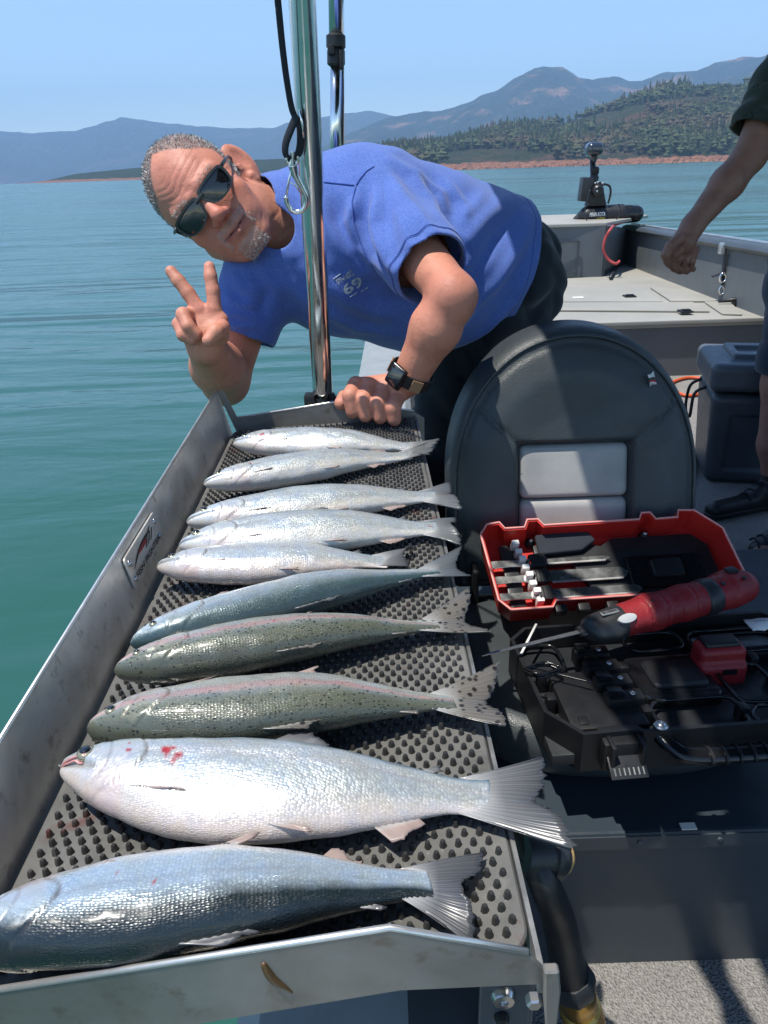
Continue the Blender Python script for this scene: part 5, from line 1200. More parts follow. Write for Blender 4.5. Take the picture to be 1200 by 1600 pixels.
# -- red battery in its well, cable coil, tie, packet
q = onz(1120, 1032, 0.452); bR = Cm
bat = thing('battery_pack', 'red and black battery pack standing in the case well', 'battery', q-Vector((0, 0, .03)))
vol = Vol(np.array(q)-0.06, np.array(q)+0.06, 0.002); vol.box(q, (0.036, 0.020, 0.032), np.array(Cm), .009); vol.box(q+cyd*0.010-Vector((0, 0, 0.010)), (0.037, 0.018, 0.020), np.array(Cm), .009, .006); v, f = vol.mesh(1); mobj('shell', v, f, M['red_rib'], bat)
bm = bmesh.new(); bx(bm, q+Vector((0, 0, 0.031))-cyd*0.004, (0.054, 0.030, 0.014), Cm, .005, 3); bobj('contact_block', bm, M['black'], bat, True, 40)
bm = bmesh.new(); bx(bm, q+cyd*0.0290-Vector((0, 0, 0.001))+cxd*0.006, (0.022, 0.003, 0.009), Cm, .0012); bobj('button', bm, M['black_gloss'], bat, True, 40)
coil = []; c0 = onz(848, 1050, 0.468)
for k in range(90):
    a = k*0.33; coil.append(c0+cxd*(0.024*math.cos(a)+0.003*math.sin(k*1.7))+cyd*(0.012*math.sin(a)+0.002*math.cos(k))+Vector((0, 0, 0.004*math.sin(a*.5+k*.1)+.004)))
coil += [c0+cxd*(0.028+k*0.007)+cyd*(0.012+k*0.004) for k in range(6)]
bm = bmesh.new(); tube(bm, coil, 0.0016, 6); tag(bobj('charger_cable', bm, M['black_gloss'], None, True), 'thin black coiled cable in the left end of the case', 'cable')
bm = bmesh.new(); a, b = onz(838, 975, 0.475), onz(814, 1022, 0.468); tube(bm, [a, b], 0.0022, 6, flat=(1, .4)); tag(bobj('zip_tie', bm, M['white_pl'], None, True), 'white plastic tie crossing the thin knife blade', 'zip tie')
q = onz(1192, 976, 0.478); v = []; f = []
for j in range(7):
    for i in range(9): x, y = (i-4)/4, (j-3)/3; v.append(q+cxd*x*0.024+cyd*y*0.015+Vector((0, 0, .007*(1-x*x)*(1-y*y)+.002*math.sin(i*2+j*3)*(1-x*x))))
for j in range(6):
    for i in range(8): a = j*9+i; f.append((a, a+1, a+10, a+9))
pk = thing('silica_gel_packet', 'small white printed sachet at the right edge of the case', 'packet', q); o = mobj('sachet', v, f, simple('paper_white', (.66, .66, .64), .7), pk); o.modifiers.new('th', 'SOLIDIFY').thickness = .001
text_mesh('print', 'SILICA GEL', 0.004, q-cxd*0.019+cyd*0.0045+Vector((0, 0, .0098)), cxd, -cyd, M['ink'], pk, width=.036)

# ================================================================== cooler, cords, motor, straps, rod
M['cooler'] = simple('cooler_plastic', (0.055, 0.066, 0.078), 0.45, bump=.12, bscale=120, var=.1); M['cooler_lid'] = simple('cooler_lid_plastic', (0.080, 0.094, 0.108), 0.45, bump=.12, bscale=120)
cc = onz(1140, 748, 0.0); cc = Vector((1.46, 2.78, 0)); cr = Matrix.Rotation(math.radians(-14), 3, 'Z'); 
cooler = thing('drink_cooler', 'charcoal hard-sided cooler on the carpet behind the standing person', 'cooler', cc)
vol = Vol((1.15, 2.45, -0.01), (1.78, 3.12, 0.50), 0.006)
def cool(X, Y, Z):
    A = np.array(cr); px_, py_ = (X-cc.x)*A[0, 0]+(Y-cc.y)*A[1, 0], (X-cc.x)*A[0, 1]+(Y-cc.y)*A[1, 1]
    w = 0.165+0.03*np.clip(Z/0.40, 0, 1); d = 0.15+0.03*np.clip(Z/0.40, 0, 1); q = [np.abs(px_)-w+.03, np.abs(py_)-d+.03, np.abs(Z-0.18)-0.18+.03]
    D = np.sqrt(np.maximum(q[0], 0)**2+np.maximum(q[1], 0)**2+np.maximum(q[2], 0)**2)+np.minimum(np.maximum(np.maximum(q[0], q[1]), q[2]), 0)-.03
    inset = np.maximum(np.maximum(np.abs(px_)-0.115, np.abs(Z-0.17)-0.115), -py_*0-1); return D+0.010*np.clip(-inset/0.008, 0, 1)*(py_ < 0)
vol.field(cool); v, f = vol.mesh(1); mobj('cooler_body', v, f, M['cooler'], cooler)
vol = Vol((1.15, 2.45, 0.34), (1.78, 3.12, 0.52), 0.005); vol.box((cc.x, cc.y, 0.425), (0.208, 0.193, 0.052), np.array(cr), .026); vol.box((cc.x, cc.y, 0.478), (0.13, 0.11, 0.02), np.array(cr), .012, .006); vol.box((cc.x, cc.y, 0.50), (0.10, 0.05, 0.018), np.array(cr), .008, .004, 'cut'); v, f = vol.mesh(1); mobj('cooler_lid', v, f, M['cooler_lid'], cooler)
for sx in (-1, 1):
    bm = bmesh.new(); e = lambda x, y, z: cc+cr@Vector((x, y, 0))+Vector((0, 0, z)); tube(bm, catmull([e(sx*.195, -.06, .36), e(sx*.235, -.06, .33), e(sx*.24, -.06, .24), e(sx*.24, .06, .24), e(sx*.235, .06, .33), e(sx*.195, .06, .36)], 5), .006, 10); bobj('bail_handle', bm, M['black'], cooler, True)
bm = bmesh.new(); bx(bm, cc+cr@Vector((0, -.196, 0))+Vector((0, 0, .39)), (.05, .02, .07), cr, .005); bobj('lid_latch', bm, M['black'], cooler, True, 40)
t = NT('orange_cord'); t.p(color=(0.62, 0.10, 0.03), rough=.5); M['orange'] = t.m
bm = bmesh.new(); tube(bm, catmull([onz(*p, 0.012) for p in ((1165, 606), (1120, 610), (1075, 618), (1052, 608), (1050, 598), (1075, 590), (1110, 592), (1150, 590), (1200, 585))], 8), 0.009, 8); tag(bobj('orange_cord', bm, M['orange'], None, True), 'loop of orange cord on the carpet left of the cooler', 'cord')
t = NT('yellow_cord'); t.p(color=(0.70, 0.45, 0.02), rough=.5); bm = bmesh.new(); tube(bm, catmull([onz(*p, 0.010) for p in ((690, 606), (716, 600), (740, 596), (800, 590))], 6), 0.008, 8); tag(bobj('yellow_cord', bm, t.m, None, True), 'yellow cord on the floor between the man and the seat', 'cord')
# pale rope lying right of the seat
t = NT('pale_rope'); t.p(color=(0.50, .48, .42), rough=.9); bm = bmesh.new(); tube(bm, catmull([onz(*p, 0.012) for p in ((1060, 690), (1078, 700), (1084, 722), (1080, 745), (1066, 760))], 6), 0.010, 8); tag(bobj('pale_rope', bm, t.m, None, True), 'pale rope on the carpet just right of the seat', 'rope')
# --- bow trolling motor
mY = 6.75; 
def MP(px, py, y=mY): return ony(px, py, y)
mot = thing('trolling_motor', 'black electric trolling motor stowed on the bow plate', 'motor', Vector((MP(945, 352).x, mY, BOWZ)))
def mvol(lo, hi, h=0.008): return Vol(np.minimum(lo, hi)-0.08, np.maximum(lo, hi)+0.08, h)
ppx = (MP(1000, 352)-MP(900, 352)).length/100
a, b = np.array(MP(890, 355)), np.array(MP(1000, 290)); 
vol = mvol(np.minimum(a, b)-[0, .2, 0], np.maximum(a, b)+[0, .2, 0], 0.007)
vol.cone(MP(918, 338), MP(968, 336), 14*ppx, 16*ppx, .02); vol.cone(MP(900, 343), MP(920, 330), 5*ppx, 9*ppx, .02); vol.cone(MP(945, 342), MP(975, 342), 10*ppx, 11*ppx, .02); vol.plane((0, 0, BOWZ+.004), (0, 0, -1)); v, f = vol.mesh(1); mobj('motor_housing', v, f, M['black'], mot); housing = bpy.data.objects['motor_housing']
vol = mvol(np.array(MP(960, 350)), np.array(MP(1000, 315)), 0.007); vol.cone(MP(972, 336), MP(993, 334), 12*ppx, 12.5*ppx, .01); vol.box(MP(980, 323), (9*ppx, .05, 2.5*ppx), None, .01, .008); v, f = vol.mesh(1); mobj('end_bell', v, f, M['black_gloss'], mot)
bm = bmesh.new(); bx(bm, MP(915, 296), (17*ppx, .12, 34*ppx), Matrix.Rotation(math.radians(4), 3, 'Y'), .012); bobj('control_box', bm, M['charcoal'], mot, True, 40)
bm = bmesh.new(); prism(bm, [(-14*ppx, 0), (16*ppx, 0), (6*ppx, 34*ppx), (-4*ppx, 34*ppx)], MP(932, 322, mY-.06), (1, 0, 0), (0, 0, 1), (0, 1, 0), .12, .01, 2); bobj('mount_bracket', bm, M['black'], mot, True, 40)
bm = bmesh.new(); tube(bm, [MP(928, 320), MP(926, 250)], 4.2*ppx, 14); bobj('shaft', bm, M['black_gloss'], mot, True)
vol = mvol(np.array(MP(912, 250)), np.array(MP(945, 220)), 0.005); vol.box(MP(928, 233), (12.5*ppx, .075, 9.5*ppx), None, .045); vol.cone(MP(928, 242), MP(927, 252), 7*ppx, 4.5*ppx, .02); v, f = vol.mesh(1); t = NT('head_shell'); t.p(color=(0.02, 0.03, 0.045), rough=.18, coat=.5); mobj('steering_head', v, f, t.m, mot)
bm = bmesh.new(); lathe(bm, MP(928, 283), (0, 0, 1), [(6.5*ppx, 0), (7*ppx, .03), (5*ppx, .05), (6.5*ppx, .06), (6.5*ppx, .10), (4.5*ppx, .11)], 16); bobj('depth_collar', bm, M['black'], mot, True, 40)
bm = bmesh.new(); lathe(bm, MP(934, 298, mY-.09), (0.1, -1, 0), [(8*ppx, -.03), (8.5*ppx, .02), (6*ppx, .035)], 18); bobj('steering_gear', bm, M['black'], mot, True, 40)
for p in ((930, 286), (934, 285), (941, 286), (933, 299)):
    bm = bmesh.new(); lathe(bm, MP(*p, mY-.13), (0, -1, 0), [(1.6*ppx, 0), (1.2*ppx, .006)], 10); bobj('bolt', bm, M['screw'], mot, True)
bm = bmesh.new(); tube(bm, catmull([MP(*p, mY-.05) for p in ((938, 290), (946, 288), (953, 292), (954, 303), (950, 318))], 5), 1.6*ppx, 8); bobj('pull_handle', bm, M['black'], mot, True)
for pts, m_, r in ((((922, 296), (915, 325), (914, 338), (920, 350)), M['charcoal'], .9), (((966, 318), (970, 330), (962, 345), (954, 352)), M['charcoal'], .9)):
    bm = bmesh.new(); tube(bm, catmull([MP(*p, mY-.22) for p in pts], 6), r*ppx*.9, 6); bobj('cable', bm, m_, mot, True)
text_mesh('brand_lettering', 'MINN KOTA', 6.0*ppx, MP(921, 338.5, mY-16.5*ppx), (1, 0, 0), (0, 0, 1), simple('white_print', (.8, .8, .78), .5), housing, shear=.15, width=24*ppx, bold=.02)
text_mesh('brand_lettering', 'ULTERRA', 3.2*ppx, MP(933, 343.5, mY-16.5*ppx), (1, 0, 0), (0, 0, 1), simple('yellow_print', (.75, .50, .03), .5), housing, shear=.15, width=12*ppx, bold=.02)
bm = bmesh.new(); bx(bm, MP(942, 348.5, mY-15.5*ppx), (10*ppx, .01, 5*ppx), bev=.002); bobj('rating_label', bm, M['white_pl'], housing)
t = NT('red_cable'); t.p(color=(0.42, 0.06, 0.06), rough=.5)
bm = bmesh.new(); pts = [MP(977, 346, mY-.1), MP(962, 351, mY-.2), MP(955, 357, d1.y-.08), MP(946, 372, d1.y-.1), MP(943, 390, d1.y-.1), MP(950, 405, d1.y-.1), MP(962, 412, d1.y-.12), MP(968, 408, d1.y-.1)]; tube(bm, catmull(pts, 6), .011, 8); tag(bobj('power_cable', bm, t.m, None, True), 'red power cable hanging from the trolling motor into the bow', 'cable')
bm = bmesh.new(); tube(bm, [onz(967, 411, DZ+.02), onz(954, 434, DZ+.02)], .014, 8); tag(bobj('cable_plug', bm, M['charcoal'], None, True), 'dark grey plug lying at the end of the red cable', 'plug')
# --- ratchet strap hanging on the starboard gunwale
gY = 5.05; gp = lambda px, py, dy=0: ony(px, py, gY-dy)
rs = thing('gunwale_strap', 'black ratchet strap with steel buckle hanging from the starboard gunwale', 'strap', gp(1130, 400))
bm = bmesh.new(); bx(bm, gp(1136, 388, .1), (.10, .05, .07), bev=.012); bobj('clamp', bm, M['alu_edge'], rs, True, 40)
for pts in (((1134, 385), (1132, 405), (1130, 428), (1128, 445)), ((1142, 385), (1146, 405), (1149, 425), (1147, 440), (1142, 436)), ((1113, 432), (1124, 428), (1132, 424))):
    bm = bmesh.new(); tube(bm, catmull([gp(*p, .12) for p in pts], 5), .018, 8, flat=(1.0, .35)); bobj('webbing', bm, M['web'], rs, True)
bm = bmesh.new(); tube(bm, catmull([gp(*p, .14) for p in ((1125, 432), (1130, 427), (1135, 432), (1132, 440), (1126, 440), (1125, 432))], 4), .008, 8); tube(bm, catmull([gp(*p, .14) for p in ((1124, 452), (1128, 447), (1132, 452), (1130, 459), (1125, 459), (1124, 452))], 4), .006, 8); bobj('buckle', bm, M['steel'], rs, True)
c = onz(1152, 471, DZ+.03); cl = thing('deck_cleat', 'small dark cleat at the starboard edge of the bow deck', 'cleat', c); bm = bmesh.new(); tube(bm, [c+Vector((-.11, .02, .0)), c+Vector((0, 0, .012)), c+Vector((.10, -.02, .0))], [.008, .016, .008], 8); bobj('horn', bm, M['black'], cl, True); bm = bmesh.new(); bx(bm, c+Vector((0, 0, -.014)), (.05, .04, .03), bev=.004); bobj('foot', bm, M['black'], cl)
# --- rod handle with brass ferrule standing beside the tray, and the clamp knob
M['brass'] = simple('brass', (0.62, 0.38, 0.10), 0.30, 1.0, bump=.1, bscale=200)
ra = onz(848, 1375, 0.70); rb = onz(898, 1545, 0.560); rd = (rb-ra).normalized()
rod = thing('rod_butt', 'black rod handle with knurled brass ferrule beside the tray corner', 'rod', rb)
bm = bmesh.new(); tube(bm, catmull([ra+Vector((-.012, .03, .02)), ra, ra.lerp(rb, .35)+Vector((.003, 0, 0)), ra.lerp(rb, .72), rb], 6), [0.0095+0.0040*math.sin(k/24*math.pi*.5) for k in range(25)], 14); bobj('handle', bm, M['black'], rod, True)
bm = bmesh.new(); lathe(bm, rb-rd*0.022, rd, [(0.0150, 0), (0.0180, 0.006), (0.0180, 0.016), (0.016, 0.022)], 8); bobj('hex_nut', bm, M['charcoal'], rod, True, 30)
bm = bmesh.new(); lathe(bm, rb, rd, [(0.0150, 0), (0.0158, 0.004), (0.0158, 0.02), (0.0142, 0.022), (0.0142, .026), (0.0166, 0.028), (0.0166, 0.10)], 24); fe = bobj('ferrule', bm, M['brass'], rod, True, 40)
x_, y_ = frame_of(rd)
for k in range(36):
    a = 2*math.pi*k/36; r_ = (x_*math.cos(a)+y_*math.sin(a)); bm = bmesh.new(); p = rb+rd*0.030; q = rb+rd*0.058
    a2 = a+0.5; r2 = (x_*math.cos(a2)+y_*math.sin(a2)); tube(bm, [p+r_*0.0166, (p+q)/2+(r_+r2).normalized()*0.0167, q+r2*0.0166], 0.0006, 4); bobj('knurl', bm, M['brass'], fe)
kb = onz(815, 1335, 0.715); ke = onz(868, 1338, 0.705); kdv = (ke-kb).normalized()
kn = thing('clamp_knob', 'black clamp knob with amber end cap under the tray edge', 'knob', kb)
bm = bmesh.new(); lathe(bm, kb, kdv, [(0.013, 0), (0.0145, 0.004), (0.0145, (ke-kb).length*.72), (0.0165, (ke-kb).length*.76), (0.0165, (ke-kb).length), (0.014, (ke-kb).length+.004)], 20); bobj('knob_body', bm, M['charcoal'], kn, True, 40)
bm = bmesh.new(); lathe(bm, ke+kdv*.0035, kdv, [(0.012, 0), (0.0118, 0.004), (0.008, 0.0075), (.002, .009)], 18); bobj('end_cap', bm, simple('amber_plastic', (0.42, 0.26, 0.10), .35), kn, True)
# ================================================================== people
cR, cU, cB = (np.array(_R.col[i]) for i in range(3))
def A(px, py, d): return np.array(atd(px, py, d))
def nrmz(v): return v/np.linalg.norm(v)
def skin_mat(name, rough=0.54):
    t = NT(name); co = t.coord(); c = t.attr('Col')
    n = t.noise(120, 4, .6, co); m = t.noise(28, 4, .6, co)
    col = t.mix(0.55, c, t.ramp(m, [(.3, (.66, .55, .52)), (.52, (1, 1, 1)), (.75, (1.14, 1.02, .97))]), 'MULTIPLY')
    col = t.mix(t.ramp(t.voro(240, co), [(0.12, .45), (0.26, 0.0)]), col, (.24, .09, .05))
    t.p(color=col, rough=t.ramp(n, [(.3, rough-.06), (.7, rough+.1)]), spec=.45, sss=.10, normal=t.bump(t.math('ADD', n, t.math('MULTIPLY', t.noise(420, 2, .5, co), .7)), .38, .0018))
    t.b.inputs['Subsurface Radius'].default_value = (0.008, 0.003, 0.0015); t.b.inputs['Subsurface Scale'].default_value = 0.6
    return t.m
M['skin'] = skin_mat('weathered_skin')
def hair_mat():
    t = NT('hair'); t.p(color=t.attr('Col'), rough=.42, spec=.4); return t.m
M['hair'] = hair_mat()
SK = np.array([0.56, 0.232, 0.155])
man = thing('person', 'smiling man in blue t-shirt and sunglasses leaning over the tray, two fingers raised', 'person', (0.2, 1.7, 0.0))

# ---------------------------------------------------------------- head
Hc = A(325.7, 312.5, 1.328)
def rotv(ax, a):
    return np.array(Matrix.Rotation(a, 3, Vector(ax)))
H_ = np.stack([-cR, cB, cU], 1); H_ = rotv(cB, math.radians(48.4))@H_; H_ = rotv(H_[:, 2], math.radians(-14.1))@H_; H_ = rotv(H_[:, 0], math.radians(-22.1))@H_
Xh, Yh, Zh = H_[:, 0], H_[:, 1], H_[:, 2]
HB = np.stack([Xh, Yh, Zh], 1)
def HP(x, y, z): return Hc+Xh*x+Yh*y+Zh*z
neck_b = A(452, 345, 1.40)
vol = Vol(np.minimum(Hc-0.155, neck_b-0.06), np.maximum(Hc+0.155, neck_b+0.08), 0.0018)
E_ = lambda c, r, k=.012, op='add': vol.ell(HP(*c), r, HB, k, op)
K_ = lambda a, b, ra, rb, k=.01, op='add': vol.cone(HP(*a), HP(*b), ra, rb, k, op)
E_((0, -.018, .036), (.0765, .097, .087), 0)                 # skull
E_((0, .010, .010), (.070, .078, .075), .02)
E_((0, .022, -.052), (.060, .062, .062), .03)               # jaw and face mass
for s in (-1, 1):
    K_((s*.056, -.005, -.060), (s*.022, .062, -.098), .020, .020, .025)    # jaw line
    E_((s*.041, .056, -.030), (.026, .024, .026), .018)     # cheek bone
    E_((s*.034, .060, -.062), (.020, .022, .024), .02)      # cheek fold
    K_((s*.012, .081, .020), (s*.046, .064, .022), .0125, .011, .012)      # brow
E_((0, .066, -.099), (.024, .021, .020), .016)               # chin
K_((0, .080, .012), (0, .104, -.026), .0085, .0110, .010)    # nose
E_((0, .106, -.031), (.0125, .0110, .0100), .008)
for s in (-1, 1):
    E_((s*.0125, .096, -.035), (.0085, .0100, .0080), .006)
    K_((s*.0065, .104, -.0415), (s*.0075, .098, -.0415), .0030, .0030, .003, 'cut')
    E_((s*.032, .081, .000), (.017, .012, .013), .012, 'cut')               # eye socket
    E_((s*.032, .068, .000), (.013, .0130, .0120), .004)                    # eyeball under the glasses
    K_((s*.022, .087, -.042), (s*.036, .070, -.074), .0025, .0022, .006, 'cut')   # smile crease
E_((0, .078, -.062), (.030, .016, .020), .014)               # muzzle
for s in (-1, 1):
    K_((0, .0925, -.0612), (s*.026, .0790, -.0610), .0040, .0020, .004)     # upper lip
    K_((0, .0920, -.0715), (s*.024, .0785, -.0665), .0048, .0022, .004)     # lower lip
    K_((0, .0980, -.0662), (s*.032, .0800, -.0625), .0020, .0016, .0015, 'cut')
K_((-.014, .092, -.0835), (.014, .092, -.0835), .0035, .0035, .006, 'cut')  # hollow under the lip
# ears
for s in (-1, 1):
    ek = 1.0 if s < 0 else .60
    e = np.stack([nrmz(Xh*s*.74+Yh*.67), nrmz(Yh*.74-Xh*s*.67), Zh], 1)
    vol.ell(HP(s*(.0860 if s < 0 else .071), (-.028 if s < 0 else -.045), -.006), (.0092*ek, .0270*ek, .0400*ek), e, .006)
    vol.ell(HP(s*(.0945 if s < 0 else .080), (-.021 if s < 0 else -.040), -.001), (.0070, .0140*ek, .0225*ek), e, .004, 'cut')
    K_((s*.081*(1 if s < 0 else .85), -.016 if s < 0 else -.036, -.034), (s*.080*(1 if s < 0 else .85), -.016 if s < 0 else -.036, -.041), .0085*ek, .007*ek, .005)
    K_((s*.080*(1 if s < 0 else .8), .002, -.008), (s*.078*(1 if s < 0 else .8), .004, -.016), .0050, .0045, .004)
# neck
vol.cone(HP(0, -.036, -.050), neck_b+cR*.03, .056, .060, .03)
vol.cone(HP(-.02, .020, -.098), neck_b-cU*.05-cB*.0, .022, .034, .035); vol.cone(HP(.045, -.02, -.04), neck_b+cU*.02, .020, .030, .02)
# furrows of the forehead
sl, X, Y, Z = vol.grid(); PX, PY, PZ = X-Hc[0], Y-Hc[1], Z-Hc[2]
lx = PX*Xh[0]+PY*Xh[1]+PZ*Xh[2]; ly = PX*Yh[0]+PY*Yh[1]+PZ*Yh[2]; lz = PX*Zh[0]+PY*Zh[1]+PZ*Zh[2]
fm = np.clip((lz-.028)/.010, 0, 1)*np.clip((.078-lz)/.012, 0, 1)*np.clip((.058-np.abs(lx))/.02, 0, 1)*(ly > .03)
ph_ = (lz+.010*np.abs(lx)/.05*np.sin(lx*60+1)+.0025*np.sin(lx*95))/.0108
vol.F += (fm*.0009*np.maximum(0, np.cos(2*math.pi*ph_))**3).astype(np.float32)
cm = np.exp(-((np.abs(lx)-.060)/.012)**2)*np.clip((lz+.025)/.01, 0, 1)*np.clip((.02-lz)/.01, 0, 1)*(ly > .03); vol.F += (cm*.0008*np.maximum(0, np.sin(lz*620+np.abs(lx)*300))**2).astype(np.float32)
# neck folds
nm = np.clip((-.075-lz)/.02, 0, 1); vol.F += (nm*.0007*np.maximum(0, np.sin((lz*.8+ly*.5+lx*.2)*230+2*np.sin(lx*60)+1.5*np.sin(ly*85)))**4).astype(np.float32)
del lx, ly, lz, PX, PY, PZ, fm, ph_, cm, nm
hv, hf = vol.mesh(1)
L = (hv-Hc)@HB; lx, ly, lz = L[:, 0], L[:, 1], L[:, 2]
hc = np.tile(SK, (len(hv), 1)); RD = np.array([0.55, 0.16, 0.115])
def blend(c, m, col): return c*(1-m[:, None])+np.array(col)*m[:, None]
g = lambda cx, cy, cz, r: np.exp(-((lx-cx)**2+(ly-cy)**2+(lz-cz)**2)/r**2)
hc = blend(hc, .75*np.clip(g(0, .105, -.03, .022)+.7*g(.042, .07, -.035, .028)+.7*g(-.042, .07, -.035, .028)+.5*g(0, .08, .05, .05), 0, 1), RD)
hc = blend(hc, np.clip(g(.082, -.01, 0, .035)+g(-.082, -.01, 0, .035), 0, 1)*.6, (.56, .20, .15))
hc = blend(hc, .85*np.exp(-((lz+.0668)/.006)**2)*(np.abs(lx) < .026)*(ly > .075), (.40, .12, .10))
hc = blend(hc, .9*np.exp(-((lz+.0662-.0037*np.abs(lx)/.032)/.0017)**2)*(np.abs(lx) < .032)*(ly > .07), (.10, .03, .03))
hc = blend(hc, np.clip((-.085-lz)/.03, 0, 1)*(ly < .055)*.5, (.46, .19, .12))
scalp = np.clip((lz-.030-.9*np.clip(ly-.015, 0, 1)-.06*np.clip((.05-np.abs(lx))/.05, 0, 1)*(ly > .0))/.010, 0, 1)*(ly < .075)
side = ((np.abs(lx) > .060) & (lz > -.018) & (ly < .028-.25*np.clip(lz, 0, .1)) & (ly > -.10) & (np.abs(lx) < .078)) | ((ly < -.035) & (lz > -.055))
hairm = np.clip(np.maximum(scalp, side*1.0), 0, 1)
earz = (np.abs(lx) > .0775); hairm = hairm*(~earz)
hc = blend(hc, hairm*.75, (.15, .135, .125))
goat = ((np.abs(lx) < .026) & (lz < -.086) & (lz > -.119) & (ly > .050)) | ((np.abs(np.abs(lx)-.030) < .0030) & (lz < -.056) & (lz > -.080) & (ly > .055)) | ((np.abs(lx) < .032) & (np.abs(lz+.0520) < .0050) & (ly > .07))
goat = goat & ~((np.abs(lx) < .022) & (lz > -.080) & (lz < -.058))
hc = blend(hc, goat*.22, (.46, .40, .37))
stub = (ly > -.02) & (lz < -.035) & (lz > -.125) & (np.abs(lx) > .034); hc = blend(hc, stub*.10, (.35, .26, .23))

# ---------------------------------------------------------------- raised right hand and arm
sR, eR, wR = A(408, 405, 1.42), A(352, 596, 1.445), A(321, 540, 1.245)
def hand_finger(vol, pts, rs, k=.004):
    for i in range(len(pts)-1): vol.cone(pts[i], pts[i+1], rs[i], rs[i+1], k)
pts = np.array([sR, eR, wR, A(262, 410, 1.22), A(330, 405, 1.22)])
vol = Vol(np.minimum(pts.min(0), A(255, 405, 1.14))-.06, pts.max(0)+.07, 0.0021)
vol.cone(sR, eR, .052, .043, .01); vol.cone(eR, eR*.55+wR*.45, .043, .046, .02); vol.cone(eR*.55+wR*.45, wR, .046, .030, .02, squash=(cB, .9))
d0 = 1.225
vol.cone(wR, A(318, 522, d0+.01), .027, .030, .015, squash=(cB, .72))
for (a, b) in (((322, 528), (334, 484)), ((316, 526), (313, 484)), ((308, 524), (297, 492)), ((302, 524), (288, 505))):
    vol.cone(A(*a, d0+.008), A(*b, d0+.002), .0165, .0125, .010)
vol.cone(A(338, 520, d0-.002), A(346, 500, d0+.004), .0175, .012, .012)                 # thenar side
hand_finger(vol, [A(335, 482, d0), A(333, 455, d0-.004), A(329, 432, d0-.006), A(327, 417, d0-.006)], [.0118, .0110, .0104, .0092])
hand_finger(vol, [A(311, 484, d0), A(294, 458, d0-.004), A(279, 439, d0-.006), A(267, 424, d0-.006)], [.0120, .0112, .0106, .0094])
hand_finger(vol, [A(296, 492, d0), A(286, 491, d0-.032), A(294, 510, d0-.040), A(308, 522, d0-.034)], [.0118, .0110, .0104, .0092])
hand_finger(vol, [A(286, 507, d0), A(279, 506, d0-.024), A(286, 524, d0-.034), A(300, 532, d0-.030)], [.0108, .0100, .0094, .0084])
hand_finger(vol, [A(344, 524, d0-.004), A(347, 512, d0-.026), A(337, 519, d0-.044), A(326, 532, d0-.050)], [.0155, .0122, .0120, .0104], .006)
vol.cone(A(306, 480, d0-.016), A(340, 505, d0-.018), .0014, .0014, .003, 'cut'); vol.cone(A(301, 497, d0-.017), A(330, 508, d0-.02), .0012, .0012, .003, 'cut')
rv, rf = vol.mesh(1)
def hand_cols(v, tips, rad, pal=None):
    c = np.tile(SK*np.array([1.0, 1.02, 1.0]), (len(v), 1))
    for t_ in tips: c = blend(c, np.exp(-((v-t_)**2).sum(1)/rad**2)*.7, (.60, .23, .17))
    return c
rc = hand_cols(rv, [A(327, 414, d0), A(265, 421, d0), A(285, 500, d0-.03), A(346, 508, d0-.02), A(312, 478, d0)], .018)

# ---------------------------------------------------------------- left arm resting on the tray
sL, eL, wL = A(592, 328, 1.40), A(708, 460, 1.195), A(640, 590, 1.285)
pts = np.array([sL, eL, wL, A(525, 620, 1.29), A(620, 655, 1.29)])
vol = Vol(pts.min(0)-.06, pts.max(0)+.06, 0.0021)
vol.cone(sL, eL, .055, .035, .01); vol.cone(eL, eL*.62+wL*.38, .032, .0400, .02); vol.cone(eL*.62+wL*.38, wL, .0400, .030, .02)
vol.cone(eL+cR*.014-cU*.004, eL+cR*.010-cU*.022, .020, .020, .018)
dk_ = 1.295
vol.cone(wL, A(617, 604, dk_), .029, .026, .014, squash=(cU, .85))
KN = [(556, 601), (578, 603), (600, 610), (621, 620)]; PI_ = [(547, 618), (567, 624), (591, 630), (614, 637)]; TI = [(551, 643), (571, 649), (594, 652), (616, 655)]; WB = [(608, 600), (614, 604), (620, 608), (626, 612)]
for k in range(4):
    vol.cone(A(*WB[k], dk_+.002), A(*KN[k], dk_-.008), .018, .0122, .009)
    hand_finger(vol, [A(*KN[k], dk_-.008), A(*PI_[k], dk_-.036), A(*TI[k], dk_-.028)], [.0140, .0134, .0122], .0035)
    vol.ell(A(*KN[k], dk_-.012), (.0132,)*3, None, .005)
hand_finger(vol, [A(590, 612, dk_+.012), A(560, 616, dk_+.004), A(540, 622, dk_-.008), A(533, 630, dk_-.012)], [.0180, .0145, .0140, .0120], .005)
av, af = vol.mesh(1)
ac = hand_cols(av, [A(*p, dk_-.03) for p in PI_]+[A(*p, dk_-.01) for p in KN], .014); ac = blend(ac, np.exp(-((av-eL)**2).sum(1)/.05**2)*.6, (.52, .19, .135))
# ---------------------------------------------------------------- trunk and legs inside the clothes
hipc = np.array([0.26, 1.66, 0.92]); ch = A(535, 395, 1.47); be = A(665, 412, 1.52)
vol = Vol((-.35, 1.25, -0.02), (.62, 2.05, 1.30), 0.011)
vol.cone(neck_b+cR*.03, ch, .055, .11, .04); vol.cone(ch, be, .11, .145, .05); vol.cone(be, hipc, .135, .085, .05); vol.cone(sR, ch, .05, .1, .04); vol.cone(sL, ch, .05, .1, .04)
LG = [(np.array([.20, 1.62, .88]), np.array([.135, 1.66, .50]), np.array([.15, 1.72, .07])), (np.array([.30, 1.74, .88]), np.array([.36, 1.74, .48]), np.array([.38, 1.84, .07]))]
for a, b, c in LG: vol.cone(a, b, .075, .055, .02); vol.cone(b, c, .055, .04, .02); vol.cone(c-np.array([0, -.02, .03]), c+np.array([-.06, -.12, -.045]), .035, .03, .02)
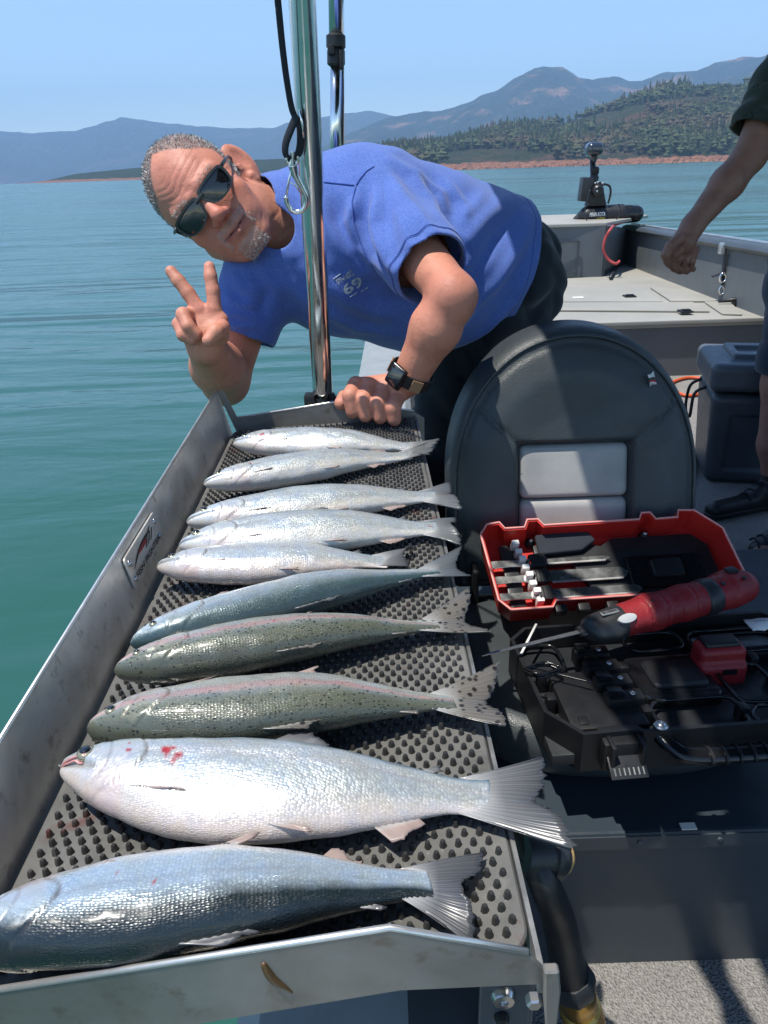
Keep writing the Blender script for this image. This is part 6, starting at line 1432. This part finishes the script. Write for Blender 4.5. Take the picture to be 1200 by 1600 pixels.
tv, tf = vol.mesh(1); tc = np.tile(SK, (len(tv), 1))
V = []; Fq = []; Cc = []; off = 0
for v_, f_, c_ in ((hv, hf, hc), (rv, rf, rc), (av, af, ac), (tv, tf, tc)): V.append(v_); Fq.append(f_+off); Cc.append(c_); off += len(v_)
body = mobj('body', np.concatenate(V), np.concatenate(Fq), M['skin'], man); set_attr(body, 'Col', np.concatenate(Cc))

# ---------------------------------------------------------------- hair, goatee, brows
def normals_of(v, f):
    n = np.cross(v[f[:, 2]]-v[f[:, 0]], v[f[:, 3]]-v[f[:, 1]]); o = np.zeros_like(v)
    for k in range(4): np.add.at(o, f[:, k], n)
    return o/np.maximum(np.linalg.norm(o, axis=1), 1e-9)[:, None]
hn = normals_of(hv, hf)
def strands(name, mask, count, ln, wd, comb, cols, seed, lift=.6):
    rng = np.random.RandomState(seed); cand = np.nonzero(mask)[0]
    if len(cand) == 0: return
    pick = rng.choice(cand, count); p = hv[pick]+rng.normal(0, .0009, (count, 3)); n = hn[pick]
    d = n*lift+np.array(comb(L[pick]))+rng.normal(0, .28, (count, 3)); d /= np.linalg.norm(d, axis=1)[:, None]
    t_ = np.cross(d, rng.normal(0, 1, (count, 3))); t_ /= np.linalg.norm(t_, axis=1)[:, None]
    l = ln*rng.uniform(.6, 1.25, (count, 1)); w = wd*rng.uniform(.7, 1.2, (count, 1))
    a = p-n*.0008-t_*w/2; b = p-n*.0008+t_*w/2; m1 = p+d*l*.6-t_*w*.4; m2 = p+d*l*.6+t_*w*.4; e = p+d*l-n*l*.12
    v = np.stack([a, b, m2, m1, e], 1).reshape(-1, 3); i = np.arange(count)[:, None]*5
    f = [tuple(q) for q in (i+np.array([0, 1, 2, 3]))]+[tuple(q) for q in (i+np.array([3, 2, 4]))]
    o = mobj(name, v, f, M['hair'], man, False); ci = cols(rng, L[pick]); set_attr(o, 'Col', np.repeat(ci, 5, axis=0)); return o
def hcol(rng, l):
    top = np.clip((l[:, 2]-.045)/.06, 0, 1)*.55+np.clip((-l[:, 1]-.0)/.05, 0, 1)*.35; r = rng.rand(len(l)); gr = np.where(r > .25+.45*top, rng.uniform(.30, .62, len(l)), rng.uniform(.03, .09, len(l))); return np.stack([gr, gr*.97, gr*.93], 1)
def gcol(rng, l): gr = rng.uniform(.35, .72, len(l)); return np.stack([gr, gr*.95, gr*.89], 1)
back = lambda l: np.outer(np.ones(len(l)), -Yh*.45+Zh*.15)
down = lambda l: np.outer(np.ones(len(l)), -Zh*.55+Yh*.1)
strands('hair', hairm > .5, 20000, .0056, .0008, back, hcol, 1, .18)
strands('beard', goat, 1200, .0050, .0005, down, gcol, 2, .45)
brow = (np.abs(np.abs(lx)-.033) < .020) & (np.abs(lz-.024-.05*(.03-np.abs(np.abs(lx)-.033))) < .0045) & (ly > .05)
for sb in (-1, 1): strands('eyebrow', brow & (lx*sb > 0), 150, .0042, .0006, lambda l: np.sign(l[:, :1])*Xh[None]*.8+Zh*.2, gcol, 3, .35)

# ---------------------------------------------------------------- sunglasses
t = NT('dark_lens'); t.p(color=(0.010, 0.011, 0.013), rough=.05, spec=.6, coat=.3, coatr=.03); M['lens'] = t.m
M['frame'] = simple('grey_horn_frame', (0.030, 0.036, 0.038), .32)
gl = None
def gpt(x, z, off=0.0):
    y = .0995+off-2.1*x*x-.02*abs(x); q = HP(x, y-.06*z, z-.001); return Vector(q)
lens_out = [(-.0270, .0150), (-.0120, .0190), (.0100, .0185), (.0250, .0155), (.0275, .0050), (.0235, -.0130), (.0120, -.0205), (-.0060, -.0210), (-.0190, -.0150), (-.0255, -.0010)]
def ringpts(s, scale): 
    P2 = [(s*(.0335+x*scale), z*scale*.90) for x, z in lens_out]; P3 = P2+P2[:1]
    c = catmull([Vector((a, b, 0)) for a, b in P2[-1:]+P3+P2[1:2]], 4); c = c[4:-4]; return [(q.x, q.y) for q in c[:-1]]
glasses_bm = bmesh.new()
for s in (-1, 1):
    o_ = ringpts(s, 1.13); i_ = ringpts(s, .97); n = len(o_)
    A0 = [glasses_bm.verts.new(gpt(x, z+.001, .002)) for x, z in o_]; B0 = [glasses_bm.verts.new(gpt(x, z, .002)) for x, z in i_]; A1 = [glasses_bm.verts.new(gpt(x, z+.001, -.002)) for x, z in o_]; B1 = [glasses_bm.verts.new(gpt(x, z, -.002)) for x, z in i_]
    for k in range(n):
        j = (k+1) % n
        for q in ((A0[k], A0[j], B0[j], B0[k]), (A1[k], B1[k], B1[j], A1[j]), (A0[k], A1[k], A1[j], A0[j]), (B0[k], B0[j], B1[j], B1[k])): glasses_bm.faces.new(q)
tube(glasses_bm, [gpt(x, .010-3*x*x, .001) for x in np.linspace(-.010, .010, 7)], .0034, 8)
bmesh.ops.recalc_face_normals(glasses_bm, faces=glasses_bm.faces[:])
gl = bobj('sunglasses', glasses_bm, M['frame'], man, True, 45)
for s in (-1, 1):
    i_ = ringpts(s, 1.0); bm = bmesh.new(); c = bm.verts.new(gpt(s*.0335, 0, .0022)); R0 = [bm.verts.new(gpt(s*.0335+(x-s*.0335)*.5, z*.5, .0016)) for x, z in i_]; R1 = [bm.verts.new(gpt(x, z, -.0004)) for x, z in i_]; n = len(i_)
    for k in range(n): j = (k+1) % n; bm.faces.new((c, R0[k], R0[j])); bm.faces.new((R0[k], R1[k], R1[j], R0[j]))
    bmesh.ops.recalc_face_normals(bm, faces=bm.faces[:]); bobj('lens', bm, M['lens'], gl, True)
    bm = bmesh.new(); h0 = gpt(s*.0655, .012, -.001); pts = [h0, Vector(HP(s*.0745, .068, .012)), Vector(HP(s*.0795, .030, .013)), Vector(HP(s*.0810, -.004, .013)), Vector(HP(s*.0790, -.030, -.004))]; tube(bm, catmull(pts, 5), [.0048-.0018*min(1, k/8) for k in range(21)], 8, flat=(.5, 1.0)); bobj('temple', bm, M['frame'], gl, True)

# ---------------------------------------------------------------- watch and ring
wd_ = nrmz(wL-eL); wc = wL-wd_*.006; wn = nrmz(cB*.86+cU*.50); wn = nrmz(wn-wd_*(wn@wd_)); wt = np.cross(wd_, wn)
WR = Matrix([Vector(wt), Vector(wd_), Vector(wn)]).transposed()
watch = None
bm = bmesh.new(); rr_ = []
for k in range(40):
    a = 2*math.pi*k/40; rr_.append(Vector(wc+wt*math.cos(a)*.0385+wn*math.sin(a)*.0375))
for q in range(40):
    pass
ringv = []
for k in range(40):
    a = 2*math.pi*k/40; d = wt*math.cos(a)+wn*math.sin(a); row = []
    for (o_, w_) in ((.0, -.011), (.0022, -.0105), (.0022, .0105), (.0, .011)): row.append(bm.verts.new(Vector(wc+d*(.0372+o_)+wd_*w_)))
    ringv.append(row)
for k in range(40):
    for i in range(4): bm.faces.new((ringv[k][i], ringv[k][(i+1) % 4], ringv[(k+1) % 40][(i+1) % 4], ringv[(k+1) % 40][i]))
bmesh.ops.recalc_face_normals(bm, faces=bm.faces[:]); watch = bobj('wristwatch', bm, M['black'], man, True, 40)
bm = bmesh.new(); bx(bm, Vector(wc+wn*.0410), (.034, .039, .0095), WR, .0045, 4); bobj('watch_case', bm, M['black_gloss'], watch, True, 60)
bm = bmesh.new(); bx(bm, Vector(wc+wn*.0458), (.027, .032, .0012), WR, .0005, 2); t = NT('watch_glass'); t.p(color=(.012, .012, .014), rough=.08, coat=1.0, coatr=.03); bobj('watch_glass', bm, t.m, watch, True, 40)
for s in (-1, 1):
    bm = bmesh.new(); dd = nrmz(wn*.55+wt*s*.83); R2 = Matrix([Vector(np.cross(wd_, dd)), Vector(wd_), Vector(dd)]).transposed(); bx(bm, Vector(wc+dd*.0405), (.020, .021, .0022), R2, .0008); bobj('band_insert', bm, simple('tan_leather', (.30, .17, .09), .6), watch)
ra_, rb_ = A(*KN[2], dk_-.008), A(*PI_[2], dk_-.036); rd_ = nrmz(rb_-ra_); rcn = ra_*.40+rb_*.60
x_, y_ = frame_of(Vector(rd_)); bm = bmesh.new(); rows = []
for k in range(28):
    a = 2*math.pi*k/28; d = x_*math.cos(a)+y_*math.sin(a); rows.append([bm.verts.new(Vector(rcn)+d*(.0122+o)+Vector(rd_)*w) for o, w in ((0, -.0036), (.0012, -.0030), (.0012, .0030), (0, .0036))])
for k in range(28):
    for i in range(4): bm.faces.new((rows[k][i], rows[k][(i+1) % 4], rows[(k+1) % 28][(i+1) % 4], rows[(k+1) % 28][i]))
bmesh.ops.recalc_face_normals(bm, faces=bm.faces[:]); bobj('finger_ring', bm, simple('dark_ring', (.10, .12, .13), .3, .8), man, True, 40)

# ---------------------------------------------------------------- blue t-shirt
def cloth_mat(name, c, c2, weave=900, heather=.5):
    t = NT(name); co = t.coord(); n = t.noise(weave, 2, .5, co); n2 = t.noise(330, 4, .7, co); n3 = t.noise(9, 4, .6, co)
    col = t.mix(t.math('MULTIPLY', t.ramp(n2, [(.38, 0.0), (.68, 1.0)]), heather), c, c2)
    col = t.mix(.5, col, t.ramp(n3, [(.3, (.86, .86, .88)), (.7, (1.05, 1.05, 1.05))]), 'MULTIPLY')
    t.p(color=col, rough=.9, spec=.15, sheen=.25, normal=t.bump(t.math('ADD', t.math('MULTIPLY', n, .5), n2), .35, .0012)); return t.m
M['shirt'] = cloth_mat('heather_blue_cotton', (.066, .132, .43), (.19, .27, .60))
vol = Vol((-.30, 1.13, .72), (.46, 1.90, 1.30), 0.0040)
chR, chL = A(450, 395, 1.43), A(572, 342, 1.44)
vol.cone(A(470, 334, 1.46), A(560, 318, 1.52), .080, .086, .03); vol.cone(A(438, 338, 1.395), A(500, 345, 1.43), .078, .105, .03)
vol.cone(chR, chL, .098, .118, .05)
vol.cone(chL, ch, .118, .150, .05)
vol.cone(ch, be, .146, .170, .06)
vol.cone(be, A(738, 414, 1.58), .168, .148, .06); vol.cone(A(738, 414, 1.58), A(808, 416, 1.62), .148, .136, .05)
vol.cone(A(590, 328, 1.52), A(735, 402, 1.62), .070, .085, .05)
vol.cone(sR+np.array([.02, 0, 0]), sR*.42+eR*.58, .082, .068, .035)                       # sleeves
vol.cone(sR*.42+eR*.58, sR*.2+eR*.8, .068, .066, .02)
vol.cone(A(585, 320, 1.41), sL*.42+eL*.58, .092, .070, .035)
vol.cone(sL*.42+eL*.58, sL*.06+eL*.94, .070, .062, .02)
# solid first; the openings are cut with flat or round cutters and their caps removed, leaving a sheet
tx = nrmz(be-ch); tyv = nrmz(cU-tx*(cU@tx)); tzv = np.cross(tx, tyv)
def wav(p, f, q, m=1.0): return (0.5+0.5*np.sin(p*f+1.4*np.sin(q*f*.31+1.7)+.8*np.sin(q*f*.73)))
nd_ = nrmz(Hc-neck_b)
CUTS = [(neck_b+nd_*.012-cU*.010, neck_b+nd_*.17, .063, .076), (neck_b-cU*.045+cB*.06+nd_*.012, neck_b+nd_*.12+cB*.02, .034, .05)]
for a_, b_, r0_, r1_ in CUTS: vol.cone(a_, b_, r0_, r1_, .004, 'cut')
PLN = []
def open_sleeve(s_, e_, t_, w):
    d = nrmz(e_-s_); x, y = frame_of(Vector(d)); p = s_*(1-t_)+e_*t_; vol.box(p+d*.07, (w, w, .07), np.stack([np.array(x), np.array(y), d], 1), .0005, 0, 'cut'); PLN.append((p, d, w*1.3))
open_sleeve(sR, eR, .63, .12); open_sleeve(sL, eL, .76, .105)
hp_ = A(786, 412, 1.60); hd_ = nrmz(nrmz(A(815, 412, 1.62)-be)*.9-cU*.25); vol.plane(hp_, hd_); PLN.append((hp_, hd_, 9.0))
sv_, sf_ = vol.mesh(0)
cap = np.zeros(len(sv_), bool)
for p, d, w in PLN: cap |= (np.abs((sv_-p)@d) < .0022) & (np.linalg.norm(sv_-p, axis=1) < w)
for a_, b_, r0_, r1_ in CUTS:
    d = b_-a_; t_ = np.clip(((sv_-a_)@d)/(d@d), 0, 1); q = np.linalg.norm(sv_-a_-t_[:, None]*d, axis=1)-(r0_+(r1_-r0_)*t_); cap |= np.abs(q) < .0026
keep = ~(cap[sf_].all(1)); sv_ = relax(sv_, sf_, 3, .4); sf_ = sf_[keep]
used = np.unique(sf_); remap = np.full(len(sv_), -1); remap[used] = np.arange(len(used)); sv_ = sv_[used]; sf_ = remap[sf_]
from mathutils.bvhtree import BVHTree
def norm4(v, f):
    n = np.cross(v[f[:, 2]]-v[f[:, 0]], v[f[:, 3]]-v[f[:, 1]]); o = np.zeros_like(v)
    for k in range(4): np.add.at(o, f[:, k], n)
    return o/np.maximum(np.linalg.norm(o, axis=1), 1e-9)[:, None]
bvh = BVHTree.FromPolygons([Vector(p) for p in sv_], [tuple(q) for q in sf_])
def onshirt(px, py, off=.001):
    d = ray(px, py).normalized(); h = bvh.ray_cast(_C+d*.5, d); return (h[0]-d*off) if h[0] is not None else None
sn_ = norm4(sv_, sf_); disp = np.zeros(len(sv_))
# creases of the cloth, each a line with its own width and height
FOLDS = [(((602, 256), (622, 292), (660, 348), (692, 380)), .012, .0070), (((588, 268), (590, 310), (584, 352), (602, 412), (640, 440)), .011, .0075), (((560, 300), (546, 345), (556, 385), (590, 428)), .010, .0080),
 (((574, 290), (566, 340), (580, 392), (612, 436)), .009, -.0055), (((612, 280), (622, 330), (640, 380), (668, 408)), .010, .0055), (((600, 240), (648, 272), (676, 312), (694, 345)), .013, .0075), (((640, 258), (690, 300), (706, 340)), .010, .0065), (((690, 275), (722, 310), (728, 350)), .010, .0055),
 (((800, 302), (756, 340), (716, 388), (700, 430)), .014, .0085), (((832, 340), (806, 396), (770, 446), (722, 498)), .014, .0090), (((820, 320), (776, 372), (740, 430), (712, 470)), .011, -.0060), (((836, 400), (806, 470), (760, 516), (716, 540)), .012, .0070), (((760, 300), (728, 336), (708, 372)), .010, .0060), (((748, 470), (708, 520), (668, 544)), .011, .0060),
 (((500, 296), (512, 350), (540, 396), (590, 440)), .014, .0080), (((516, 300), (532, 350), (560, 400), (604, 446)), .010, -.0060), (((470, 400), (510, 450), (570, 486), (640, 500)), .016, .0075), (((440, 430), (490, 480), (560, 515), (620, 525)), .013, .0060), (((480, 300), (486, 350), (500, 400)), .012, .0050),
 (((352, 466), (376, 476), (408, 482)), .007, .0050), (((352, 488), (380, 494), (412, 498)), .006, .0050), (((356, 508), (384, 510), (412, 508)), .006, .0045), (((364, 428), (380, 450), (400, 474)), .009, .0060), (((380, 420), (396, 446), (420, 470)), .009, .0060), (((400, 412), (420, 440), (448, 462)), .010, .0055), (((420, 440), (412, 470), (404, 500)), .010, -.0050)]
for path, w, amp in FOLDS:
    P3 = []
    for i in range(len(path)-1):
        for k in range(6):
            h = onshirt(*(np.array(path[i])*(1-k/6)+np.array(path[i+1])*k/6), 0)
            if h is not None: P3.append(np.array(h))
    if len(P3) < 4: continue
    P3 = np.array(P3); lo_, hi_ = P3.min(0)-.05, P3.max(0)+.05; m_ = np.nonzero(((sv_ > lo_) & (sv_ < hi_)).all(1))[0]; Q = sv_[m_]; best = np.full(len(m_), 9.0); tb = np.zeros(len(m_))
    for i in range(len(P3)-1):
        d = P3[i+1]-P3[i]; l2 = d@d
        if l2 < 1e-9 or l2 > .0036: continue
        t_ = np.clip(((Q-P3[i])@d)/l2, 0, 1); dd = np.linalg.norm(Q-P3[i]-t_[:, None]*d, axis=1); u_ = dd < best; best = np.where(u_, dd, best); tb = np.where(u_, (i+t_)/(len(P3)-1), tb)
    env = np.clip(np.sin(np.pi*np.clip(tb, .02, .98)), 0, 1)**.6
    w = w*1.45; disp[m_] += amp*1.45*env*(1.5*np.exp(-(best/w)**2)-.75*np.exp(-(best/(2.1*w))**2))
a = (sv_-ch)@tx; b = (sv_-ch)@tyv; c = (sv_-ch)@tzv
disp += .0035*(wav(a*.6+b*.8, 34, b-a)**2-.4)*np.clip((a+.05)/.1, 0, 1)+.0016*(wav(a*.9-b*.5+c*.3, 88, b+c)-.5)
sv_ = sv_+sn_*disp[:, None]
ee = np.concatenate([np.sort(sf_[:, [k, (k+1) % 4]], axis=1) for k in range(4)]); ue, cn = np.unique(ee, axis=0, return_counts=True); be_ = ue[cn == 1]      # even out the cut edges
for _ in range(10):
    s_ = np.zeros_like(sv_); k_ = np.zeros(len(sv_))
    for i, j in ((0, 1), (1, 0)): np.add.at(s_, be_[:, i], sv_[be_[:, j]]); np.add.at(k_, be_[:, i], 1)
    q_ = k_ > 0; sv_[q_] = .5*sv_[q_]+.5*s_[q_]/k_[q_][:, None]
shirt = mobj('t_shirt', sv_, sf_, M['shirt'], man); so_ = shirt.modifiers.new('cloth', 'SOLIDIFY'); so_.thickness = .0032; so_.offset = -1
bvh = BVHTree.FromPolygons([Vector(p) for p in sv_], [tuple(q) for q in sf_])
M['seam'] = cloth_mat('seam_cotton', (.030, .075, .32), (.09, .16, .46))
for path in (((500, 284), (520, 286), (540, 288), (556, 290)), ((556, 290), (562, 280), (572, 268), (588, 258)), ((556, 290), (550, 315), (552, 345), (562, 375), (575, 405), (590, 430))):
    P3 = [onshirt(*p, .0012) for p in path]; P3 = [p for p in P3 if p is not None]
    if len(P3) > 2: bm = bmesh.new(); cpt = [onshirt(*((np.array(path[i])*(1-k/5)+np.array(path[i+1])*k/5)), .0006) for i in range(len(path)-1) for k in range(5)]; cpt = [p for p in cpt if p is not None]; tube(bm, cpt, .0016, 6); bobj('seam', bm, M['seam'], shirt, True)
# stitched hems of the sleeves and the waist
for p_, d_, inset in ((PLN[0][0], PLN[0][1], .018), (PLN[1][0], PLN[1][1], .020), (PLN[1][0], PLN[1][1], .017), (PLN[2][0], PLN[2][1], .022)):
    c0 = Vector(p_-d_*inset); x, y = frame_of(Vector(d_)); loop = []
    for k in range(91):
        a_ = 2*math.pi*k/90; dr = x*math.cos(a_)+y*math.sin(a_); h = bvh.ray_cast(c0+dr*.25, -dr, .25)
        if h[0] is not None: loop.append(h[0]+dr*.0003)
    if len(loop) > 60:
        bm = bmesh.new(); tube(bm, loop, .0008, 5, caps=False); bobj('hem_stitch', bm, M['seam'], shirt, True)
# chest print
t = NT('faded_print'); t.p(color=t.ramp(t.noise(220, 3, .6, t.coord()), [(.35, (.16, .22, .34)), (.6, (.46, .52, .56))]), rough=.9); M['print'] = t.m
def print_text(body_, o_px, ex, ey, size, width, bold=0.0, name='chest_print'):
    cu = bpy.data.curves.new('txt', 'FONT'); cu.body = body_; cu.size = 1; cu.offset = bold; cu.resolution_u = 4
    to = bpy.data.objects.new('txt', cu); COL.objects.link(to); bpy.context.view_layer.update(); me = bpy.data.meshes.new_from_object(to.evaluated_get(bpy.context.evaluated_depsgraph_get())); bpy.data.objects.remove(to)
    v = np.array([q.co[:] for q in me.vertices]); v -= v.min(0); sx, sy = width/v[:, 0].max(), size/v[:, 1].max()
    for q, p in zip(me.vertices, v):
        px = o_px[0]+ex[0]*p[0]*sx+ey[0]*p[1]*sy; py = o_px[1]+ex[1]*p[0]*sx+ey[1]*p[1]*sy; h = onshirt(px, py, .0016)
        if h is not None: q.co = h
    me.materials.append(M['print']); link(bpy.data.objects.new(name, me), shirt)
ex_, ey_ = (.86, -.50), (-.50, -.86)
print_text('SPINNERS', (528, 445), ex_, ey_, 8.5, 30, .015); print_text('69', (541, 462), ex_, ey_, 17, 33, .03)
for (a0, a1) in (((521, 436), (532, 428)), ((536, 437), (547, 421)), ((547, 464), (558, 457)), ((564, 456), (575, 449))):
    P3 = [onshirt(a0[0]+(a1[0]-a0[0])*k/4, a0[1]+(a1[1]-a0[1])*k/4, .0012) for k in range(5)]; P3 = [p for p in P3 if p is not None]
    if len(P3) > 2: bm = bmesh.new(); tube(bm, P3, .0010, 5); bobj('chest_print', bm, M['print'], shirt)

# ---------------------------------------------------------------- dark trousers, shoes
M['trouser'] = cloth_mat('dark_trouser_cloth', (.012, .016, .022), (.026, .032, .040), 700, .4)
vol = Vol((-.02, 1.40, .02), (.62, 2.0, 1.10), 0.0060)
vol.cone(A(765, 425, 1.61), A(785, 435, 1.66), .142, .132, .05); vol.cone(A(785, 435, 1.66), hipc+np.array([.0, .04, -.03]), .132, .12, .05)
for a_, b_, c_ in LG: vol.cone(a_, b_, .105, .082, .04); vol.cone(b_, c_, .082, .066, .03)
sl, X, Y, Z = vol.grid(); I = np.nonzero(np.abs(vol.F) < .03); xx, yy, zz = X[I[0], 0, 0], Y[0, I[1], 0], Z[0, 0, I[2]]
vol.F[I] += (.008*wav(zz*.8+xx*.7, 55, yy+xx)**3+.006*wav(zz+.3*yy, 90, xx)**3).astype(np.float32)
v_, f_ = vol.mesh(2); mobj('trousers', v_, f_, M['trouser'], man)
for a_, b_, c_ in LG:
    vol = Vol(c_+np.array([-.2, -.25, -.08]), c_+np.array([.1, .12, .08]), .006); vol.cone(c_+np.array([0, .03, -.03]), c_+np.array([-.07, -.14, -.04]), .045, .038, .03); vol.plane((0, 0, .004), (0, 0, -1)); v_, f_ = vol.mesh(1); mobj('shoe', v_, f_, M['black'], man)

# ================================================================== the second person, standing at the right edge
man2 = thing('person', 'person in dark green shirt and dark shorts standing at the right edge, hand hanging', 'person', (1.38, 2.42, 0))
B = lambda px, py, y=2.40: np.array(ony(px, py, y))
sh2, el2, wr2 = B(1222, 120, 2.42), B(1172, 243, 2.38), B(1083, 352, 2.30)
LGX = [(B(1222, 600, 2.46), np.array(onz(1205, 768, .06))), (B(1262, 600, 2.30), np.array(onz(1235, 845, .06)))]
vol = Vol(np.array([.80, 2.0, -.01]), np.array([1.75, 2.75, 1.62]), .0042)
vol.cone(sh2, el2, .055, .046, .01); vol.cone(el2, el2*.6+wr2*.4, .045, .047, .02); vol.cone(el2*.6+wr2*.4, wr2, .046, .031, .02)
vol.cone(wr2, B(1068, 378, 2.28), .030, .036, .02, squash=(np.array([.6, .8, 0]), .75))
for k, (p0_, p1_, p2_, p3_) in enumerate((((1076, 382), (1052, 398), (1046, 412), (1054, 420)), ((1078, 388), (1060, 404), (1054, 418), (1062, 424)), ((1082, 390), (1070, 408), (1066, 421), (1073, 424)), ((1086, 390), (1080, 408), (1079, 418), (1083, 420)))):
    dd = 2.26+.016*k; hand_finger(vol, [B(*p0_, dd+.02), B(*p1_, dd), B(*p2_, dd+.012), B(*p3_, dd+.034)], [.0145, .0125, .0112, .010], .005)
hand_finger(vol, [B(1062, 372, 2.25), B(1047, 384, 2.23), B(1040, 398, 2.23), B(1042, 410, 2.235)], [.0170, .0130, .0118, .010], .008)
for (kn_, ft) in LGX: vol.cone(kn_+np.array([0, 0, .25]), kn_, .080, .062, .02); vol.cone(kn_, kn_*.45+ft*.55, .062, .058, .03); vol.cone(kn_*.45+ft*.55, ft+np.array([0, 0, .05]), .056, .040, .03); vol.cone(ft, ft+np.array([-.10, -.03, -.03]), .036, .03, .02)
tor = B(1300, 250, 2.45); vol.cone(tor, B(1290, 420, 2.42), .13, .12, .05); vol.cone(sh2, tor, .06, .12, .05)
hd2 = B(1320, -60, 2.45); vol.cone(B(1310, 70, 2.45), hd2, .06, .06, .03); vol.ell(hd2+np.array([0, 0, .10]), (.075, .095, .12), None, .02); vol.ell(hd2+np.array([-.03, -.095, .08]), (.013, .02, .02), None, .01)
v_, f_ = vol.mesh(1); c_ = np.tile(np.array([.30, .150, .105]), (len(v_), 1)); body2 = mobj('body', v_, f_, M['skin'], man2); set_attr(body2, 'Col', c_)
vol = Vol(np.array([1.0, 2.10, .70]), np.array([1.72, 2.78, 1.62]), .005)
vol.cone(sh2+np.array([.03, 0, .0]), sh2*.38+el2*.62, .098, .086, .03); vol.cone(sh2*.38+el2*.62, sh2*.1+el2*.9, .086, .088, .02); vol.cone(sh2+np.array([.05, 0, -.02]), tor+np.array([0, 0, .10]), .10, .155, .06); vol.cone(tor+np.array([0, 0, .10]), B(1292, 425, 2.42), .160, .168, .06)
sl, X, Y, Z = vol.grid(); I = np.nonzero(np.abs(vol.F) < .03); xx, yy, zz = X[I[0], 0, 0], Y[0, I[1], 0], Z[0, 0, I[2]]
vol.F[I] += (.009*wav(zz*.6+xx*.8, 50, yy)**3+.006*wav(zz-.6*xx, 85, xx+yy)**3).astype(np.float32); F0 = vol.F.copy(); vol.F = np.maximum(F0, -(F0+.010))
d = nrmz(el2-sh2); x, y = frame_of(Vector(d)); p = sh2*.30+el2*.70; vol.box(p+d*.07, (.14, .14, .07), np.stack([np.array(x), np.array(y), d], 1), .001, 0, 'cut'); vol.plane(B(1200, 416, 2.30), (0, 0, -1))
vol.cone(B(1312, 75, 2.45), hd2, .075, .085, .004, 'cut')
v_, f_ = vol.mesh(2); mobj('t_shirt', v_, f_, cloth_mat('dark_green_cotton', (.030, .040, .030), (.060, .072, .055)), man2)
vol = Vol(np.array([1.0, 2.05, .30]), np.array([1.72, 2.85, .95]), .006)
hip2 = B(1285, 410, 2.42); vol.cone(hip2, hip2+np.array([0, 0, -.08]), .158, .158, .04)
for kn_, ft in LGX: vol.cone(hip2*.6+(kn_+np.array([0, 0, .3]))*.4, kn_+np.array([0, 0, .03]), .105, .100, .03)
sl, X, Y, Z = vol.grid(); I = np.nonzero(np.abs(vol.F) < .03); xx, yy, zz = X[I[0], 0, 0], Y[0, I[1], 0], Z[0, 0, I[2]]; vol.F[I] += (.008*wav(zz+xx*.7, 60, yy)**3).astype(np.float32)
vol.plane(B(1150, 592, 2.40), (0, 0, -1)); v_, f_ = vol.mesh(2); mobj('shorts', v_, f_, cloth_mat('dark_denim', (.016, .026, .042), (.040, .055, .080), 700), man2)
for (kn_, ft), (tp_, hl) in zip(LGX, (((1106, 800), (1205, 770)), ((1172, 862), (1240, 842)))):
    t0 = np.array(onz(*tp_, .03)); h0 = ft.copy(); h0[2] = .03; dd = nrmz(t0-h0); vol = Vol(np.minimum(t0, h0)-.09, np.maximum(t0, h0)+np.array([.09, .09, .14]), .0045)
    vol.cone(h0-dd*.03, t0+dd*(-.03), .040, .034, .02); vol.cone(h0+np.array([0, 0, .02]), h0+dd*.06+np.array([0, 0, .035]), .044, .036, .03); vol.cone(h0+np.array([0, 0, .05]), h0+np.array([0, 0, .085]), .046, .045, .02); vol.plane((0, 0, .006), (0, 0, -1)); v_, f_ = vol.mesh(1); sh_ = mobj('shoe', v_, f_, M['black'], man2)
    vol = Vol(np.minimum(t0, h0)-.09, np.maximum(t0, h0)+np.array([.09, .09, .06]), .0045); vol.cone(h0-dd*.035, t0-dd*.028, .043, .037, .02); vol.plane((0, 0, .026), (0, 0, 1)); vol.plane((0, 0, .003), (0, 0, -1)); v_, f_ = vol.mesh(1); mobj('sole', v_, f_, M['charcoal'], sh_)
    for k in range(4):
        bm = bmesh.new(); q = h0+dd*(.05+.022*k)+np.array([0, 0, .072-.010*k]); s_ = np.cross(dd, [0, 0, 1]); tube(bm, catmull([Vector(q+s_*.028-np.array([0, 0, .014])), Vector(q+np.array([0, 0, .004])), Vector(q-s_*.028-np.array([0, 0, .014]))], 4), .0035, 6); bobj('lace', bm, M['web'], sh_, True)
